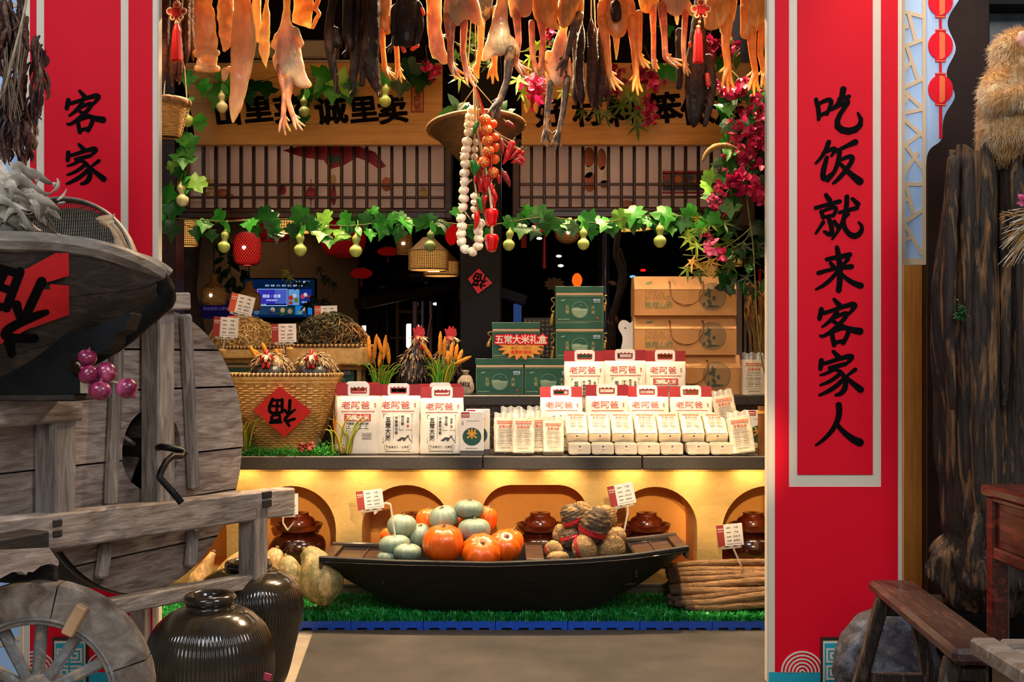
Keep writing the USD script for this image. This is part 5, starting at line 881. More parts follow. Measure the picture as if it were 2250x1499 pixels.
# red Chinese knots with tassels
m_knot = M('knot_red', '#d4141c', '#b50f16', r=.55, sc=60, bp=.3, bsc=150); m_kcream = M('knot_cream', '#dcb98a', '#c99a5f', r=.5, sc=60); m_tass = M('tassel_red', '#e01119', '#b30c14', r=.5, sc=25, st=(30, 1, 1))
def knot(cx, cy, ty0, ty1, tx, Y, label):
    s = Y / F; o = P(cx, cy, Y); t = thing('chinese_knot', label, 'ornament', (o[0], Y, P(0, ty1, Y)[2]), 'red knots with tassels'); q = lambda x, z, y=0: o + (x * s, y, z * s)
    obj('knot', cat([rough(xf(prism(sbox(-10 * s, -10 * s, 10 * s, 10 * s).buffer(2 * s), .012), o, 0, PI / 4 if False else 0), .0008, 120)] + [tube([q(-9, z, -.005), q(9, z, -.005)], 1.4 * s, 5) for z in range(-8, 9, 4)] + [tube([q(x, -9, -.007), q(x, 9, -.007)], 1.4 * s, 5) for x in range(-8, 9, 4)]), m_knot, t, True)
    for ax, az in ((-14, 2), (14, 2), (0, 16), (-9, -12), (9, -12)):
        r_ = 7 if az > -5 else 4.5; ring = [q(ax + r_ * math.cos(a), az + r_ * math.sin(a)) for a in np.linspace(0, 2 * PI, 18)]; obj('loop', tube(ring, 2.1 * s, 6, cap=False), m_kcream, t, True); obj('loop_fill', ball(q(ax, az, .006), r_ * .8 * s, 2, (1, .4, 1)), m_knot, t, True)
    obj('cord', cat(tube([q(0, 22), (o[0], Y, RZ)], 1.3 * s, 6), tube([q(0, -12), P(tx, ty0, Y)], 1.3 * s, 6)), m_knot, t, True); obj('bead', ball(P((cx + tx) / 2, (cy + 14 + ty0) / 2, Y), 3.6 * s, 2), m_kcream, t, True)
    a, b = P(tx, ty0, Y), P(tx, ty1, Y); obj('tassel', cat([tube([a, a * .85 + b * .15, b], [4 * s, 8 * s, 9.5 * s], 12, 10)] + [tube([a * .8 + b * .2 + (w * math.cos(g), w * math.sin(g), 0), b + (w * 1.35 * math.cos(g), w * 1.35 * math.sin(g), -.002)], .0022, 4) for w, g in [(8 * s, k * 2 * PI / 22) for k in range(22)]]), m_tass, t, True); obj('tassel_head', ball(a + (0, 0, .002), 5 * s, 2, (1, 1, .8)), m_kcream, t, True)
knot(388, 27, 52, 132, 388, 4.72, 'red knot with cream loops and a tassel before the far-left sausages'); knot(1540, 22, 60, 137, 1534, 4.74, 'red knot with cream loops and a tassel before the black-brown duck at right')
# ---------------------------------------------------------------- ivy, gourds, bougainvillea, garlic and peppers
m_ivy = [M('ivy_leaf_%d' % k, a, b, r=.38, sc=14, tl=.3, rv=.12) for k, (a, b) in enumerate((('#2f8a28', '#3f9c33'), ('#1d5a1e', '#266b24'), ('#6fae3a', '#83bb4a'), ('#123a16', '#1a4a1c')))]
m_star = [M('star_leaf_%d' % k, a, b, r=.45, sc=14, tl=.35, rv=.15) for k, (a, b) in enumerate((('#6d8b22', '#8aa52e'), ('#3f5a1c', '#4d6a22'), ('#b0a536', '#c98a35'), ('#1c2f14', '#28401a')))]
m_stem = M('vine_stem', '#5b4a26', '#6e8034', r=.7, sc=20); m_gourd = M('gourd_green', '#93a64c', '#a5b45c', r=.4, sc=14, coat=.15, rv=.06); m_gourdl = M('gourd_pale', '#c3c48c', '#d6d3a4', r=.4, sc=14, coat=.15)
IVY = [(0, -.42), (.12, -.5), (.3, -.42), (.3, -.2), (.62, -.12), (.45, .1), (.4, .2), (.22, .24), (.0, .68)]; IVY = [(x, y) for x, y in IVY] + [(-x, y) for x, y in IVY[::-1][1:]]
STAR = []
for k in range(5):
    a = math.radians(90 + (k - 2) * 52); L = (.62, .8, .95, .8, .62)[k]; n0 = math.radians(90 + (k - 2.5) * 52)
    STAR += [(.16 * math.cos(n0), .16 * math.sin(n0)), (L * .5 * math.cos(a - .2), L * .5 * math.sin(a - .2)), (L * math.cos(a), L * math.sin(a)), (L * .5 * math.cos(a + .2), L * .5 * math.sin(a + .2))]
STAR += [(-.1, -.12), (0, -.35), (.1, -.12)]
OVAL = [(.0, -.5), (.2, -.25), (.25, .0), (.16, .3), (0, .55), (-.16, .3), (-.25, 0), (-.2, -.25)]
def leafmesh(shape, fold, droop, rr):
    p = np.array(shape); c = np.array([[0, 0]]); v = np.vstack([c, p, p * .55]); n = len(p)
    z = np.abs(v[:, 0]) * fold - (v[:, 1] ** 2) * droop + rr.normal(0, .015, len(v)); z[0] -= .02
    j = np.arange(n); jn = (j + 1) % n; a, b = 1 + j, 1 + n + j; f = np.vstack([np.stack([np.zeros(n, int), b, 1 + n + jn], -1), np.stack([b, a, 1 + jn], -1), np.stack([b, 1 + jn, 1 + n + jn], -1)])
    return np.column_stack([v[:, 0], -z, v[:, 1]]), f                   # leaf in the xz plane facing -y, its tip up
lr = np.random.default_rng(5)
def leaf(t, px, py, Y, size, rot, mt, shape=IVY, tilt=None, name='leaf', yaw=None):
    m = leafmesh(shape, lr.uniform(-.25, .3), lr.uniform(0, .5), lr); s = size * Y / F
    R = rotm('z', lr.uniform(-.7, .7) if yaw is None else yaw) @ rotm('x', lr.uniform(-.7, .5) if tilt is None else tilt) @ rotm('y', rot)
    obj(name, ((m[0] * s) @ R.T + P(px, py, Y), m[1]), mt, t, True)
def vine(t, ptsx, Y, r=.003): obj('stem', tube([P(x, y, Y) for x, y in ptsx], r, 5, 40 if len(ptsx) > 2 else None), m_stem, t, True)
IV = 5.9
g1 = thing('ivy_garland', 'ivy garland stretched along the lower edge of the lattice transoms', 'garland', P(970, 500, IV))
vine(g1, [(345, 478), (420, 482), (480, 486), (560, 484), (640, 482), (720, 494), (800, 494), (880, 482), (960, 486), (1060, 496), (1140, 484), (1220, 478), (1300, 490), (1380, 480), (1460, 472), (1540, 480), (1600, 470)], IV)
big = [(484, 476, 46, 2.8, 0), (448, 494, 40, 3.4, 0), (433, 512, 36, 3.2, 1), (465, 518, 32, 3.2, 1), (548, 492, 42, 2.9, 0), (563, 505, 36, 3.3, 1), (585, 478, 58, 3, 1), (600, 500, 50, 3.6, 1), (608, 515, 40, 3.1, 3), (640, 505, 34, 3.1, 3), (660, 470, 52, 2.6, 1), (680, 490, 44, 3.3, 1), (716, 482, 52, 3.5, 2), (706, 508, 56, 3.2, 2), (758, 484, 50, 2.8, 0), (748, 512, 48, 3.6, 2), (722, 528, 40, 3.2, 0), (770, 500, 36, 3.3, 1), (800, 486, 44, 2.9, 1), (812, 515, 34, 3.2, 0), (838, 492, 56, 3.2, 1), (858, 480, 44, 2.8, 1), (875, 510, 46, 3.4, 1), (895, 490, 50, 3.1, 0), (925, 492, 44, 3.5, 1), (945, 485, 40, 2.9, 1), (975, 492, 40, 3.2, 3), (1035, 510, 40, 3.1, 1), (1070, 515, 36, 3.3, 1), (1118, 492, 46, 2.8, 1), (1145, 505, 42, 3.3, 1), (1188, 475, 60, 2.9, 1), (1205, 492, 50, 3.4, 1), (1232, 498, 46, 3.1, 1), (1262, 500, 40, 3.3, 3), (1292, 484, 52, 2.2, 0), (1300, 510, 36, 3.2, 1), (1330, 490, 50, 3.6, 0), (1362, 482, 54, 2.9, 2), (1392, 470, 60, 3.3, 0), (1345, 505, 36, 3.1, 1), (1425, 486, 34, 1.7, 0), (1462, 472, 62, 3.2, 0), (1475, 505, 30, 3.1, 0), (1500, 490, 44, 3.3, 1), (1518, 470, 52, 3.4, 0), (1545, 492, 44, 2.6, 0)]
for x, y, s_, r_, k in big: leaf(g1, x, y, IV - .02 + .03 * lr.random(), s_ * .9, r_, m_ivy[k])
for _ in range(36): x = lr.uniform(560, 1600); leaf(g1, x, 488 + lr.normal(0, 13), IV + .05 * lr.random(), lr.uniform(26, 42), PI + lr.normal(0, .6), m_ivy[lr.choice([1, 1, 3, 0])])
def tie(t, pp, Y, Y2):
    for x, y in pp: a = P(x, y, Y); obj('tie', tube([a, (a[0], Y2, a[2])], .002, 4), m_stem, t)
tie(g1, [(420, 482), (640, 482), (880, 480), (1220, 478), (1460, 472)], IV, 6.4)
g2 = thing('ivy_strand', 'ivy strand hanging down the dark post at the left of the opening', 'garland', P(400, 480, IV)); vine(g2, [(405, 150), (412, 250), (404, 330), (392, 390), (385, 440), (372, 480)], IV, .0025)
for x, y, s_, r_, k in [(411, 172, 42, 3.2, 0), (447, 190, 40, 3.3, 0), (437, 268, 40, 4.5, 0), (405, 305, 46, 3.0, 0), (418, 312, 40, 2.7, 0), (403, 345, 52, 3.2, 0), (410, 332, 36, 4.2, 0), (383, 367, 34, 1.8, 2), (397, 382, 36, 3.1, 1), (432, 402, 48, 4.4, 2), (412, 412, 32, 3.1, 0), (372, 426, 48, 1.9, 0), (380, 460, 50, 3.3, 1), (353, 468, 40, 2.6, 0), (366, 488, 34, 3.1, 1), (378, 505, 46, 3.1, 3), (352, 440, 34, 2.8, 1)]: leaf(g2, x, y, IV - .02, s_, r_, m_ivy[k])
g3 = thing('ivy_strand', 'ivy strand trailing across the left sign board behind the meats', 'garland', P(640, 270, 6.1)); vine(g3, [(410, 150), (470, 170), (520, 195), (600, 170), (700, 176), (760, 182), (850, 150), (950, 165)], 6.1, .0025)
for x, y, s_, r_, k in [(487, 168, 34, 2.9, 0), (484, 205, 50, 3.0, 0), (476, 215, 44, 3.3, 0), (508, 187, 44, 1.6, 0), (550, 192, 52, 3.4, 3), (584, 192, 52, 3.2, 3), (545, 212, 40, 3.0, 3), (712, 170, 64, 3.7, 0), (700, 195, 46, 3.0, 0), (754, 182, 58, 4.6, 2), (730, 206, 40, 3.2, 0), (765, 205, 44, 3.1, 1), (672, 215, 40, 3.2, 1), (664, 260, 36, 3.1, 1), (846, 175, 36, 2.9, 0), (900, 155, 60, 3.1, 3), (925, 175, 56, 3.3, 3), (940, 145, 46, 2.8, 1), (880, 190, 44, 3.2, 3), (776, 185, 34, 3, 0)]: leaf(g3, x, y, 6.08, s_, r_, m_ivy[k])
g4 = thing('star_leaf_spray', 'spray of pointed star-shaped leaves behind the pale ducks in the middle', 'garland', P(1060, 200, 5.7)); vine(g4, [(960, 70), (1040, 110), (1100, 120), (1170, 110), (1250, 140)], 5.7)
for x, y, s_, r_, k in [(1140, 175, 60, 3.2, 0), (1150, 200, 44, 3.0, 0), (1010, 170, 50, 3.3, 0), (1035, 145, 46, 2.4, 0), (1025, 105, 60, 3.0, 1), (1045, 80, 60, 3.6, 1), (1060, 110, 50, 2.8, 1), (1110, 95, 50, 3.1, 1), (1180, 100, 56, 2.7, 0), (1165, 125, 50, 3.4, 0), (1215, 95, 50, 3.2, 1), (1238, 200, 40, 3.0, 0), (1000, 120, 50, 3.3, 3), (1075, 140, 46, 3.0, 1), (970, 80, 50, 3, 3)]: leaf(g4, x, y, 5.66 + .06 * lr.random(), s_ * .8, r_, m_star[k], STAR)
g5 = thing('plant_spray', 'dark green leafy spray hanging before the right sign board', 'garland', P(1400, 320, 6.1)); vine(g5, [(1290, 180), (1330, 210), (1380, 230), (1400, 300)], 6.1)
for x, y, s_, r_, k in [(1385, 215, 60, 3.2, 1), (1365, 230, 60, 3.5, 1), (1395, 250, 56, 3.1, 1), (1400, 275, 50, 3.0, 1), (1340, 215, 50, 3.3, 3), (1312, 245, 40, 3, 1), (1280, 245, 40, 3.3, 1), (1330, 250, 44, 2.9, 1), (1392, 205, 40, 2.6, 0), (1375, 200, 46, 3.6, 0)]: leaf(g5, x, y, 6.06, s_ * .8, r_, m_star[k], STAR)
for x, y, s_, r_ in [(1448, 150, 40, 3.1), (1475, 158, 44, 4.4), (1462, 160, 30, 3.6), (1585, 135, 40, 3.3), (1465, 60, 40, 3)]: leaf(g5, x, y, 6.06, s_, r_, m_ivy[0])
tie(g2, [(405, 150), (372, 480)], IV, 6.42); tie(g3, [(470, 170), (760, 182)], 6.1, 6.23); tie(g5, [(1290, 180), (1380, 230)], 6.1, 6.23); tie(g4, [(1040, 110), (1100, 120)], 5.7, 6.42)
# gourds
def gourd(px, py, r, Y, label, mt=None, back=.03, hang=12):
    s = Y / F; c = P(px, py, Y); t = thing('bottle_gourd', label, 'gourd', c - (0, 0, r * s), 'bottle gourds hanging in the ivy'); R = r * s
    prof = [(0, -R), (R * .45, -R * .93), (R * .86, -R * .5), (R, 0), (R * .8, R * .55), (R * .42, R * .98), (R * .5, R * 1.3), (R * .66, R * 1.75), (R * .56, R * 2.2), (R * .24, R * 2.65), (R * .1, R * 2.95), (0, R * 3.0)]
    v, f = lathe(sprof(prof, 34), 22); tl = lr.uniform(-.12, .12); obj('body', xf(rough((v, f), .0012, 40), c, 0, tl), mt or m_gourd, t, True)
    a = c + np.array([math.sin(tl), 0, math.cos(tl)]) * R * 2.95; obj('stalk', tube([a, a + (.004, .0, .015), a + (.0, back, hang * s)], .003, 5, 8), m_stem, t, True)
    leaf(t, px + 6, py - r * 3.2, Y - .01, r * 2.2, lr.uniform(2.6, 3.6), m_ivy[0], OVAL)
for px, py, r, lb_, mt in ((488, 235, 12.5, 'bottle gourd with a bright lit bulb before the left end of the left sign', m_gourdl), (411, 265, 14, 'bottle gourd beside the small wicker basket at upper left', None), (401, 440, 14, 'pale bottle gourd low on the ivy strand at the left post', m_gourdl), (492, 542, 13.5, 'bottle gourd left of the red mesh lamp', None), (660, 549, 14, 'bottle gourd right of the red mesh lamp, above the television', None), (782, 551, 14, 'bottle gourd in front of the red dome lamp', None), (846, 222, 13.5, 'bottle gourd before the last character of the left sign', None), (945, 540, 13, 'darker bottle gourd in front of the tan mesh lamp', M('gourd_dark', '#5d7038', '#6b7c40', r=.45, sc=14)), (1118, 538, 13, 'bottle gourd just right of the bell peppers', None), (1282, 536, 13, 'bottle gourd under the ivy above the stacked green boxes', None), (1450, 530, 14, 'bottle gourd under the ivy above the brown cartons', None), (669, 245, 12, 'striped dull green gourd between the duck feet and the sign characters', M('gourd_dull', '#5c6a34', '#8b934f', r=.5, sc=20))):
    gourd(px, py, r, IV - .03 if py > 300 or px < 450 else 5.95, lb_, mt, hang=max(8, py - 3 * r - 482) if py > 500 else 40, back=.03 if py > 300 or px < 450 else .15)
# bougainvillea and foliage at the right post
m_fl = [M('blossom_%d' % k, a, b, r=.5, sc=20, tl=.35, rv=.12) for k, (a, b) in enumerate((('#ad134c', '#c42260'), ('#860c3c', '#9c1548'), ('#e0558f', '#ea7aa5')))]
BR3 = [(0, -.05), (.28, .12), (.34, .42), (.18, .72), (0, .85), (-.18, .72), (-.34, .42), (-.28, .12)]
def blossom(t, px, py, Y, size, k=0, n=13):
    s = size * Y / F; c = P(px, py, Y); out = []; r = lr
    for i in range(n):
        m = leafmesh(BR3, r.uniform(.1, .5), r.uniform(-.2, .4), r); R = rotm('z', r.uniform(-1.2, 1.2)) @ rotm('x', r.uniform(-1.0, .9)) @ rotm('y', r.uniform(0, 2 * PI)); o = r.normal(0, .28, 3) * s
        out.append(((m[0] * s * r.uniform(.5, .75)) @ R.T + c + o, m[1]))
    obj('blossom', cat(out), m_fl[k], t, True)
bg = thing('bougainvillea', 'tall pink bougainvillea trained up the right post with mixed green leaves', 'flowering plant', P(1640, 620, 5.75)); BY = 5.75
for p in ([(1695, 868), (1660, 640), (1650, 500), (1640, 400), (1655, 300), (1640, 200), (1600, 150)], [(1640, 400), (1600, 420), (1580, 460)], [(1650, 500), (1600, 540), (1540, 570)], [(1620, 390), (1640, 350), (1660, 330)]): vine(bg, p, BY + .04, .004)
for x, y, s_, k in [(1600, 205, 44, 1), (1625, 198, 46, 1), (1585, 190, 34, 1), (1645, 185, 40, 1), (1665, 215, 40, 1), (1660, 255, 46, 0), (1635, 245, 36, 1), (1617, 275, 34, 0), (1610, 312, 26, 0), (1648, 300, 50, 0), (1665, 320, 50, 0), (1640, 285, 34, 1), (1598, 340, 34, 1), (1655, 352, 46, 1), (1620, 390, 50, 0), (1645, 400, 46, 0), (1632, 415, 44, 0), (1600, 400, 36, 1), (1584, 412, 34, 0), (1670, 425, 46, 0), (1678, 448, 36, 0), (1573, 452, 36, 0), (1566, 440, 26, 2), (1560, 545, 36, 2), (1588, 558, 34, 0), (1556, 520, 26, 1), (1605, 455, 34, 1), (1592, 375, 22, 2), (1630, 330, 30, 0), (1676, 285, 34, 1), (1345, 70, 0, 0)]:
    if s_: blossom(bg, x, y, BY - .03 + .06 * lr.random(), s_ * .8, k)
for x, y, s_, r_, k in [(1598, 312, 40, 3.1, 0), (1605, 335, 40, 3.4, 0), (1604, 360, 46, 3.2, 1), (1590, 390, 40, 2.9, 1), (1604, 455, 52, 3.1, 1), (1560, 390, 44, 1.9, 2), (1556, 410, 46, 2.1, 2), (1560, 430, 40, 2.6, 0), (1615, 430, 50, 3.3, 3), (1600, 275, 44, 2.2, 3), (1640, 265, 44, 3.1, 1), (1570, 480, 40, 2.2, 0), (1600, 240, 36, 3, 1), (1655, 375, 40, 3, 3), (1680, 400, 40, 3, 3), (1580, 360, 36, 3, 3), (1560, 470, 36, 2.6, 1)]: leaf(bg, x, y, BY - .02 + .05 * lr.random(), s_ * .9, r_, m_ivy[k])
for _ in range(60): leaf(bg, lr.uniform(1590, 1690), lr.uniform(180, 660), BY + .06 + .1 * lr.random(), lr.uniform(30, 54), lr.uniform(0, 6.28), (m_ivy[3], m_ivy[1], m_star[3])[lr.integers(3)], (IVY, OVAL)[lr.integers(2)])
sl = thing('star_leaf_bush', 'bush of pointed maple-like leaves above the brown cartons', 'plant', P(1570, 610, 5.85)); vine(sl, [(1500, 560), (1560, 560), (1620, 540), (1660, 500)], 5.85)
for x, y, s_, r_, k in [(1515, 522, 56, 3.0, 0), (1530, 540, 60, 3.3, 0), (1508, 510, 50, 2.2, 0), (1545, 505, 50, 3.5, 0), (1560, 520, 50, 2.9, 1), (1575, 540, 60, 3.1, 0), (1520, 575, 50, 2.2, 2), (1510, 590, 46, 3.1, 0), (1545, 585, 46, 3.4, 2), (1560, 575, 50, 2.8, 2), (1600, 530, 60, 3.2, 1), (1620, 560, 56, 3.0, 1), (1605, 580, 50, 3.4, 1), (1635, 540, 50, 3.1, 3), (1650, 570, 50, 3.2, 3), (1580, 600, 44, 3.2, 1), (1535, 598, 46, 3.0, 1), (1590, 490, 50, 3.0, 1), (1610, 500, 46, 2.8, 3), (1665, 540, 50, 3.0, 3), (1640, 610, 50, 3.2, 3), (1560, 490, 44, 2.4, 0), (1590, 470, 50, 3.3, 1), (1655, 640, 46, 3.1, 3), (1530, 480, 30, 2.2, 2)]: leaf(sl, x, y, 5.83 + .06 * lr.random(), s_ * .75, r_, m_star[k], STAR)
bs = [('pink blossom spray lit by the spotlight, left of the pale low duck', [(1172, 175, 44, 2), (1165, 205, 40, 0), (1182, 220, 44, 0), (1190, 190, 36, 2), (1175, 190, 34, 0)], 5.8, [(1158, 232, 30, 3.2, 2), (1178, 236, 26, 3, 2), (1150, 212, 30, 3.4, 2)]), ('dark pink blossom spray under the tan duck legs', [(1425, 165, 36, 1), (1440, 178, 40, 0), (1412, 170, 34, 1), (1440, 195, 36, 0), (1400, 160, 30, 1), (1352, 150, 34, 1), (1362, 175, 34, 1), (1355, 195, 26, 1)], 6.0, []), ('single dark pink blossom hanging on a thin twig left of the third sign character', [(1425, 238, 36, 0), (1422, 255, 36, 0), (1430, 262, 30, 0), (1425, 225, 22, 0)], 6.1, []), ('pink blossom on the upper edge of the left sign, next to the split duck', [(946, 150, 44, 0), (952, 162, 30, 0)], 6.0, []), ('dark pink blossom behind the black-brown duck and orange duck', [(1574, 110, 48, 1), (1560, 95, 36, 1), (1610, 105, 40, 1), (1590, 90, 36, 1)], 5.9, [(1590, 70, 40, 3, 1), (1620, 130, 44, 3, 1), (1605, 80, 36, 3, 1)]), ('small pink blossom behind the horn-tailed duck', [(1205, 65, 36, 1), (1212, 75, 30, 0)], 5.7, [])]
for lb_, fl, Y, lv in bs:
    t = thing('blossom_spray', lb_, 'flowers', P(fl[0][0], max(q[1] for q in fl) + 20, Y)); vine(t, [(fl[0][0] - 10, min(q[1] for q in fl) - 50), (fl[0][0], fl[0][1]), (fl[-1][0], fl[-1][1])], Y + .02, .002)
    tie(t, [(fl[0][0], fl[0][1])], Y + .02, 6.24 if fl[0][0] != 1205 and fl[0][1] > 140 else 6.52)
    for x, y, s_, k in fl: blossom(t, x, y, Y, s_ * .75, k)
    for x, y, s_, r_, k in lv: leaf(t, x, y, Y - .02, s_, r_, m_star[k], OVAL)
tw = thing('dry_twig', 'bent dry beige twig sticking out of the flowers at right', 'twig', P(1545, 355, 5.7)); obj('twig', rough(tube([P(1543, 355, 5.7), P(1552, 338, 5.7), P(1566, 325, 5.7), P(1590, 320, 5.7), P(1620, 330, 5.75), P(1650, 345, 5.78)], [.006, .012, .016, .014, .011, .007], 9, 30), .003, 60), M('twig_bark', '#8f7448', '#6c5430', r=.9, sc=40, bp=.5), tw, True)

# garlic braid
GY = 5.3
m_gar = M('garlic_skin', '#efe6d6', '#d9c7ad', r=.4, sc=30, st=(1, 1, .2), coat=.2, sss=.2); m_husk = M('garlic_neck', '#cdb896', '#b59c75', r=.7, sc=40)
def lobed(c, r, axis, n=7, d=.09, seed=0, sq=.78, neck=.35):             # bulb with shallow lobes and a pointed neck along axis
    pr = sprof([(.0, -sq * .92), (.35, -sq), (.82, -sq * .62), (1.0, -.05), (.86, .4), (.5, .68), (.18, .86), (.09, .86 + neck), (0, .86 + neck)], 18); v, f = lathe(pr, 28)
    a = np.arctan2(v[:, 1], v[:, 0]); v = v * r; v[:, :2] *= (1 - d * np.abs(np.sin(a * n / 2 + seed)) ** .7 * np.clip(1 - np.abs(v[:, 2] / r), 0, 1) * 0 + d * (np.abs(np.cos(a * n / 2 + seed)) - .6))[:, None]
    z = np.array(axis, float); z /= np.linalg.norm(z); x = np.cross((0, 1, .1), z); x /= np.linalg.norm(x); y = np.cross(z, x); return v @ np.array([x, y, z]) + c, f
HK = P(1043, 188, 5.22)
gt = thing('garlic_braid', 'long looped string of white garlic bulbs hanging in the middle', 'garlic string', P(1038, 560, GY)); gp = [(1037, 241), (1033, 257), (1030, 273), (1030, 289), (1026, 311), (1024, 328), (1021, 344), (1023, 360), (1021, 380), (1021, 399), (1019, 418), (1019, 436), (1017, 456), (1013, 480), (1015, 497), (1013, 514), (1014, 531), (1021, 547), (1038, 553), (1050, 541), (1052, 525), (1051, 509), (1055, 491), (1044, 476), (1041, 460), (1042, 445), (1041, 431), (1046, 312), (1043, 328), (1042, 344), (1043, 358)]
for k, (x, y) in enumerate(gp): big_ = k < 23; obj('bulb', lobed(P(x, y, GY + (0 if big_ else .03)), (11.5 if big_ else 8) * GY / F, (.5 * math.sin(k * 1.9) + (-.3 if k < 17 else .4), -.5 + .2 * math.cos(k), .6), 8, .1, k), m_gar, gt, True)
obj('string', cat(tube([HK, P(1043, 232, GY)] + [P(x, y, GY + .02) for x, y in gp[:23]] + [P(1043, 400, GY + .03), HK], .004, 6), tube([HK, HK + (-.03, .02, .12), P(1050, 150, 5.2) + (0, .0, .75)], .0025, 5)), m_str, gt, True)
obj('husk', cat([tube([P(x, y, GY), P(x + dx, y + dy, GY - .02)], [.005, .001], 5) for x, y, dx, dy in ((1021, 465, 14, 18), (1037, 395, -14, 12), (1052, 500, -12, -14), (1040, 250, 8, 12))]), m_husk, gt, True)
m_on = M('onion_orange', '#d9691e', '#c4421a', r=.3, sc=14, st=(1, 1, .3), coat=.4, sss=.15); m_onp = M('onion_peel', '#e5c27e', '#d19a52', r=.6, sc=40); m_ch = M('chilli_red', '#c90f10', '#a90b0d', r=.18, sc=14, coat=.6); m_cg = M('chilli_green', '#1d7a25', '#13601b', r=.18, sc=14, coat=.6); m_cd = M('chilli_dark', '#8f1518', '#6d0d12', r=.3, sc=14, coat=.4)
ot = thing('onion_string', 'string of shiny orange onions with dry star tips, right of the garlic', 'onion string', P(1072, 390, GY - .03))
for k, (x, y, r) in enumerate([(1066, 263, 13), (1069, 285, 13), (1071, 309, 12.5), (1073, 332, 13), (1064, 356, 13), (1084, 379, 12.5), (1083, 272, 10), (1087, 301, 10), (1089, 324, 10), (1087, 350, 11)]):
    c = P(x, y, GY - (.05 if k < 6 else .02)); o_ = obj('onion', lobed(c, r * GY / F, (.2 * math.sin(k * 2), -1, .25), 10, .03, k, .85, .1), m_on, ot, True)
    for j in range(6): obj('tip', tube([c + (0, -r * GY / F * .82, 0), c + (.016 * math.cos(j * 1.05 + k), -r * GY / F * 1.02, .016 * math.sin(j * 1.05 + k))], [.003, .001], 4), m_onp, ot, True) if k < 6 else 0
obj('string', tube([HK, P(1062, 245, GY - .02), P(1074, 300, GY - .02), P(1078, 395, GY - .02)], .005, 6, 20), m_ch, ot, True)
def chilli(t, a, b, r, Y, mt, bend=0, nm='chilli'):
    A, B = P(*a, Y), P(*b, Y); m = (A + B) / 2 + np.array([bend, 0, 0]); s = Y / F; obj(nm, rough(tube([A, A * .75 + m * .25, m, B], [r * s * .75, r * s, r * s * .85, r * s * .12], 10, 16), .0012, 50), mt, t, True)
    d = A - B; d /= np.linalg.norm(d); obj('stalk', tube([A - d * .004, A + d * .02 + (.004, 0, 0)], [.005, .002], 5), m_stem, t, True)
c1_ = thing('chilli_string', 'dense string of thin red chillies with green ones, between garlic and bell peppers', 'chilli string', P(1070, 460, GY - .01)); cr = random.Random(4)
for k in range(26): x, y = cr.uniform(1048, 1084), cr.uniform(368, 436) if k > 5 else cr.uniform(280, 350); chilli(c1_, (x, y), (x + cr.uniform(-10, 8), y + cr.uniform(26, 40)), cr.uniform(4.5, 6.5), GY - cr.uniform(-.02, .03), m_ch, cr.uniform(-.01, .01))
for a, b, r in (((1050, 268), (1040, 300), 5), ((1040, 352), (1046, 388), 8), ((1052, 362), (1050, 380), 6), ((1053, 434), (1062, 470), 6.5)): chilli(c1_, a, b, r, GY - .055, m_cg, -.004, 'green_chilli')
chilli(c1_, (1048, 466), (1042, 506), 6.5, GY - .05, m_ch, .006); obj('string', tube([HK, P(1056, 300, GY), P(1062, 400, GY)], .004, 6, 14), m_str, c1_, True)
c2_ = thing('chilli_bunch', 'loose bunch of large red chillies sticking out to the right over the cone basket', 'chilli bunch', P(1120, 410, GY))
for a, b, r, m_ in (((1127, 310), (1106, 356), 8, m_ch), ((1142, 328), (1116, 352), 6, m_ch), ((1145, 345), (1122, 358), 6, m_ch), ((1138, 340), (1152, 358), 6, m_ch), ((1100, 305), (1104, 345), 5, m_cd), ((1105, 378), (1120, 412), 7, m_cd), ((1094, 385), (1096, 405), 5, m_ch), ((1133, 350), (1148, 364), 5, m_ch), ((1118, 330), (1104, 362), 7, m_ch), ((1150, 332), (1136, 352), 5, m_ch), ((1112, 268), (1130, 280), 6, m_cd)): chilli(c2_, a, b, r, GY - .03, m_, .004)
obj('twigs', cat([tube([HK, P(1085, 285, GY), P(*e, GY - .02)], .002, 5, 12) for e in ((1127, 310), (1145, 328), (1105, 318), (1120, 330), (1150, 335))]), M('twig_grey', '#8b7762', r=.8), c2_, True)
pt = thing('pepper_string', 'two large red bell peppers one above the other on a straw braid', 'pepper string', P(1080, 555, GY - .02))
for x, y, h in ((1079, 478, 20), (1080, 534, 20)):
    v, f = lathe(sprof([(0, -.95), (.35, -1), (.62, -.85), (.82, -.2), (.98, .45), (.86, .85), (.4, .97), (.0, .8)], 24), 32); a = np.arctan2(v[:, 1], v[:, 0]); v = v * (15 * GY / F, 15 * GY / F, h * GY / F); v[:, :2] *= (1 + .07 * np.cos(4 * a + .6))[:, None]; obj('bell_pepper', (v + P(x, y, GY - .03), f), M('pepper_red', '#d00b12', '#b5080f', r=.12, sc=6, coat=.8) if y < 500 else stage_mat('pepper_red'), pt, True); obj('stalk', tube([P(x, y - h * .8, GY - .03), P(x + 1, y - h - 10, GY - .03)], .006, 6), m_husk, pt, True)
obj('braid', tube([HK, P(1072, 400, GY - .02), P(1077, 430, GY - .03), P(1080, 515, GY - .035)], .0065, 7, 24), m_husk, pt, True)
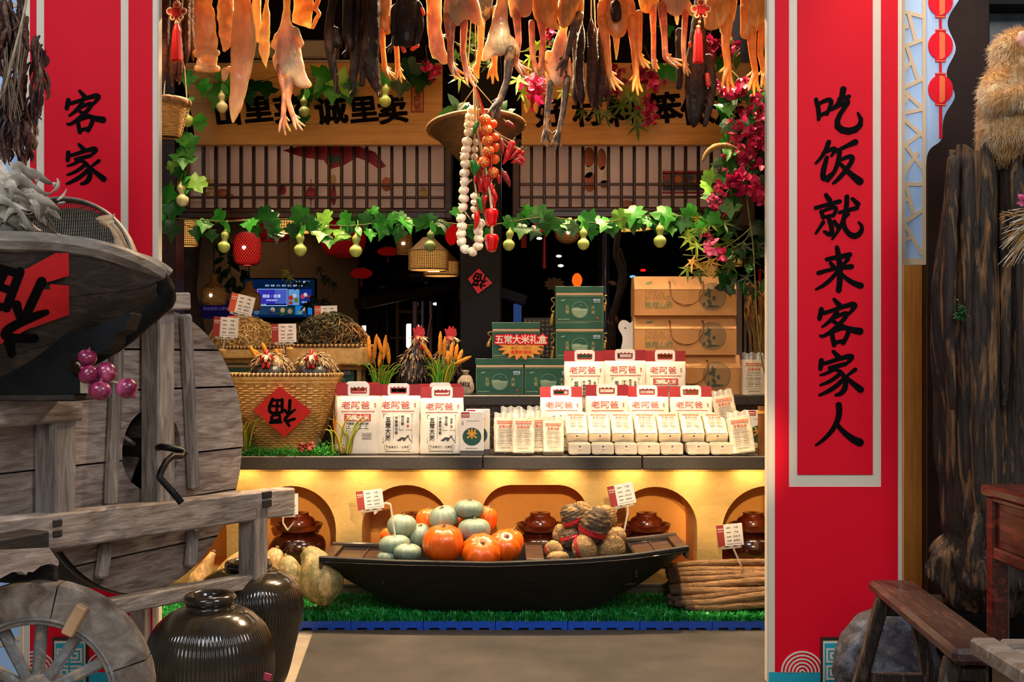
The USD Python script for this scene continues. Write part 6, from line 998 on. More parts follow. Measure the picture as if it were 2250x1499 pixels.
# cone basket behind the strings, small wicker basket at upper left
cbk = thing('cone_basket', 'shallow cone-shaped bamboo basket hanging behind the garlic and onions', 'basket', P(1046, 350, 5.56)); cc = P(1046, 280, 5.56); ck = .233
v, f = lathe([(0.002, -.26), (.04, -.225), (.12, -.13), (ck, 0), (ck - .012, .004), (.11, -.12), (.04, -.2), (0, -.24)], 48); obj('cone', rough(xf((v, f), cc + (-.0, 0, 0), -.12, -.06), .003, 30), M('cone_bamboo', '#6e4a22', '#4a2f14', r=.65, sc=10, st=(1, 1, 6), bp=.6, bsc=60), cbk, 40)
q = xf((np.array([(ck * math.cos(a), ck * math.sin(a), 0) for a in np.linspace(0, 2 * PI, 60)]), None), cc, -.12, -.06)[0]; obj('rim', rough(tube(q, .0125, 8, cap=False), .003, 60), M('cone_rim', '#8a6130', '#5f3f1c', r=.6, sc=40), cbk, True)
obj('suspension', cat([tube([q[k], HK + (0, .2, .05), (HK[0], 5.14, RZ)], .0025, 5) for k in (5, 24, 44)]), m_str, cbk, True)
for k, (x, y, s_, r_) in enumerate(((990, 245, 56, 1.2), (1010, 240, 56, .6), (1000, 225, 46, 5.6), (1020, 255, 50, .3), (1100, 240, 50, .5), (1110, 250, 46, 1), (985, 262, 40, 1.4))): leaf(cbk, x, y, 5.62, s_, r_, m_ivy[3], OVAL)
obj('stick', tube([P(970, 274, 5.5), P(1016, 258, 5.5)], .004, 6), M('stick_pale', '#a99c80', r=.6), cbk)
wb = thing('hanging_basket', 'small round wicker basket with a thick rolled rim at upper left', 'basket', P(380, 300, 5.06)); wc = P(372, 300, 5.06); s = 5.06 / F
out = []
for k in range(19): f_ = k / 18; r_ = (22 + 17 * f_ ** .8) * s; an = np.linspace(0, 2 * PI, 61); out.append(tube(np.stack([wc[0] + (r_ + .002 * np.where(np.arange(61) // 1 % 2, 1, -1) * (1 if k % 2 else -1)) * np.cos(an), wc[1] + r_ * np.sin(an), np.full(61, wc[2] + f_ * 66 * s)], 1), .0045, 5, cap=False))
obj('weave', cat(out), m_wick, wb, True, kind='stuff'); obj('liner', xf(lathe([(0, .004), (20 * s, .004), (35 * s, 66 * s)], 30), wc), m_wickd, wb, True)
an = np.linspace(0, 2 * PI, 50); obj('rim', rough(tube(np.stack([wc[0] + 38 * s * np.cos(an), wc[1] + 38 * s * np.sin(an), np.full(50, wc[2] + 74 * s)], 1), .019, 10, cap=False), .004, 60, 2), M('rim_straw', '#8a6235', '#6b4a24', r=.75, sc=40, st=(1, 1, 3), bp=.5), wb, True)
obj('suspension', cat([tube([wc + (38 * s * math.cos(a), 38 * s * math.sin(a), 80 * s), (wc[0], 5.14, RZ)], .003, 5) for a in (.5, 2.6, 4.7)]), m_str, wb, True)
# ---------------------------------------------------------------- lamps and furnishings in the dim room behind
_gn = [0]
def glow(n, c, e):
    _gn[0] += 1; n = n.replace('#', str(_gn[0])); return usdkit.material(stage, '/World/Looks/' + n, {'e': ('emission', {'color': hexc(c), 'strength': e})}, surface='e.emission')
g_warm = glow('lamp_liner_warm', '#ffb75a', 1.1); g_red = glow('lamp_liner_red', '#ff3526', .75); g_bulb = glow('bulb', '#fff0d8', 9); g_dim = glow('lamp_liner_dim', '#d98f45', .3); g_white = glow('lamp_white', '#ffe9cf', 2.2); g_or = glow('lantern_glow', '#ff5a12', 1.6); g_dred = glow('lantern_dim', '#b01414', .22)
m_cane = M('cane', '#c79a58', '#a2773a', r=.55, sc=30); m_caner = M('cane_red', '#c8141c', '#a80d14', r=.5, sc=30)
def lamp(label, px, py, prof, Y, mt, liner, nv=40, nr=10, tilt=0, bulb=True, helix=False, cap=None, cord_top=440):
    s = Y / F; o = P(px, py, Y); pr = np.array(prof, float) * s; t = thing('pendant_lamp', label, 'lamp', (o[0], Y, o[2] + pr[:, 1].min()), 'pendant lamps in the room behind'); ps = spl(pr, 30) if len(pr) > 3 else np.linspace(pr[0], pr[-1], 12) if len(pr) == 2 else np.vstack([np.linspace(pr[k], pr[k + 1], 8) for k in range(len(pr) - 1)])
    L = np.r_[0, np.cumsum(np.linalg.norm(np.diff(ps, axis=0), axis=1))]; at_ = lambda q: np.array([np.interp(q * L[-1], L, ps[:, 0]), np.interp(q * L[-1], L, ps[:, 1])]); out = []
    cyl = lambda q, a: o + np.array([at_(q)[0] * math.cos(a), at_(q)[0] * math.sin(a), at_(q)[1]]); w = .0021 * Y / 7
    for k in range(nv):
        a = 2 * PI * k / nv
        if helix:
            for sg_ in (1, -1): out.append(tube([cyl(q, a + sg_ * q * 2.2) for q in np.linspace(0, 1, 16)], w, 4, cap=False))
        else: out.append(tube([cyl(q, a) for q in np.linspace(0, 1, 8)], w, 4, cap=False))
    for k in range(nr + 1):
        if not helix or k in (0, nr): out.append(tube([cyl(k / nr, a) for a in np.linspace(0, 2 * PI, 31)], w * (2.2 if k in (0, nr) else 1), 4, cap=False))
    obj('shade', cat(out), mt, t, True); q = ps.copy(); q[:, 0] *= .93; obj('liner', lathe(q, 24, o), liner, t, True)
    if cap: obj('cap', lathe(np.array(cap, float) * s, 28, o), mt, t, True)
    if bulb: obj('bulb', ball(o + (0, -pr[:, 0].max() * .95, (pr[:, 1].min() + pr[:, 1].max()) / 2), .012, 2), g_bulb, t, True)
    top = o + (0, 0, max(pr[:, 1].max(), (np.array(cap) * s)[:, 1].max() if cap else -9)); obj('cord', tube([top, (top[0], Y, 3.9)], .003, 5), m_blk, t); return t
lamp('red barrel-shaped mesh lamp with a bright bulb, left of the television', 543, 546, [(14, -36), (27, -30), (30, -14), (30, 10), (26, 26), (14, 34)], 7.0, m_caner, g_red, 30, 10, helix=True)
lamp('wide red dome lamp behind the ivy, right of the barrel-shaped one', 596, 508, [(28, -20), (44, -2), (40, 14), (20, 30)], 7.6, m_caner, glow('red_shade_dim', '#c3151b', .3), 40, 8, bulb=False, helix=True)
lamp('big red bowl lamp behind the gourd in front of the television\'s right', 754, 528, [(18, -36), (40, -26), (50, 0), (48, 30), (30, 44)], 7.4, m_caner, stage_mat('red_shade_dim'), 44, 8, bulb=False, helix=True)
lamp('flat tan perforated drum lamp tucked under the left lattice', 640, 496, [(50, -13), (50, 8), (40, 18)], 7.2, m_cane, g_warm, 56, 5, bulb=False)
lamp('small square-looking tan cane lamp at the far left under the lattice', 411, 514, [(23, -26), (22, 0), (20, 30)], 7.0, m_cane, g_warm, 36, 12, bulb=False)
lamp('tan cane drum lamp with a cone top, behind the dark gourd', 941, 570, [(43, -23), (43, 18)], 7.1, m_cane, g_warm, 64, 12, bulb=False, cap=[(43, 18), (12, 48), (0, 49)])
lamp('tan cane drum lamp half behind its neighbour, beside the black post', 969, 585, [(39, -21), (39, 10)], 7.6, m_cane, g_warm, 64, 11, bulb=False, cap=[(39, 10), (12, 38), (0, 39)])
lamp('bottle-shaped cane lamp with a narrow neck above the wood wool', 470, 645, [(26, -23), (27, 4), (24, 12)], 7.8, m_cane, g_dim, 44, 12, cap=[(24, 12), (9, 26), (8, 34), (10, 42), (0, 42)])
lamp('bottle-shaped cane lamp in front of the television\'s left edge', 547, 658, [(24, -22), (25, 4), (22, 12)], 7.7, m_cane, g_dim, 44, 12, bulb=False, cap=[(22, 12), (9, 26), (7, 34), (9, 40), (0, 40)])
lamp('small rattan lamp with a bright spot left of the tan cane drums', 888, 537, [(17, -21), (18, 0), (17, 21)], 7.9, m_cane, g_dim, 30, 12)
lamp('wide flat tan perforated lamp under the right lattice', 1375, 490, [(58, -13), (58, 6), (40, 16)], 7.2, m_cane, g_warm, 60, 5, bulb=False)
lamp('rattan bowl lamp with a glaring bulb above the green boxes', 1247, 514, [(8, -20), (24, -10), (28, 8), (24, 20)], 7.4, m_cane, g_dim, 34, 9)
lamp('tan bottle lamp peeping over the topmost brown carton', 1560, 596, [(18, -14), (18, 12)], 7.6, m_cane, g_warm, 36, 8, bulb=False, cap=[(18, 12), (6, 24), (6, 34), (0, 34)])
lamp('tan cane lamp among the leaves beside the right pillar', 1613, 572, [(19, -12), (19, 10)], 7.6, m_cane, g_warm, 36, 7, bulb=False, cap=[(19, 10), (6, 24), (0, 24)])
def lantern(label, px, py, a, b, Y, mt, tass=0):
    s = Y / F; o = P(px, py, Y); t = thing('paper_lantern', label, 'lantern', o - (0, 0, b * s), 'red lanterns in the room behind'); v, f = lathe(sprof([(a * .35, -b), (a * .8, -b * .6), (a, 0), (a * .8, b * .6), (a * .35, b)], 20), 32); an = np.arctan2(v[:, 1], v[:, 0]); v = v * s; v[:, :2] *= (1 + .03 * np.cos(16 * an))[:, None]; obj('body', (v + o, f), mt, t, True)
    obj('cap', cat(lathe([(0, b * s), (a * .4 * s, b * s), (a * .4 * s, b * s + .01), (0, b * s + .01)], 18, o), lathe([(0, -b * s - .008), (a * .4 * s, -b * s - .008), (a * .4 * s, -b * s), (0, -b * s)], 18, o)), m_wickd, t)
    if tass: obj('tassel', tube([o - (0, 0, b * s), o - (0, 0, (b + tass * .4) * s), o - (0, 0, (b + tass) * s)], [.004, .008, .01], 7), m_tass, t, True)
    obj('cord', tube([o + (0, 0, b * s), (o[0], Y, 3.9)], .003, 5), m_blk, t)
lantern('flat red lantern with a tassel right of the television', 794, 601, 24, 11, 8.6, g_dred, 18); lantern('flat dim red lantern behind the ivy between bowl lamp and rattan lamp', 853, 553, 24, 9, 8.8, g_dred, 14); lantern('bright red lantern under the right lattice\'s left end', 1196, 490, 23, 20, 7.0, glow('lantern_bright', '#f01414', .5), 80); lantern('small glowing orange-red lantern standing out above the topmost green box', 1268, 616, 11, 15, 8.0, g_or)
lantern('red knotted lantern beside the garlic, left of the black post', 992, 514, 14, 24, 7.3, stage_mat('lantern_bright'))
st1 = obj('red_streamer', bx2(P(1145, 0, 7.0)[0], P(1157, 0, 7.0)[0], 7.0, 7.01, P(0, 545, 7.0)[2], 3.9, .001), M('streamer_red', '#a80c14', r=.7), None, label='narrow red paper streamer right of the black post', cat_='streamer')
obj('red_streamer', bx2(P(456, 0, 7.2)[0], P(466, 0, 7.2)[0], 7.2, 7.21, P(0, 506, 7.2)[2], 3.9, .001), stage_mat('streamer_red'), None, label='short red streamer right of the square tan lamp at far left', cat_='streamer')
# television
TY = 8.0; tv = thing('television', 'flat television showing a blue menu of film tiles behind the straw trays', 'television', P(622, 706, TY)); ts = TY / F; tb = lambda x0, x1, y0, y1, d, k=.004: xf(prism(sbox(P(x0, 0, TY)[0], P(0, y1, TY)[2], P(x1, 0, TY)[0], P(0, y0, TY)[2]), k), (0, TY - d, 0))
obj('casing', bx2(P(534, 0, TY)[0], P(694, 0, TY)[0], TY, TY + .06, P(0, 708, TY)[2], P(0, 611, TY)[2], .006), m_blk, tv)
obj('screen', tb(537, 691, 614, 698, .004), glow('screen_navy', '#061f45', .8), tv)
def til(x0, x1, y0, y1, c, e, d=.008): obj('tile', tb(x0, x1, y0, y1, d), glow('tile_#', c, e), tv)
til(566, 632, 635, 673, '#9fc4ff', .9); til(567.5, 630.5, 636.5, 671, '#3a35b8', .9, .011); til(605, 630.5, 636.5, 671, '#4d63c9', .9, .012); til(567.5, 630.5, 668, 671, '#101848', .8, .014)
til(634, 658, 636, 671, '#6aa3dd', .9); til(659, 685, 636, 671, '#16308a', .9); til(556, 609, 675, 692, '#24456b', .7); til(611, 647, 675, 692, '#274a3f', .7); til(649, 686, 672, 692, '#1f7fd0', .9); til(548, 566, 636, 671, '#a02030', .7)
for x, y, r, c in ((640, 655, 5, '#d23230'), (648, 650, 4, '#e0e6ee'), (652, 660, 5, '#7a8a34'), (640, 666, 4, '#c83a34'), (666, 652, 5, '#d0476a'), (672, 648, 4, '#e8eef8'), (679, 652, 4, '#b8304a'), (600, 681, 5, '#d7b29a'), (598, 688, 6, '#23324f'), (622, 682, 5, '#cfa68e'), (638, 684, 5, '#b58f7a'), (621, 690, 4, '#315a38'), (565, 685, 6, '#56789d'), (671, 680, 5, '#d9c2ae'), (660, 686, 4, '#b7a058'), (672, 689, 6, '#24406b')): obj('tile_figure', xf(prism(affinity.scale(Point(0, 0).buffer(r * ts, 8), 1, 1.1), .003), P(x, y, TY) - (0, .017, 0)), glow('fig_#', c, .7), tv)
g_txt = glow('screen_text', '#dfe8ff', 1.0); tx_ = lambda s_, x, y, h, b=0: obj('lettering', xf(prism(text(s_, h * ts, b), .002), P(x, y, TY) - (0, .018, 0)), g_txt, tv)
tx_('超级·故事', 598, 651, 8, 1); tx_('家庭影院精选', 598, 660, 4); tx_('08:06', 674, 620, 6, 1); tx_('精选推荐', 656, 619, 2.4)
for k, w_ in enumerate(('首页', '电影', '少儿', '综艺', '生活', '游戏', '体育')): tx_(w_, 588 + 12.3 * k, 628, 4.6)
tx_('正在热播', 580, 669.5, 3); tx_('年度大剧', 670, 664, 3.4, 1)
obj('stand', bx2(P(600, 0, TY)[0], P(640, 0, TY)[0], TY, TY + .1, 0, P(0, 706, TY)[2], .005), m_blk, tv)
pn = thing('display_board', 'dim purple lit board under the bottle-shaped lamp', 'board', P(470, 700, 8.2)); obj('panel', xf(prism(sbox(*[P(440, 700, 8.2)[0], P(0, 700, 8.2)[2], P(516, 0, 8.2)[0], P(0, 662, 8.2)[2]]), .03), (0, 8.2, 0)), glow('panel_violet', '#171038', .5), pn); obj('lettering', xf(prism(text('欢迎品尝山里味道', 8 * 8.2 / F, 0), .002), P(478, 678, 8.197)), glow('panel_text', '#5a4a86', .7), pn); obj('post', bx2(P(470, 0, 8.2)[0], P(480, 0, 8.2)[0], 8.23, 8.27, 0, P(0, 690, 8.2)[2]), m_blk, pn)
# the room's dark joinery, a roofed booth, an illuminated box lamp, lattice and branches
m_red3 = M('booth_red', '#4a0d10', '#6b1416', r=.35, sc=6, st=(1, 1, 8), coat=.3); m_eave = M('eave_brown', '#3b2620', '#2c1b17', r=.5, sc=6); m_bluep = M('blue_column', '#1d2c55', '#16213f', r=.3, coat=.4)
bo_ = thing('booth', 'dark roofed wooden booth with a slanting eave behind the cockerels', 'booth', (P(900, 0, 8.4)[0], 8.6, 0))
obj('eave', beam(P(790, 668, 8.2), P(1015, 622, 9.4), .1, .075, .006), m_eave, bo_); obj('roof', xf((np.array([[*P(790, 664, 8.2)], [*P(1015, 616, 9.4)], [*P(1015, 596, 10.4)], [*P(840, 632, 9.6)]]), np.array([[0, 1, 2], [0, 2, 3]]))), m_eave, bo_)
for px, w, mt in ((815, 22, m_dark), (840, 20, m_dark), (911, 13, m_red3), (928, 8, m_bluep), (946, 9, m_red3), (966, 14, m_dark), (1000, 20, m_dark)): obj('column', bx2(P(px - w / 2, 0, 8.5)[0], P(px + w / 2, 0, 8.5)[0], 8.5, 8.56, 0, P(0, 660, 8.5)[2], .01), mt, bo_)
obj('rail', beam(P(936, 760, 8.45), P(948, 690, 8.45), .02, .02, .004), M('rail_red', '#8a1018', r=.3, coat=.4), bo_)
sb_ = thing('light_box', 'tall glowing white box lamp behind the standing cockerel', 'lamp', P(905, 765, 8.8)); obj('shade', bx2(P(892, 0, 8.8)[0], P(918, 0, 8.8)[0], 8.8, 8.95, P(0, 765, 8.8)[2], P(0, 711, 8.8)[2], .01), g_white, sb_); obj('frame', cat(bx2(P(904, 0, 8.79)[0], P(906, 0, 8.79)[0], 8.785, 8.8, 0, P(0, 690, 8.79)[2], .002), tube([P(x, y, 8.8) for x, y in ((886, 765), (886, 712), (894, 700), (914, 700), (924, 712), (924, 765))], .006, 6, 24)), m_blk, sb_)
lb3 = thing('floor_lamp', 'small lit white lamp at the right edge of the dried herbs', 'lamp', (P(800, 0, 9)[0], 9.05, 0)); obj('shade', bx2(P(795, 0, 9)[0], P(804, 0, 9)[0], 9, 9.1, P(0, 734, 9)[2], P(0, 715, 9)[2], .005), g_white, lb3); obj('pole', bx2(P(798, 0, 9)[0], P(801, 0, 9)[0], 9.04, 9.06, 0, P(0, 734, 9)[2], .002), m_blk, lb3)
sf = thing('shelving', 'pale timber shelf frame in the back of the room', 'shelf', (P(920, 0, 10.4)[0], 10.4, 0)); m_pw = M('pale_timber', '#a47e4d', '#8f6b3f', r=.6, sc=6)
for a in ((838, 1012, 629, 633), (872, 930, 682, 688), (855, 900, 740, 745)): obj('board', bx2(P(a[0], 0, 10.4)[0], P(a[1], 0, 10.4)[0], 10.4, 10.6, P(0, a[3], 10.4)[2], P(0, a[2], 10.4)[2], .003), m_pw, sf)
for x in (836, 872, 1010): obj('upright', bx2(P(x - 3, 0, 10.4)[0], P(x + 3, 0, 10.4)[0], 10.42, 10.5, 0, P(0, 629, 10.4)[2], .003), m_pw, sf)
bd = thing('perched_bird', 'black bird figure perched on the booth roof under the cane drum lamps', 'bird', P(905, 640, 8.7)); obj('body', organic([([P(905, 606, 8.7), P(928, 600, 8.7)], [.07, .05]), ([P(930, 600, 8.7), P(938, 614, 8.7)], [.04, .035]), ([P(895, 600, 8.7), P(868, 612, 8.7)], [.05, .02])], .02, 8), m_fk, bd, True)
for x in (895, 912): obj('leg', tube([P(x, 616, 8.7), P(x, 642, 8.7)], .008, 6), m_blk, bd)
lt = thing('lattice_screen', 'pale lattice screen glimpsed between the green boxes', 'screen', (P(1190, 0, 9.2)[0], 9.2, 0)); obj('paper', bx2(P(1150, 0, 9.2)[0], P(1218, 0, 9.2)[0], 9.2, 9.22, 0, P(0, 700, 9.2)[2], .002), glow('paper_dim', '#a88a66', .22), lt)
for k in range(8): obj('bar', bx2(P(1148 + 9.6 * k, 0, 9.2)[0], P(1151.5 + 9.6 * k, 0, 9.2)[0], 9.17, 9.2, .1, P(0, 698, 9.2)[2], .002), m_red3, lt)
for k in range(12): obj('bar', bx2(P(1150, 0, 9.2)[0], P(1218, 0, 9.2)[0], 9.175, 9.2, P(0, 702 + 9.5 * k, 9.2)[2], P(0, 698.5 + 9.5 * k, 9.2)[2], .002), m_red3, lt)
fb = thing('far_booth', 'far booth with a blue roof edge and bluish window, right of the black post', 'booth', (P(1125, 0, 9)[0], 8.9, 0)); obj('roof_edge', beam(P(1092, 640, 8.8), P(1158, 662, 8.8), .2, .09, .01), M('awning_blue', '#16233f', '#1e2f55', r=.5, sc=4), fb); obj('wall', bx2(P(1092, 0, 9.04)[0], P(1150, 0, 9.04)[0], 8.86, 9.08, 0, P(0, 650, 9.04)[2], .003), m_dark, fb); obj('lit_window', bx2(P(1128, 0, 8.85)[0], P(1146, 0, 8.85)[0], 8.84, 8.86, P(0, 708, 8.85)[2], P(0, 668, 8.85)[2], .003), glow('window_blue', '#3d5a9a', .5), fb)
obj('round_post', lathe([(0, 0), (.05, 0), (.05, 3.2), (0, 3.2)], 20, (P(1330, 0, 8.2)[0], 8.2, 0)), m_bluep, None, True, label='slim dark blue round post left of the brown cartons', cat_='post')
br_ = thing('tree_branch', 'twisted bare dark branch between the green stack and the brown cartons', 'branch', P(1345, 760, 7.0)); m_bark = M('bark_dark', '#3a2b20', '#21170f', r=.8, sc=20, bp=.6)
obj('branch', rough(organic([([P(x, y, 7.0) for x, y in ((1342, 800), (1345, 700), (1360, 650), (1366, 600), (1352, 560), (1360, 500), (1350, 440))], [.03, .026, .024, .02, .02, .018, .014]), ([P(x, y, 7.05) for x, y in ((1358, 660), (1374, 620), (1372, 580), (1362, 550))], [.018, .014, .013, .012])], .02, 6), .004, 40), m_bark, br_, True)
for x, y, s_, r_ in ((1352, 700, 26, 2.6), (1362, 712, 26, 3.3), (1340, 708, 22, 2.2), (1346, 622, 20, 5)): leaf(br_, x, y, 6.98, s_, r_, M('leaf_brown', '#6b4a3c', r=.6) if y == 700 else stage_mat('leaf_brown'), OVAL)
tk = thing('gnarled_tree', 'dark gnarled tree trunk at the left of the room', 'tree', (P(415, 0, 7.4)[0], 7.4, 0)); obj('trunk', rough(tube([(P(430, 0, 7.4)[0], 7.4, 0), P(418, 700, 7.4), P(410, 600, 7.4), P(428, 500, 7.4), P(420, 380, 7.4)], [.1, .075, .07, .06, .06], 14, 40), .02, 12), m_bark, tk, True)
df = thing('dark_foliage', 'dark green leafy plant behind the red barrel lamp', 'plant', P(505, 640, 7.9)); vine(df, [(500, 480), (505, 560), (510, 640)], 7.9)
for _ in range(34): leaf(df, lr.uniform(478, 540), lr.uniform(540, 640), 7.88, lr.uniform(22, 34), lr.uniform(2, 4.3), m_ivy[3], OVAL)
fs = thing('fresh_sprig', 'small bright yellow-green star sprig hanging above the television', 'plant', P(636, 616, 7.5)); vine(fs, [(634, 520), (636, 570), (640, 600)], 7.5, .003)
for x, y, s_, r_ in ((624, 602, 20, 3.2), (636, 610, 24, 2.9), (630, 596, 18, 4)): leaf(fs, x, y, 7.48, s_, r_, M('sprig_lit', '#c2d65a', '#a8c242', r=.5, sc=10, tl=.4) if y == 602 else stage_mat('sprig_lit'), STAR, name='leaf')
for _ in range(16): leaf(fs, lr.uniform(655, 735), lr.uniform(590, 680), 7.6, lr.uniform(18, 30), lr.uniform(2, 4.3), m_star[3], STAR)
tp = thing('bar_screen', 'white panel with dark vertical bars right of the topmost brown carton', 'screen', (P(1648, 0, 7.4)[0], 7.4, 0)); obj('panel', bx2(P(1615, 0, 7.4)[0], P(1672, 0, 7.4)[0], 7.4, 7.42, 0, P(0, 617, 7.4)[2], .002), M('panel_white', '#a79a90', r=.6), tp)
for x in (1632, 1642, 1653, 1664): obj('bar', bx2(P(x - 1.4, 0, 7.4)[0], P(x + 1.4, 0, 7.4)[0], 7.385, 7.4, .8, P(0, 617, 7.4)[2], .002), m_blk, tp)
obj('pole', bx2(P(1668, 0, 7.2)[0], P(1673, 0, 7.2)[0], 7.2, 7.22, .5, P(0, 590, 7.2)[2], .002), m_red, tp)
ws = thing('wheat_sheaf', 'sheaf of dry wheat standing behind the upright rice brick at right', 'wheat', P(1668, 868, 6.08)); m_whe = M('wheat_straw', '#a87b3a', '#8a6230', r=.7, sc=20); wr = random.Random(8)
for k in range(46):
    a = P(1672 + wr.uniform(-12, 12), 868, 6.1 + wr.uniform(-.03, .03)); a[2] = ZS; c = P(1662 + wr.uniform(-26, 26), wr.uniform(640, 720), 6.1 + wr.uniform(-.06, .06)); obj('stalk', tube([a, a * .5 + c * .5 + (.006 * wr.uniform(-1, 1), 0, 0), c], .002, 4, 6), m_whe, ws, True)
    obj('ear', rough(tube([c, c + (wr.uniform(-.008, .004), -.004, .03), c + (wr.uniform(-.02, .01), -.008, .062)], [.004, .0075, .002], 6, 7), .002, 220), m_whe, ws, True)
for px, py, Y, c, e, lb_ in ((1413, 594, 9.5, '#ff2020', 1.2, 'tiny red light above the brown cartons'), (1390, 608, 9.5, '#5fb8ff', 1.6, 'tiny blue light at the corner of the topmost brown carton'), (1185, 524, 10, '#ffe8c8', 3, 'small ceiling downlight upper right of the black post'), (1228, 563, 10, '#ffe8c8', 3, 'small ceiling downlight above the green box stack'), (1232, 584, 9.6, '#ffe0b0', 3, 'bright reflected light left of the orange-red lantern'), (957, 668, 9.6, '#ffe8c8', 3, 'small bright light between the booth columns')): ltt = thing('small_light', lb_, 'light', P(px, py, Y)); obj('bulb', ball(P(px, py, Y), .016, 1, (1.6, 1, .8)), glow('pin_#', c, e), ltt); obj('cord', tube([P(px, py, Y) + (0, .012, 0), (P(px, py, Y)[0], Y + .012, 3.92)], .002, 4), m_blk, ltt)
go_ = thing('gilt_ornament', 'dim gilt star-edged ornament left of the small glowing lantern', 'ornament', P(1218, 640, 8.5)); obj('cord', tube([P(1218, 620, 8.52), (P(1218, 0, 8.52)[0], 8.52, 3.9)], .003, 4), m_blk, go_); obj('star', xf(prism(Polygon([((18 + 6 * (k % 2)) * 8.5 / F * math.cos(a), (12 + 4 * (k % 2)) * 8.5 / F * math.sin(a)) for k, a in enumerate(np.arange(20) * PI / 10)]), .02), P(1218, 624, 8.5)), M('gilt_dim', '#8a6a22', r=.5), go_)
# ---------------------------------------------------------------- display in front of the counter: jars, boat, squashes, taro, yams, turf
m_glz = M('jar_glaze', '#7a2f12', '#4c180b', r=.18, sc=5, coat=.6, c3='#94401a'); m_glzd = M('jar_glaze_dark', '#2a0d07', '#46170b', r=.16, sc=6, coat=.7)
NZ = .181
def make_pickle():
    t = thing('pickle_jar', 'x', 'jar', None, 'brown glazed pickle jars in the niches')
    obj('body', lathe(sprof([(0, 0), (.085, 0), (.12, .04), (.135, .09), (.118, .135), (.08, .158), (.07, .17)], 24), 40), m_glzd, t, True); obj('saucer', lathe([(.07, .165), (.098, .172), (.118, .2), (.121, .2), (.113, .176), (.1, .164), (.07, .16)], 40), m_glz, t, 40)
    obj('lid', lathe(sprof([(.084, .186), (.083, .2), (.072, .228), (.052, .24), (.05, .247), (.053, .253), (.046, .255), (.0, .252)], 26), 36), m_glz, t, 50)
    obj('relief', cat([rough(ball((.13 * math.sin(a), -.13 * math.cos(a), .09 + .012 * math.sin(3 * a)), .012, 1, (1, .35, 1)), .003, 90) for a in np.linspace(-.6, .6, 7)]), m_glzd, t, True); return t
pj = make_pickle()
for px, lb_ in ((656, 'brown glazed pickle jar behind the long squashes, leftmost'), (905, 'brown pickle jar almost hidden behind the green squashes'), (1187, 'brown pickle jar between the orange pumpkins and the taro'), (1421, 'brown pickle jar behind the right end of the boat'), (1655, 'brown pickle jar at the far right behind the yams')): copy(pj, lb_, (P(px, 0, 5.68)[0], 5.68, NZ), .4 * px % 1)
# turf trays
m_turf = M('turf_blade', '#0f6b2c', '#1e9440', r=.4, sc=30, tl=.25, rv=.15, c3='#39b04e'); m_tray = M('tray_blue', '#0d47b5', r=.4)
def make_turf():
    t = thing('turf_tray', 'x', 'turf tray', None, 'blue trays of artificial turf'); g = sbox(-.158, .004, .158, .046).difference(U(*[sbox(x - .018, .0, x + .018, .011).buffer(.004) for x in (-.11, -.035, .035, .11)]))
    obj('tray', cat(xf(prism(g, .012), (0, 0, 0)), bx((0, .225, .036), (.316, .44, .016), .002), bx((-.152, .225, .018), (.008, .44, .036)), bx((.152, .225, .018), (.008, .44, .036)), bx((0, .445, .018), (.316, .008, .036))), m_tray, t)
    r = np.random.default_rng(2); n = 3300; c = np.stack([r.uniform(-.155, .155, n), r.uniform(-.006, .45, n), np.full(n, .044)], 1); a = r.uniform(0, 2 * PI, n); L = r.uniform(.03, .055, n); lean = r.uniform(.2, 1.1, n)
    d = np.stack([np.cos(a), np.sin(a), np.zeros(n)], 1); s_ = np.stack([-np.sin(a), np.cos(a), np.zeros(n)], 1) * .0035; m1 = c + d * (L * lean * .35)[:, None] + np.array([0, 0, 1]) * (L * .6)[:, None]; e = c + d * (L * lean * .95)[:, None] + np.array([0, 0, 1]) * (L * (1 - .35 * lean))[:, None]
    V = np.stack([c - s_ * .7, c + s_ * .7, m1 - s_, m1 + s_, e], 1); f = np.array([[0, 1, 3], [0, 3, 2], [2, 3, 4]]); obj('turf', (V.reshape(-1, 3), (f[None] + 5 * np.arange(n)[:, None, None]).reshape(-1, 3)), m_turf, t, kind='stuff'); return t
tf = make_turf()
for k in range(10): copy(tf, ('%s blue turf tray counted from the left end of the row' % ('first second third fourth fifth sixth seventh eighth ninth tenth'.split()[k])), (P(533 + 158.8 * k - 159, 0, 5.02)[0], 5.02, 0))
# black wooden boat
m_boat = M('boat_wood', '#0f0805', '#070403', r=.5, sc=5, st=(2, 14, 14), coat=.08, spec=.3, bp=.2, bsc=30); m_boatd = M('boat_deck', '#4a3427', '#35241b', r=.4, sc=6, st=(1, 8, 8), coat=.2)
bt_ = thing('wooden_boat', 'black wooden boat on the turf, loaded with squashes and taro', 'boat', (-.03, 5.22, .07))
bX = np.linspace(-.853, .782, 40); BC = 5.225; bwr = np.interp(bX, [-.853, -.5, 0, .45, .782], [.19, .225, .24, .225, .185]); bzr = np.interp(bX, [-.853, -.5, -.1, .3, .55, .782], [.315, .304, .298, .312, .332, .362]); bzb = np.interp(bX, [-.853, -.79, -.68, -.56, -.42, -.3, .2, .34, .55, .67, .74, .782], [.30, .255, .19, .125, .092, .078, .078, .092, .19, .275, .325, .347])
def hullp(u, w, side=-1, out=0):                                         # u along, w from rim (0) to chine (1)
    x = -.853 + 1.635 * u; wr, zr_, zb_ = np.interp(x, bX, bwr), np.interp(x, bX, bzr), np.interp(x, bX, bzb); return np.stack([x, BC + side * (wr * (1 - .42 * w) + out), zr_ + (zb_ - zr_) * w], -1)
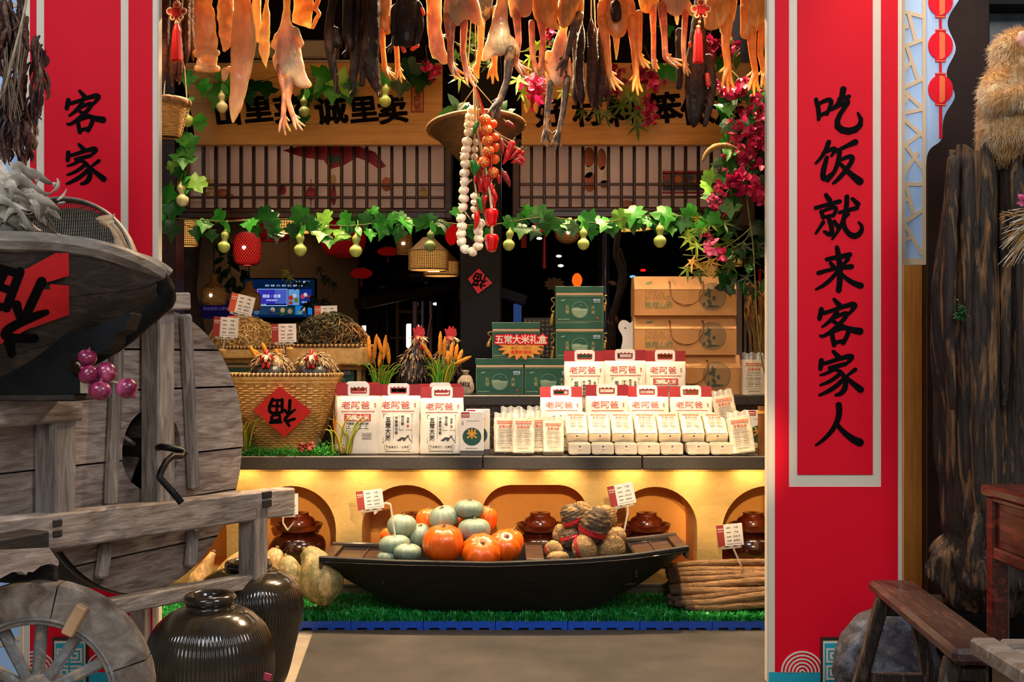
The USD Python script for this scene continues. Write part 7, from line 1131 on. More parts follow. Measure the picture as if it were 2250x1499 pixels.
for sd in (-1, 1):
    for a, b in ((0, .38), (.385, .7), (.705, 1)):
        m = grid(50, 4, lambda u, w: hullp(u, a + w * (b - a), sd)); m = thick(m if sd < 0 else (m[0], m[1][:, ::-1]), .014); obj('strake', m, m_boat, bt_)
    m = grid(50, 2, lambda u, w: hullp(u, -.0 + w * .1, sd, .004 * (1 - w))); obj('gunwale', tube(hullp(np.linspace(0, 1, 60), np.zeros(60), sd) + (0, 0, .004), [(.012, .008)] * 60, 6), m_boatd if sd > 0 else m_boat, bt_, 30)
obj('bottom', thick(grid(50, 4, lambda u, w: np.stack([hullp(u, 1.0, -1)[..., 0], BC + (hullp(u, 1., 1)[..., 1] - BC) * (2 * w - 1), hullp(u, 1., 1)[..., 2]], -1)), .012), m_boat, bt_)
for x in (-.847, .776): w0 = np.interp(x, bX, bwr); obj('end_board', bx((x, BC, np.interp(x, bX, bzr) - .02), (.014, 2 * w0, .05), .003), m_boatd, bt_)
fz = lambda x: np.interp(x, bX, bzr)
for x0, x1 in ((-.853, -.8), (-.8, -.56), (.56, .735), (.735, .782)):
    rec = .012 if (x0 == -.8 or x0 == .56) else -.006
    def dk(u, w): x = x0 + (x1 - x0) * u; return np.stack([x, BC + (2 * w - 1) * (np.interp(x, bX, bwr) - .012), fz(x) - rec + .02 * w * 0], -1)
    obj('deck_board', thick(grid(6, 4, dk), .014), m_boatd, bt_)
for x in (-.68, .65): obj('deck_batten', bx((x, BC, fz(x) - .008), (.01, .4, .008), .002), m_boatd, bt_)
for x in (-.57, .55): obj('bulkhead', bx((x, BC, fz(x) - .05), (.014, .38, .1), .002), m_boat, bt_)
obj('thwart', bx((P(1175, 0, 5.1)[0], BC, fz(.1) + .008), (.082, .44, .022), .004), m_boatd, bt_); obj('inner_floor', bx((0, BC, .2), (1.1, .32, .012), .002), m_boat, bt_)
# squashes and pumpkins
m_sqg = M('squash_green', '#7f9080', '#66775f', r=.45, sc=9, rv=.1, bp=.15, bsc=60, lo=.4, hi=.7); m_pum = M('pumpkin_orange', '#e2630f', '#d24c08', r=.3, sc=7, rv=.08, coat=.2, lo=.4, hi=.7); m_stalk = M('dry_stalk', '#8f7b55', '#6d5b3c', r=.8, sc=40)
def pumpkin(name, label, px, py, a, b, Y, mt, ribs, amp, tx=0, ty=0, grp=None):
    s = Y / F; c = P(px, py, Y); t = thing(name, label, 'pumpkin' if name == 'pumpkin' else 'squash', c - (0, 0, b * s), grp); v, f = lathe(sprof([(0, -.9), (.3, -.97), (.72, -.75), (1, -.05), (.86, .6), (.5, .92), (.22, .97), (0, .88)], 26), 48)
    an = np.arctan2(v[:, 1], v[:, 0]); v = v * (a * s, a * s, b * s); v[:, :2] *= (1 - amp * np.abs(np.sin(an * ribs / 2)) ** 6 * -1 - amp * (np.abs(np.cos(an * ribs / 2)) ** 10))[:, None]
    m = xf(rough((v, f), .002, 16, px), c, tx, ty); obj('body', m, mt, t, True); k = xf((np.array([[0, 0, .9 * b * s], [.003, 0, .97 * b * s], [.006, .002, 1.08 * b * s]]), None), c, tx, ty)[0]; obj('stalk', rough(tube(k, [.011, .006, .007], 7, 8), .0015, 100), m_stalk, t, True)
for px, py, a, b, Y, tx, ty, lb_ in ((883, 1156, 32, 25, 5.2, 0, .1, 'grey-green squash at the upper left of the pile'), (923, 1177, 27, 25, 5.22, .3, 0, 'grey-green squash squeezed left of the big front pumpkin'), (975, 1139, 31, 26, 5.22, .3, -.2, 'ribbed grey-green squash in the middle of the upper row'), (1030, 1120, 33, 21, 5.24, 0, .05, 'topmost grey-green squash of the pile'), (1042, 1165, 36, 26, 5.17, 0, .0, 'grey-green squash with a small nipple, right of the big front pumpkin'), (867, 1197, 34, 22, 5.14, 0, -.1, 'grey-green squash at the left of the second row'), (896, 1214, 31, 19, 5.08, 0, .05, 'grey-green squash low in front at the left'), (851, 1226, 22, 14, 5.1, 0, 0, 'smallest grey-green squash, lowest at the left end')): pumpkin('green_squash', lb_, px, py, a, b, Y, m_sqg, 12, .035, tx, ty, 'grey-green squashes in the boat')
for px, py, a, b, Y, tx, ty, lb_ in ((974, 1195, 45, 41, 5.1, .15, 0, 'big bright orange pumpkin in the front middle of the pile'), (1058, 1214, 43, 36, 5.08, .75, .1, 'orange pumpkin tipped towards us, its stalk showing'), (1108, 1202, 36, 34, 5.14, .6, .2, 'orange pumpkin at the right end of the pile'), (1120, 1196, 30, 34, 5.26, 0, .2, 'orange pumpkin at the far right, half behind another'), (940, 1142, 26, 24, 5.3, 0, 0, 'orange pumpkin peeping out left of the ribbed squash'), (1066, 1142, 26, 30, 5.32, 0, .3, 'orange pumpkin behind the topmost squash'), (1014, 1150, 22, 24, 5.34, 0, 0, 'orange pumpkin glimpsed behind the middle squashes'), (856, 1178, 20, 18, 5.3, 0, 0, 'small orange pumpkin peeping out at the left of the pile')): pumpkin('pumpkin', lb_, px, py, a, b, Y, m_pum, 10, .04, tx, ty, 'orange pumpkins in the boat')
# taro corms with red tape
m_taro = M('taro_skin', '#5b452f', '#2c2018', r=.75, sc=16, st=(1, 1, 3), bp=.6, bsc=70, c3='#a5824f', lo=.35, hi=.68); m_tarol = M('taro_light', '#a98552', '#7a5c38', r=.75, sc=14, st=(1, 1, 3), bp=.6, bsc=70, c3='#c9a468', lo=.3, hi=.68); m_tape = M('red_tape', '#c21d2c', '#a31522', r=.35, sc=30, bp=.4, bsc=90)
def taro(px, py, a, b, Y, rot, mt, band, label, k):
    s = Y / F; c = P(px, py, Y); t = thing('taro', label, 'taro', c - (0, 0, b * s), 'taro corms in the boat'); pr = sprof([(0, -1), (.5, -.88), (.92, -.4), (1, .1), (.84, .6), (.5, .9), (0, 1)], 44); z = pr[:, 1]; pr[:, 0] *= 1 + .03 * np.sign(np.sin(z * 30))
    v, f = lathe(pr, 36); v = v * (a * s, a * s, b * s); R = lambda m: xf(m, c, rot * .25, rot); obj('corm', R(rough((v, f), .0045, 45, k)), mt, t, True)
    if band is not None: zz = np.linspace(band - .16, band + .16, 6); rr = np.interp(zz, pr[:, 1], pr[:, 0]) * 1.045; obj('tape', R(rough(tuple([(q := lathe(np.stack([rr, zz], 1), 36))[0] * (a * s, a * s, b * s), q[1]]), .002, 60, k)), m_tape, t, True)
    r = random.Random(k); obj('rootlet', cat([R(tube([(q := np.array([a * s * .98 * math.cos(g) * math.cos(h), a * s * .98 * math.sin(g) * math.cos(h), b * s * math.sin(h)])), q * 1.1, q * 1.16 + (0, 0, .006)], .0012, 4)) for g, h in [(r.uniform(3.2, 6.2), r.uniform(-.8, .8)) for _ in range(9)]]), m_taro, t, True)
for k, q in enumerate(((1258, 1137, 26, 30, 5.2, -.4, m_taro, -.35, 'dark taro at the upper left with a red tape at its left edge'), (1276, 1128, 24, 26, 5.26, .5, m_tarol, None, 'pale brown taro at the top, behind the biggest one'), (1306, 1156, 33, 44, 5.12, .35, m_taro, -.3, 'biggest taro standing in front with a slanting red tape'), (1334, 1138, 22, 28, 5.24, -.2, m_tarol, None, 'pale taro behind the biggest one at the right'), (1229, 1174, 15, 22, 5.24, .2, m_tarol, None, 'small pale taro at the left edge of the pile'), (1256, 1186, 25, 24, 5.16, -.3, m_taro, .3, 'dark taro with a red tape strip, left in the second row'), (1354, 1180, 22, 22, 5.2, 1.2, m_tarol, None, 'rough pale taro at the right of the pile'), (1284, 1206, 31, 26, 5.08, 1.2, m_tarol, -.3, 'striped taro with a crumpled red tape low in front'), (1217, 1210, 22, 20, 5.12, .9, m_tarol, -.5, 'pale taro at the lower left with a bit of red tape'), (1226, 1226, 24, 14, 5.06, 0, m_tarol, None, 'low pale taro at the front left against the gunwale'), (1346, 1208, 32, 26, 5.1, -1.1, m_tarol, None, 'silky striped taro low at the right front'))): taro(*q[:8], q[8], k)
# long squashes leaning at the wall
m_long = M('long_squash', '#c7a26a', '#9a7440', r=.5, sc=10, st=(3, 3, 1), c3='#d9bd8c', bp=.25, bsc=40, lo=.36, hi=.66, rv=.06); m_longg = M('long_squash_old', '#b59a66', '#6e6a3d', r=.5, sc=8, st=(3, 3, .8), c3='#cfae78', bp=.3, bsc=40, lo=.33, hi=.68)
for ax, rr, Y, mt, lb_ in (([(672, 1212, ), (690, 1236), (708, 1290), (716, 1332)], [16, 30, 42, 50, 38, 8], 5.14, m_longg, 'largest long squash leaning against the boat\'s left end'), ([(628, 1226), (634, 1250), (640, 1290), (648, 1330)], [12, 24, 30, 34, 30, 6], 5.2, m_longg, 'mottled long squash in the middle of the three'), ([(608, 1208), (602, 1230), (596, 1262), (590, 1300)], [12, 22, 25, 27, 24, 6], 5.28, m_long, 'orange-tinged long squash behind the mottled one'), ([(556, 1212), (528, 1232), (500, 1275), (484, 1322)], [8, 18, 26, 30, 26, 6], 5.3, m_long, 'long squash behind the grey leg of the winnowing machine'), ([(468, 1216), (458, 1234), (440, 1275), (424, 1320)], [7, 12, 18, 26, 26, 6], 5.3, m_long, 'slim yellowish long squash under the winnowing drum')):
    t = thing('long_squash', lb_, 'squash', P(*ax[-1], Y), 'long squashes left of the boat'); p = [P(*q, Y - .06 * (k / 3)) for k, q in enumerate(ax)]; v, f = tube(spl(p, 40), np.array(rr, float) * Y / F, 26); cc_ = np.repeat(spl(p, 40), 26, 0); an = np.tile(np.arange(26) * 2 * PI / 26, 40); n_ = len(cc_); v = v.copy(); v[:n_] = cc_ + (v[:n_] - cc_) * (1 + .035 * np.cos(an * 8))[:, None]; obj('body', rough((v, f), .004, 14, int(rr[1])), mt, t, True); obj('stalk', tube([p[0] - (p[1] - p[0]) * .1, p[0] - (p[1] - p[0]) * .35], [.01, .008], 7), m_stalk, t, True)
# yams
m_yam = M('yam_skin', '#98734a', '#6c4c2e', r=.8, sc=40, st=(.3, 2, 2), bp=.9, bsc=120, rv=.1); m_yamd = M('yam_tip', '#2b1d14', '#4a3322', r=.85, sc=40, bp=.8)
yr = random.Random(6); ordn = 'first second third fourth fifth sixth seventh eighth ninth tenth eleventh twelfth thirteenth fourteenth fifteenth'.split()
for k, (x0, y0, x1, y1, Y) in enumerate(((1452, 1244, 1760, 1238, 5.34), (1462, 1256, 1760, 1250, 5.3), (1464, 1266, 1760, 1258, 5.26), (1468, 1276, 1760, 1262, 5.22), (1464, 1284, 1760, 1280, 5.26), (1470, 1292, 1760, 1274, 5.18), (1456, 1288, 1760, 1292, 5.3), (1472, 1300, 1760, 1298, 5.16), (1466, 1312, 1760, 1306, 5.18), (1476, 1318, 1760, 1294, 5.12), (1468, 1326, 1760, 1318, 5.14), (1482, 1328, 1760, 1310, 5.1), (1504, 1336, 1760, 1330, 5.09), (1458, 1302, 1760, 1316, 5.32), (1464, 1322, 1760, 1330, 5.26))):
    a, c = P(x0, y0, Y), P(x1, y1, Y - .02); m1, m2 = a * .66 + c * .34 + (0, 0, yr.uniform(-.012, .012)), a * .33 + c * .67 + (0, 0, yr.uniform(-.012, .012)); r = yr.uniform(.015, .0195); t = thing('yam', f'long hairy brown yam in the pile at right, {ordn[k]} counted from the top', 'yam', (a + c) / 2 - (0, 0, r), 'long yams piled at the right')
    obj('root', rough(tube([a + (c - a) * .08, m1, m2, c], [r * .9, r, r * 1.05, r * .95], 12, 46), .003, 32, k), m_yam, t, True); obj('dark_tip', rough(tube([a, a + (c - a) * .02, a + (c - a) * .085], [r * .55, r * .85, r * .92], 10, 8), .002, 60, k), m_yamd, t, True)
    obj('rootlet', cat([tube([q := a + (c - a) * yr.uniform(.15, .95) + (0, -r * .4, r * .6), q + (yr.uniform(-.01, .01), -.006, .016), q + (yr.uniform(-.02, .02), -.008, .022)], .0008, 3) for _ in range(10)]), m_yam, t, True)
# ---------------------------------------------------------------- left foreground: winnowing machine, old boat, wheel, jars, dried peppers
def wood(n, a, b, c3, st, sc=5, r=.75, rv=.08): return M(n, a, b, r=r, sc=sc, st=st, c3=c3, lo=.32, hi=.68, bp=.35, bsc=sc * 2.2, dist=.8, rv=rv, det=6)
A_, U_, N_ = np.array([-.851, 4.3, 0]), np.array([.4226, .9063, 0]), np.array([.9063, -.4226, 0])
def Wp(px, py, off=0):                                                  # the point of the machine's front plane (or one parallel to it) that a pixel looks at
    a = (px - CX) / F; t = (off + A_ @ N_) / (a * N_[0] + N_[1]); return np.array([a * t, t, EYE - (py - CY) / F * t])
def L2(p): return (p - A_) @ U_
def toW(m, off=0): v, f = m; return A_ + v[:, :1] * U_ + (off - v[:, 1:2]) * N_ * 1.0 + v[:, 2:] * [0, 0, 1], f
def mbox(px0, px1, py0, py1, off, d, b=.004):
    p, q = Wp(px0, py0, off), Wp(px1, py1, off); return toW(bx(((L2(p) + L2(q)) / 2, d / 2, (p[2] + q[2]) / 2), (abs(L2(q) - L2(p)), d, abs(p[2] - q[2])), b), off)
GR = ('#b5a79e', '#94857c', '#68574e')
m_plk = [wood('grey_plank_%d' % k, *q, (2.2, 2.2, 16), 4) for k, q in enumerate((GR, ('#c4b6ab', '#a5958b', '#7a6559'), ('#a39489', '#85756b', '#5d4b42')))]
m_pst = wood('grey_post', '#b3a9a2', '#90867f', '#6b5f59', (14, 14, 1.6), 4); m_bm = wood('grey_beam', '#b8ada6', '#978a81', '#6d5f57', (2, 2, 18), 4); m_dkw = wood('dark_old_wood', '#2f2722', '#1f1a17', '#40352d', (2, 2, 10), 5)
m_iron = M('black_iron', '#141416', '#2a2828', r=.45, sc=30, metal=.6)
wm = thing('winnowing_machine', 'big grey weathered wooden winnowing machine with a round plank drum and iron crank', 'winnowing machine', (*(Wp(300, 900)[:2]), 0))
cD = Wp(331, 997); sC, zC, RD = -.719, .913, .4576
zbm = .69; zt_box = 1.16; s0 = L2(Wp(-90, 900))
shape = Point(sC, zC).buffer(RD, 40).union(sbox(s0, zbm - .05, sC, zt_box).difference(sbox(sC - .02, 0, sC, .1))).difference(Point(sC + .0, zC).buffer(.13, 24))
sd = [.589, .74, .886, 1.104, 1.232]
pr_ = random.Random(12); zz = [zC - RD - .01] + sd + [zC + RD + .01]
for a, b in zip(zz[:-1], zz[1:]):
    q = shape.intersection(sbox(-9, a + .0015, 9, b - .0015))
    for g in getattr(q, 'geoms', [q]):
        if g.area > 2e-4: obj('plank', toW(prism(g.buffer(-.0015), .028), pr_.uniform(-.002, .002)), m_plk[pr_.randrange(3)], wm)
an = np.linspace(0, 2 * PI, 73); ring = lambda r, d: np.stack([sC + r * np.cos(an), np.full(73, d), zC + r * np.sin(an)], 1)
v = np.vstack([ring(RD - .006, .012), ring(RD - .006, .36)]); i = np.arange(72); f = np.vstack([np.stack([i, i + 73, i + 74], -1), np.stack([i, i + 74, i + 1], -1)]); obj('drum_wall', toW((v, f)), m_dkw, wm, True)
obj('back_plate', toW(prism(Point(sC, zC).buffer(RD - .008, 32), .02), -.35), m_dkw, wm)
hoop = toW((tube(ring(RD - .002, .02), [(.006, .02)] * 73, 6, ref=(0, 1, 0), cap=False))); obj('hoop', hoop, m_iron, wm, True)
obj('box_wall', cat(toW(bx2(s0, sC, .03, .36, zbm - .05, zbm - .03)), toW(bx2(s0, sC - .3, .34, .36, zbm - .05, zt_box)), toW(bx2(s0, sC - .2, .0, .36, zt_box - .02, zt_box + .005))), m_dkw, wm)
obj('beam', beam(Wp(-90, 1191, .07), Wp(631, 1101, .07), .075, .1, .006), m_bm, wm)
for px, py in ((128, 1150), (128, 1173), (588, 1088), (588, 1107)): obj('tenon_end', mbox(px - 10, px + 10, py - 6, py + 6, .112, .012, .002), m_dkw, wm)
obj('post', beam(Wp(347, 642, .045), Wp(347, 1112, .045), .075, .075, .005, U_), m_pst, wm); obj('post_cap', beam(Wp(354, 632, .03), Wp(354, 660, .03), .045, .05, .004, U_), m_pst, wm)
obj('crosspiece', beam(Wp(268, 664, .08), Wp(405, 662, .08), .06, .055, .005), m_bm, wm)
for p, q in (((261, 702), (243, 1112)), ((408, 690), (426, 1076)), ((234, 1190), (222, 1272)), ((424, 1160), (418, 1246))): obj('batten', beam(Wp(*p, .018), Wp(*q, .018), .034, .04, .009, U_), m_pst, wm)
obj('post', beam(Wp(122, 905, .05), Wp(122, 1142, .05), .085, .075, .005, U_), m_pst, wm); obj('crosspiece', beam(Wp(-90, 908, .07), Wp(166, 892, .07), .07, .085, .008), m_bm, wm)
lg = Wp(556, 1112, .07); obj('leg', beam((lg[0], lg[1], 0), lg, .075, .075, .005, U_), m_pst, wm)
l2 = Wp(-60, 1150, .07); obj('leg', beam((l2[0], l2[1], 0), l2, .075, .075, .005, U_), m_pst, wm)
for q in (lg, l2): bk_ = q - N_ * .5; obj('leg', beam((bk_[0], bk_[1], 0), (bk_[0], bk_[1], .66), .075, .075, .005, U_), m_pst, wm); obj('brace', beam(q - (0, 0, .02), bk_ + (0, 0, 0), .05, .05, .004), m_dkw, wm)
bk_ = Wp(347, 1100, .045) - N_ * .5; 
obj('rail', beam(Wp(150, 1350, .07), Wp(553, 1275, .07), .05, .048, .004), m_bm, wm); obj('peg', mbox(569, 578, 1283, 1310, .125, .03, .003), m_dkw, wm)
obj('axle', toW(xf(tube([(sC, -.06, zC), (sC, .34, zC)], .034, 14)), 0), m_dkw, wm, True)
for k in range(4): a = .5 + k * PI / 2; obj('paddle', toW(xf(bx((.2, .17, 0), (.36, .26, .012), .002), (sC, 0, zC), 0, a)), m_plk[2], wm)
cr_ = [Wp(347, 984, .1), Wp(354, 982, .18), Wp(376, 985, .2), Wp(398, 990, .21), Wp(406, 997, .22), Wp(398, 1002, .225), Wp(380, 1002, .23), Wp(366, 1014, .24), Wp(354, 1036, .25), Wp(350, 1048, .255), Wp(357, 1057, .26), Wp(378, 1080, .28), Wp(399, 1105, .3)]
obj('crank', tube(cr_, .0105, 9), m_iron, wm, True)
# carved bracket board under the beam
bb = thing('carved_bracket', 'grey wooden board with a scalloped lower edge under the machine\'s long beam', 'bracket', Wp(60, 1290, .2)); o_ = .2
pp = [(-60, 1212), (108, 1204), (130, 1234), (128, 1244), (112, 1238), (90, 1244), (72, 1258), (62, 1256), (58, 1264), (48, 1256), (26, 1258), (0, 1272), (-60, 1290)]
g = Polygon([(L2(Wp(*p, o_)), Wp(*p, o_)[2]) for p in pp]); obj('board', toW(prism(g, .03), o_), m_plk[1], bb); obj('side', mbox(120, 130, 1238, 1292, .19, .3, .004), m_dkw, bb); obj('shelf_top', mbox(-60, 110, 1196, 1212, .195, .3, .004), m_dkw, bb)
# spoked cart wheel leaning at the front
m_fel = wood('wheel_felloe', '#9b9288', '#7b6f64', '#57493e', (5, 5, 5), 3); m_spk = wood('wheel_spoke', '#8f9299', '#70706f', '#9a8a78', (6, 6, 6), 4)
WH = P(72, 1535, 3.0); wh = thing('cart_wheel', 'old grey wooden spoked cart wheel at the lower left corner', 'wheel', (WH[0], WH[1], 0)); RW = .304; az = .12
wl = lambda m: xf(m, (WH[0], WH[1], RW), 0, 0, az)
for k in range(6):
    a0, a1 = math.radians(18 + 60 * k + .4), math.radians(78 + 60 * k - .4); aa = np.linspace(a0, a1, 16); g = Polygon([(RW * math.cos(a), RW * math.sin(a)) for a in aa] + [(.2 * math.cos(a), .2 * math.sin(a)) for a in aa[::-1]])
    m = prism(g.segmentize(.03), .07); obj('felloe', wl(rough(m, .0018, 40, k)), m_fel, wh)
obj('inner_ring', wl(cat([tube([(r * math.cos(a), y, r * math.sin(a)) for a in np.linspace(0, 2 * PI, 73)], .005, 6, cap=False) for r, y in ((.2, .004), (.211, -.001), (.2, .066))])), m_spk, wh, True)
for k in range(12):
    a = math.radians(26 + 30 * k); d = np.array([math.cos(a), 0, math.sin(a)]); obj('spoke', wl(beam(d * .04 + (0, .035, 0), d * .215 + (0, .035, 0), .03, .03, .007, (0, 1, 0))), m_spk, wh)
obj('hub', wl(xf(tube([(0, -.05, 0), (0, .0, 0), (0, .035, 0), (0, .12, 0)], [.045, .06, .062, .05], 20))), m_fel, wh, 40)
a = math.radians(62); obj('tenon', wl(xf(bx((0, -.012, 0), (.032, .03, .085), .004), (.235 * math.cos(a), 0, .235 * math.sin(a)), 0, PI / 2 - a)), M('fresh_wood', '#c39a72', '#a67d58', r=.6, sc=9), wh)
# two big glazed jars
m_jar = M('jar_dark_glaze', '#1d1813', '#332a1d', r=.16, sc=5, coat=.7, co='object', c3='#241f18')
def jar(label, px, Y, prof, R, Hh):
    c = (P(px, 0, Y)[0], Y, 0); t = thing('storage_jar', label, 'jar', c, 'dark glazed storage jars'); pr = sprof(prof, 56); v, f = lathe(pr * (R, Hh), 600); a = np.arctan2(v[:, 1], v[:, 0]); w = np.clip((v[:, 2] / Hh - .1) / .1, 0, 1) * np.clip((.86 - v[:, 2] / Hh) / .05, 0, 1); v = v.copy(); v[:, :2] *= (1 + .0065 * w * np.cos(96 * a))[:, None]
    obj('body', (v + c, f), m_jar, t, True); r0 = prof[-1][0] * R; obj('rim', lathe(sprof([(r0 * .74, Hh * .985), (r0 * .98, Hh * .965), (r0 * 1.12, Hh * .985), (r0 * 1.12, Hh * 1.02), (r0 * .95, Hh * 1.04), (r0 * .78, Hh * 1.02), (r0 * .74, Hh * .95)], 24), 48, c), m_jar, t, True)
    return t
jr = jar('big round dark glazed jar with fine vertical ribs at the bottom centre-left', 461, 3.55, [(.55, 0), (.7, .06), (.9, .3), (1, .55), (.93, .74), (.7, .88), (.42, .94), (.36, .955), (.36, .99)], .198, .452)
jar('tall dark glazed jar behind the round one, partly hidden by the grey leg', 546, 4.08, [(.55, 0), (.68, .1), (.9, .45), (1, .68), (.92, .84), (.66, .94), (.44, .965), (.38, .975), (.38, .99)], .194, .462)
obj('pink_label', xf(bx((0, 0, 0), (.022, .003, .03), .001), P(588, 1488, 3.365) + (.0, .0, 0), .55, .3), M('label_pink', '#d8416f', r=.5), None, label='small pink paper label at the lower right of the round jar', cat_='label')
# the old boat propped over the machine
m_hull = wood('hull_wood', '#3c3028', '#2a211c', '#4d3f34', (3, 3, 12), 4); m_gun = wood('gunwale_wood', '#9d968d', '#7d736a', '#5f544b', (3, 3, 12), 4); m_bow = M('bow_black', '#090a0b', '#121417', r=.7, sc=14, bp=.5, spec=.2)
ob = thing('old_boat', 'weathered boat hull raised at upper left, red cloth on its side', 'boat', P(100, 870, 3.5))
rimN = spl([P(-150, 532, 2.7), P(0, 545, 2.78), P(150, 552, 2.88), P(260, 574, 3.0), P(350, 610, 3.16)], 40); keel = spl([P(-150, 900, 3.02), P(0, 868, 3.04), P(130, 815, 3.08), P(240, 745, 3.15), P(348, 650, 3.2)], 40); far = rimN + (.05, 1, 0) * np.linspace(.55, .06, 40)[:, None] + (.0, 0, 0)
hu = lambda u: u * 39; ip = lambda C, u: np.stack([np.interp(hu(u), np.arange(40), C[:, k]) for k in range(3)], -1)
def hl(u, w, o=0): p = ip(rimN, u) * (1 - w)[..., None] + ip(keel, u) * w[..., None]; p[..., 1] -= .06 * np.sin(PI * np.clip(w, 0, 1)) + o; return p
for a, b in ((0, .36), (.363, .7), (.703, 1)): obj('strake', thick(grid(40, 6, lambda u, w: hl(u, a + w * (b - a))), .02), m_hull, ob)
obj('far_side', thick(grid(40, 5, lambda u, w: ip(far, u) * (1 - w)[..., None] + ip(keel, u) * w[..., None]), .02), m_hull, ob)
obj('gunwale', rough(tube(rimN + (0, -.012, .014), [(.027, .03)] * 40, 8, ref=(0, 1, 0)), .003, 18), m_gun, ob); obj('gunwale', tube(far + (0, 0, .01), [(.024, .02)] * 40, 8), m_gun, ob)
obj('bow_cap', rough(organic([([rimN[-1] + (-.0, .0, 0), rimN[-1] + (.005, .02, -.03), keel[-1], keel[-7], keel[-13], keel[-20]], [.024, .034, .05, .05, .042, .03])], .014, 6), .006, 24), m_bow, ob, True)
# carved dark cradle below the boat, resting on the machine's crosspiece
cd = thing('boat_cradle', 'black carved wooden cradle under the old boat, with a curling end', 'cradle', P(100, 868, 2.96)); YC = 2.96
pp = [(-120, 750), (60, 760), (200, 726), (284, 690), (272, 722), (248, 735), (247, 752), (236, 764), (210, 776), (186, 776), (162, 782), (150, 800), (152, 822), (166, 834), (192, 838), (196, 862), (-120, 866)]
obj('board', rough(xf(prism(Polygon([tuple(P(*p, YC)[[0, 2]]) for p in pp]).buffer(.004).segmentize(.05), .09), (0, YC, 0)), .002, 20), m_bow, cd); obj('cut_face', xf(prism(sbox(*P(180, 864, YC)[[0, 2]], *P(197, 838, YC)[[0, 2]]), .02), (0, YC - .012, 0)), M('cut_wood', '#b5a48c', '#99866d', r=.7, sc=20), cd); obj('foot', bx2(P(-90, 0, YC)[0], P(165, 0, YC)[0], YC + .0, YC + .22, P(0, 872, YC)[2] - .012, P(0, 866, YC)[2], .004), m_dkw, cd)
# red cloth with the upside-down character on the hull
def hpx(g, d, o):                                                        # px-space shape laid on the hull's side
    v, f = prism(g, d); x, y = v[:, 0], -v[:, 2]; q = np.empty((len(v), 3)); uu = np.linspace(0, 1, 160); ww = np.linspace(0, 1, 80)
    Pg = hl(*np.meshgrid(uu, ww, indexing='ij')); sx = CX + Pg[..., 0] / Pg[..., 1] * F; sy = CY - (Pg[..., 2] - EYE) / Pg[..., 1] * F
    from scipy.spatial import cKDTree; k = cKDTree(np.column_stack([sx.ravel(), sy.ravel()])); dd, ii = k.query(np.column_stack([x, y]), k=4); wt = 1 / (dd + .3); wt /= wt.sum(1, keepdims=True); Y = (Pg[..., 1].ravel()[ii] * wt).sum(1) - o - .0 + v[:, 1] - d
    return np.stack([(x - CX) * Y / F, Y, EYE - (y - CY) * Y / F], 1), f
clo = Polygon([(-100, -640), (-40, -622), (60, -590), (122, -556), (151, -556), (152, -606), (96, -623), (152, -628), (152, -692), (60, -724), (0, -757), (-100, -790)]).segmentize(8)
gx, gy = np.meshgrid(np.arange(-100, 153, 14), np.arange(-790, -550, 14), indexing='ij'); cells = [clo.intersection(sbox(a, b, a + 14.0, b + 14.0)) for a, b in zip(gx.ravel(), gy.ravel())]; cells = [c for c in cells if c.area > 1 and isinstance(c, Polygon)]
rc = thing('red_cloth', 'red cloth with a brushed black character hung on the old boat\'s side', 'cloth', P(40, 757, 3.3)); obj('cloth', cat([hpx(c, .003, .034) for c in cells]), m_redd, rc)
fu = at(BR['福'], 18, -678, 175, 155); obj('lettering', cat([hpx(g, .0012, .0375) for g in [fu.intersection(sbox(a, b, a + 20, b + 20)) for a in range(-100, 140, 20) for b in range(-790, -560, 20)] for g in getattr(g, 'geoms', [g]) if isinstance(g, Polygon) and g.area > 2]), m_ink, rc)
# sieve, garlic with husks
m_ban = M('sieve_bamboo', '#7f7466', '#5f564b', r=.6, sc=30); YS = 3.22; sc_ = P(112, 622, YS); sv = thing('bamboo_sieve', 'round flat bamboo sieve standing in the old boat', 'sieve', sc_ - (0, 0, .26)); rr_ = .252
st_ = lambda m: xf(m, sc_, -.25, 0, -.12)
obj('rim', st_(tube([(rr_ * math.cos(a), 0, rr_ * math.sin(a)) for a in np.linspace(0, 2 * PI, 80)], [(.006, .022)] * 80, 8, cap=False)), m_ban, sv, True)
msh = [tube([(x, .02 + .02 * (1 - (z / h) ** 2), z) for z in np.linspace(-h, h, 9)], .0016, 3, cap=False) for x in np.linspace(-.24, .24, 70) for h in [math.sqrt(max(.0004, .248 ** 2 - x * x))]] + [tube([(x, .023 + .02 * (1 - (x / h) ** 2), z) for x in np.linspace(-h, h, 9)], .0016, 3, cap=False) for z in np.linspace(-.24, .24, 46) for h in [math.sqrt(max(.0004, .248 ** 2 - z * z))]]
obj('mesh', st_(cat(msh)), m_ban, sv, True, kind='stuff'); obj('backing', st_(xf(prism(Point(0, 0).buffer(.246, 24), .004), (0, .05, 0))), M('sieve_back', '#3a342d', r=.9), sv)
m_hsk = M('pale_husk', '#d9cfc0', '#b3a590', r=.6, sc=24, st=(1, 1, 3), tl=.2, rv=.1)
gb_ = thing('garlic_pile', 'big white garlic bulbs with pale dry leaves heaped in the old boat', 'garlic', P(50, 520, 3.03)); hr = np.random.default_rng(9)
for x, y, r in ((14, 482, 34), (-40, 440, 36), (4, 408, 22)): obj('bulb', lobed(P(x, y, 2.98), r * 2.98 / F, (.7, -.4, .3), 8, .06, x), M('garlic_big', '#dfe6e6', '#c3cac8', r=.35, sc=8, coat=.3) if x == 14 else stage_mat('garlic_big'), gb_, True)
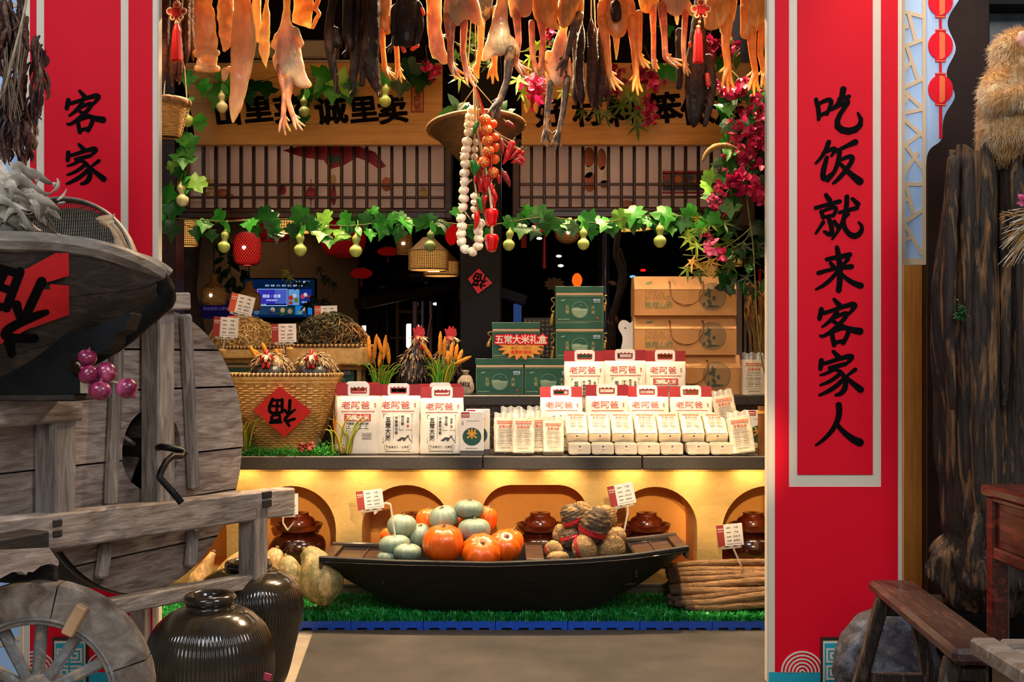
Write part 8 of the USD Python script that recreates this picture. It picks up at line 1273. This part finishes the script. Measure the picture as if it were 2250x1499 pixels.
def ribbon(p, w, t, mt, nm='dry_leaf'):
    q = spl(p, 18); tg = np.gradient(q, axis=0); tg /= np.linalg.norm(tg, axis=1, keepdims=True); ph = hr.uniform(0, 6) + np.linspace(0, hr.uniform(-2, 2), 18); s_ = np.cross(tg, np.stack([np.sin(ph), np.full(18, -1.0), np.cos(ph)], 1)); s_ /= np.linalg.norm(s_, axis=1, keepdims=True); ww = w * np.sin(np.linspace(.5, PI - .12, 18))[:, None]
    v = np.vstack([q - s_ * ww, q + (0, -.004, 0), q + s_ * ww]); i = np.arange(17); f = np.vstack([np.stack([i + a, i + a + 1, i + b + 1], -1) for a, b in ((0, 18), (18, 36))] + [np.stack([i + a, i + b + 1, i + b], -1) for a, b in ((0, 18), (18, 36))]); obj(nm, thick((v, f), .0012), mt, t, True)
for k in range(74):
    x, y = hr.uniform(-40, 60), hr.uniform(420, 500); ex, ey = np.clip(x + hr.uniform(20, 110), 0, 132), np.clip(y + hr.uniform(-50, 50), 392, 514); Y0 = hr.uniform(2.9, 3.06); ribbon([P(x, y, Y0), P(x * .6 + ex * .4 + hr.normal(0, 8), min(y, ey) - hr.uniform(0, 26), Y0 - .02), P(x * .25 + ex * .75, (y + ey) / 2 - hr.uniform(0, 14), Y0 - .01), P(ex, ey, Y0 + .02)], hr.uniform(.009, .02), gb_, m_hsk)
for p in ([(118, 420), (128, 404), (126, 392)], [(126, 440), (140, 428), (146, 416)], [(128, 448), (138, 446), (144, 444)]): ribbon([P(*q, 2.98) for q in p], .004, gb_, m_hsk)
hk_ = thing('husk_scraps', 'dry curled husk scraps caught on the sieve\'s rim', 'husk', P(250, 545, 3.06))
for p in ([(212, 482), (226, 480), (244, 478), (252, 470)], [(218, 486), (230, 492), (246, 488), (250, 500)], [(238, 496), (250, 504), (256, 520), (260, 540)], [(250, 510), (266, 530), (272, 548), (280, 556)], [(256, 520), (262, 540), (276, 556), (284, 560)], [(244, 490), (262, 514), (268, 524), (282, 545)]): ribbon([P(*q, 3.06) for q in p], .009, hk_, M('corn_husk', '#d3b58f', '#a98462', r=.7, sc=20, tl=.2) if p[0][0] == 212 else stage_mat('corn_husk'))
# red onions hanging from the cradle
m_ron = M('red_onion', '#a0284f', '#6f1740', r=.28, sc=10, st=(3, 3, .6), c3='#c4547c', coat=.4, lo=.35, hi=.66); rn = thing('red_onion_bunch', 'bunch of five shiny red onions hanging below the black cradle', 'onions', P(230, 880, 2.93))
for k, (x, y, r, ax) in enumerate(((192, 785, 21, (.3, -.3, .8)), (193, 822, 22, (-.5, -.3, .6)), (235, 819, 23, (.8, -.6, 0)), (220, 857, 24, (.2, -.3, 1)), (280, 855, 24, (.7, -.2, -.7)))): obj('onion', lobed(P(x, y, 2.93 - .02 * (k % 2)), r * 2.93 / F, ax, 10, .025, k, .92, .3), m_ron, rn, True)
obj('string', tube([P(168, 800, 2.98), P(180, 808, 2.94), P(205, 830, 2.93), P(240, 838, 2.93), P(262, 842, 2.93)], .003, 5, 16), m_str, rn, True)
# hanging bundle of dried peppers on a branch
m_dp_ = [M('dried_pepper_%d' % k, a, b, r=.45, sc=20, c3=c, bp=.8, bsc=60, coat=.15) for k, (a, b, c) in enumerate((('#2a1412', '#4a2018', '#6b3a28'), ('#3b2219', '#5b3826', '#7d5a40'), ('#1f1112', '#3a1a18', '#562a20')))]
dpb = thing('dried_pepper_bundle', 'bundle of dark wrinkled dried peppers hanging on a branch at upper left', 'dried peppers', P(50, 395, 3.6)); rp = random.Random(17)
for k in range(150):
    y = rp.uniform(-20, 300); xm = np.interp(y, [0, 100, 200, 300], [20, 45, 46, 30]); hw = np.interp(y, [0, 100, 220, 300], [30, 58, 50, 40]); x = xm + rp.uniform(-hw, hw); L = rp.uniform(60, 110); Y0 = rp.uniform(3.52, 3.66); a = P(x, y, Y0); b = P(x + rp.uniform(-14, 8), min(y + L, 388), Y0 + rp.uniform(-.02, .02)); m1 = a * .6 + b * .4 + (rp.uniform(-.012, .012), -.008, 0); m2 = a * .3 + b * .7 + (rp.uniform(-.014, .014), .004, 0); r = rp.uniform(4.5, 8) * Y0 / F
    obj('dried_pepper', rough(tube([a, m1, m2, b], [(r * .4, r * .3), (r, r * .5), (r * .9, r * .45), (r * .15, r * .15)], 8, 18, ref=(math.sin(k), math.cos(k), 0)), .0035, 70, k), m_dp_[k % 3], dpb, True)
obj('rope', cat([tube([P(60, -60, 3.5) + (0, 0, .2), P(58, 0, 3.5), P(40, 80, 3.48), P(22, 150, 3.48), P(8, 200, 3.5), P(-20, 240, 3.52)], .004, 6, 40), tube([P(50, 40, 3.5), P(44, 100, 3.5), P(30, 200, 3.5)], .0025, 5, 20)]), M('braided_straw', '#b5a68c', '#8f7f66', r=.8, sc=60), dpb, True)
obj('stem', cat([tube([P(30 + rp.uniform(-26, 26), rp.uniform(90, 140), 3.5), P(26 + rp.uniform(-26, 26), rp.uniform(200, 270), 3.49)], .0016, 4) for _ in range(16)]), M('straw_thin', '#6f5d48', r=.8), dpb, True)
brn = thing('bare_branch', 'dark bare branch forking over the dried peppers at the far upper left', 'branch', P(20, 100, 3.62)); obj('branch', organic([([P(-80, -60, 3.62), P(0, 30, 3.62), P(22, 70, 3.62), P(36, 90, 3.62)], [.018, .013, .012, .01]), ([P(36, 90, 3.62), P(42, 50, 3.62), P(48, -10, 3.62), P(52, -120, 3.62)], [.012, .011, .012, .014]), ([P(8, 44, 3.62), P(-4, 0, 3.62), P(0, -60, 3.62)], [.008, .007, .005])], .014, 6), m_bark, brn, True)
pole_ = P(52, -120, 3.62); obj('hook_line', cat(tube([pole_, (pole_[0], 3.62, 4.1), (pole_[0], 4.3, 4.1)], .006, 6), tube([P(60, -60, 3.5) + (0, 0, .2), (pole_[0], 3.62, 4.1)], .004, 6)), m_blk, brn)
# ---------------------------------------------------------------- right foreground: stump, monkey, bench, tables, boulder
m_stump = M('stump_wood', '#3a281b', '#120c08', r=.75, sc=9, st=(3.2, 3.2, .35), c3='#8a623a', bp=.9, bsc=22, lo=.36, hi=.66, det=6, dist=.6)
SX = P(2172, 0, 4.0); sk = thing('tree_stump', 'tall gnarled dark tree stump with a hollow, the monkey sitting on it', 'stump', (SX[0], 4.0, .3))
ys = [335, 480, 620, 760, 900, 1000, 1110, 1180, 1215, 1270, 1310, 1350]; rs_ = [84, 98, 116, 116, 106, 102, 92, 84, 116, 118, 96, 70]
def stf(u, w):
    a = u * 2 * PI; y = 335 + 1015 * w; z = EYE - (y - CY) * 4.0 / F; r = np.interp(y, ys, rs_) * 4.0 / F
    rid = meshkit.fbm(np.stack([np.cos(a) * 5, np.sin(a) * 5, z * 1.1], -1), 4, 3) - .5; fine = meshkit.fbm(np.stack([np.cos(a) * 16, np.sin(a) * 16, z * 2.2], -1), 3, 8) - .5
    holl = np.exp(-((np.mod(a + .1, 2 * PI) - 4.95) / .27) ** 2) * np.clip((1150 - y) / 300, 0, 1); low = np.clip((y - 1000) / 250, 0, 1) * (meshkit.fbm(np.stack([np.cos(a) * 3, np.sin(a) * 3, z * 9], -1), 3, 5) - .5)
    r = r * (1 + .34 * rid + .2 * fine + .5 * low - .85 * holl); top = np.where(w < .001, .02 * np.sin(9 * a) + .03 * rid, 0)
    return np.stack([SX[0] + r * np.cos(a), 4.0 + r * np.sin(a), z + top], -1)
m = grid(160, 120, stf); top_ = grid(160, 6, lambda u, w: stf(u, w * 0) * (1 - w)[..., None] + np.array([SX[0], 4.0, P(0, 350, 4)[2]]) * w[..., None]); obj('trunk', cat((m[0], m[1][:, ::-1]), top_), m_stump, sk, 60)
obj('splinter', cat([rough(tube([P(x, y0, 3.9), P(x + dx, (y0 + y1) / 2, 3.86), P(x + dx * .4, y1, 3.88)], [r, r * 1.15, r * .5], 8, 24), .006, 24, int(x)) for x, y0, y1, dx, r in ((2206, 470, 890, 4, .016), (2232, 350, 560, 2, .022), (2098, 345, 900, -12, .02), (2128, 340, 760, -4, .018), (2146, 1130, 1330, -6, .026))]), m_stump, sk, True)
obj('moss_patch', leaflets(P(2112, 700, 3.8), (.018, .012, .05), 160, .014, 5), M('moss_dark', '#1d4a24', '#2f6a30', r=.6, sc=20), sk, kind='stuff')
obj('plinth', bx((SX[0] + .12, 4.05, .165), (.62, .34, .33), .01), m_blk, None, label='low black plinth under the tree stump behind the bench', cat_='plinth')
# monkey figure seen from behind its left side
m_fur = M('monkey_fur', '#c79a5c', '#a67a42', r=.8, sc=18, c3='#dcc39a', lo=.38, hi=.62); m_skin = M('monkey_skin', '#d8ab9c', '#c6958a', r=.45, sc=20, sss=.2); m_hair = usdkit.material(stage, '/World/Looks/monkey_hair', {'a': ('attribute', {'attribute': 'displayColor'}), 'p': ('principled_bsdf', {'roughness': .6, 'base_color': hexc('#cfae7c')}), 'g': ('geometry', {}), 'n': ('noise_texture', {'scale': 11., 'detail': 3.}), 'q': ('rgb_ramp', {'ramp': [(0, hexc('#a57a45')), (.4, hexc('#bf9460')), (.6, hexc('#d9c7a6')), (1, hexc('#e2d6bf'))]})}, [('g.position', 'n.vector'), ('n.fac', 'q.fac'), ('q.color', 'p.base_color')], surface='p.BSDF')
MY = 3.98; mk = thing('monkey_figure', 'furry tan monkey figure crouching on the tree stump, a hand hanging over its knee', 'monkey', P(2200, 335, MY)); q = lambda x, y, r, d=0: (x, y, r, d)
chs = [[q(2218, 300, 62), q(2216, 240, 60), q(2222, 190, 52), q(2226, 150, 44, -.01)], [q(2232, 118, 50), q(2250, 112, 46)], [q(2276, 128, 26), q(2290, 132, 20)], [q(2180, 195, 32, -.05), q(2160, 226, 27, -.09), q(2158, 246, 25, -.12)], [q(2160, 246, 26, -.14), q(2190, 240, 22, -.2), q(2214, 230, 16, -.235)], [q(2195, 320, 50, -.05), q(2172, 300, 40, -.1), q(2240, 290, 42, -.14)], [q(2240, 290, 36, -.14), q(2236, 328, 26, -.14), q(2256, 334, 18, -.16)], [q(2262, 210, 30, .05), q(2282, 250, 24, 0)]]
fur_ = organic([pts(c, MY) for c in chs], .014, 8); obj('body', fur_, m_fur, mk, True)
obj('ear', organic([pts([q(2216, 96, 9, -.105), q(2212, 108, 8, -.108), q(2217, 118, 6, -.105)], MY)], .006, 6), m_skin, mk, True)
hd = [([P(2214, 228, MY) + (0, -.245, 0), P(2226, 242, MY) + (0, -.25, 0)], [.021, .023])]
for k in range(4): x = 2214 + 8.5 * k; hd.append(([P(x, 244 + k * 1.5, MY) + (0, -.258, 0), P(x + 3, 258 + (k == 1 or k == 2) * 3, MY) + (0, -.266, 0), P(x + 2, 268 + (k == 1 or k == 2) * 3, MY) + (0, -.254, 0)], [.0085, .0075, .006]))
hd.append(([P(2212, 236, MY) + (0, -.245, 0), P(2210, 250, MY) + (0, -.255, 0), P(2214, 258, MY) + (0, -.252, 0)], [.0085, .0075, .006])); obj('hand', organic(hd, .005, 6), m_skin, mk, True)
obj('muzzle', organic([pts([q(2282, 128, 22, -.02), q(2300, 134, 15, -.02)], MY)], .01, 6), m_skin, mk, True); obj('eye', ball(P(2284, 104, MY) + (0, -.05, 0), .008, 2), m_eye, mk, True)
tm = trimesh.Trimesh(*fur_, process=False); pp_, fi = trimesh.sample.sample_surface(tm, 15000, seed=3); nn = tm.face_normals[fi]; hrr = np.random.default_rng(21); ok = np.linalg.norm(pp_ - (P(2224, 248, MY) + (0, -.25, 0)), axis=1) > .05; pp_, nn = pp_[ok], nn[ok]
dn = np.array([-.15, 0, -.8]); dn = dn - nn * (nn @ dn)[:, None] + hrr.normal(0, .22, nn.shape); Lh = hrr.uniform(.012, .026, len(pp_))[:, None]; h1 = pp_ + (nn * .6 + dn * .5) * Lh * .5; h2 = pp_ + (nn * .75 + dn) * Lh
cv = UsdGeom.BasisCurves.Define(stage, numbered(mk.GetPath().pathString, 'fur')); cv.CreateTypeAttr('linear'); cv.CreatePointsAttr(Vt.Vec3fArray.FromNumpy((np.stack([pp_ - nn * .003, h1, h2], 1).reshape(-1, 3) - ORI[mk.GetPath()]).astype(np.float32))); cv.CreateCurveVertexCountsAttr(Vt.IntArray.FromNumpy(np.full(len(pp_), 3, np.int32))); cv.CreateWidthsAttr(Vt.FloatArray.FromNumpy(np.tile(np.float32([.0016, .0013, .0004]), len(pp_)))); cv.SetWidthsInterpolation('vertex'); UsdShade.MaterialBindingAPI.Apply(cv.GetPrim()).Bind(m_hair); cv.GetPrim().SetCustomDataByKey('kind', 'stuff')
# long bench
m_bench = M('bench_wood', '#3a2320', '#251614', r=.38, sc=6, st=(14, 1.5, 8), c3='#5b3a30', coat=.25, bp=.25, bsc=20); m_benchl = M('bench_leg', '#3b2d26', '#221a17', r=.6, sc=6, st=(12, 12, 1.5), c3='#6b5546', bp=.4, bsc=16)
B0, B1 = np.array([1.205, 3.62, .5]), np.array([1.135, 2.74, .5]); bn = thing('bench', 'long narrow dark wooden bench with splayed legs, in front of the right pillar', 'bench', (1.17, 3.18, 0)); bd_ = (B1 - B0) / np.linalg.norm(B1 - B0); bs_ = np.array([-bd_[1], bd_[0], 0])
obj('seat', rough(beam(B0 - (0, 0, .02), B1 - (0, 0, .02), .142, .04, .012), 0.0, 20), m_bench, bn)
for t_, e in ((.1, -1), (.9, 1)):
    c = B0 * (1 - t_) + B1 * t_
    for s_ in (-1, 1): top = c + bs_ * s_ * .045 - (0, 0, .04); ft = c + bs_ * s_ * .15 + bd_ * e * .06; ft[2] = 0; obj('leg', beam(ft, top, .038, .045, .006, bd_), m_benchl, bn)
    for f_, nm in ((.42, 'rung'), (.2, 'rung')): a = c + bs_ * (.045 + .105 * (1 - f_ / .46)) + bd_ * e * .06 * (1 - f_ / .46); b = c - bs_ * (.045 + .105 * (1 - f_ / .46)) + bd_ * e * .06 * (1 - f_ / .46); a[2] = b[2] = f_; obj(nm, beam(a, b, .022, .035, .004), m_benchl, bn)
obj('apron', beam(B0 + bd_ * .1 - (0, 0, .06), B1 - bd_ * .1 - (0, 0, .06), .02, .04, .003), m_benchl, bn)
# dark red side table and grey worn table at the right edge
m_rw = M('redwood', '#5a1f14', '#3d140e', r=.32, sc=6, st=(8, 1.5, 8), c3='#7a3222', coat=.4); rt_ = thing('red_table', 'dark red-brown lacquered table with a panelled apron at the right edge', 'table', (1.65, 2.95, 0)); tx0, tx1, ty0, ty1, tz = 1.382, 1.95, 2.6, 3.32, .835
obj('top', bx2(tx0 - .012, tx1, ty0 - .012, ty1 + .012, tz - .03, tz, .008), m_rw, rt_)
for x in (tx0, tx1 - .06):
    for y in (ty0, ty1 - .05): obj('leg', bx2(x, x + .05, y, y + .05, 0, tz - .03, .006), m_rw, rt_)
obj('apron_panel', bx2(tx0 + .012, tx0 + .024, ty0 + .05, ty1 - .05, .66, .79, .002), m_rw, rt_); obj('raised_panel', bx2(tx0 + .006, tx0 + .014, ty0 + .08, ty1 - .08, .682, .768, .006), m_rw, rt_); obj('rail', bx2(tx0 - .002, tx0 + .03, ty0 + .05, ty1 - .05, .625, .66, .006), m_rw, rt_); obj('rail', bx2(tx0 - .002, tx0 + .03, ty0 + .05, ty1 - .05, .79, .805, .004), m_rw, rt_); obj('end_panel', bx2(tx0 + .05, tx1 - .06, ty1 - .03, ty1 - .015, .63, .805, .003), m_rw, rt_)
obj('shelf_board', bx2(tx0 + .03, tx1 - .02, ty0 + .04, ty1 - .04, .3, .318, .003), M('shelf_pale', '#8a6a45', '#6d5236', r=.5, sc=8), rt_)
m_gt = wood('grey_table_wood', '#8d8580', '#6a605a', '#5a4336', (2, 12, 12), 4); gt_ = thing('grey_table', 'worn grey wooden table corner at the lower right of the picture', 'table', (1.2, 1.85, 0)); gz = .662
obj('top', bx2(.9, 1.6, 1.45, 2.17, gz - .022, gz - .004, .003), m_gt, gt_)
for a, b in (((.931, 2.155), (1.6, 2.155)), ((.905, 1.45), (.905, 2.19)), ((.99, 2.05), (1.6, 2.05)), ((1.0, 1.45), (1.0, 2.06))): obj('frame', beam((*a, gz - .014), (*b, gz - .014), .05 if a[0] < .95 else .022, .036, .006), m_gt, gt_)
obj('skirt', cat(bx2(.9, .92, 1.45, 2.15, gz - .1, gz - .03, .003), bx2(.9, 1.6, 2.13, 2.15, gz - .1, gz - .03, .003)), m_bench, gt_)
for x, y in ((.92, 2.09), (1.53, 2.09), (.92, 1.47), (1.53, 1.47)): obj('leg', bx2(x, x + .05, y, y + .05, 0, gz - .022, .004), m_gt, gt_)
obj('boulder', rough(ball((1.27, 3.86, .175), .2, 4, (.85, .6, 1.0)), .045, 6.5, 4), M('boulder_stone', '#4a4856', '#2a2832', r=.7, sc=10, c3='#666a7c', bp=.9, bsc=26, lo=.36, hi=.66), None, True, label='purplish grey boulder on the floor behind the bench legs', cat_='rock')
dg = thing('dry_grass_tuft', 'pale grey dry grass tuft reaching in from the right beside the stump', 'dried grass', P(2250, 570, 3.75)); dr = random.Random(2)
for k in range(70): a = P(2300 + dr.uniform(-10, 10), 480 + dr.uniform(-16, 22), 3.76); e = P(2200 + dr.uniform(-8, 46), 500 + dr.uniform(-40, 90), 3.74 + dr.uniform(-.03, .03)); obj('straw', tube([a, a * .5 + e * .5 + (0, 0, .012), e], [.0022, .0022, .0008], 4, 7), m_hsk if k % 3 else m_whe, dg, True)
obj('peg', tube([P(2298, 482, 3.76), (P(2298, 0, 3.76)[0], 4.0, P(0, 500, 3.76)[2])], .008, 6), m_blk, dg); blossom(dg, 2252, 440, 3.74, 24, 2)
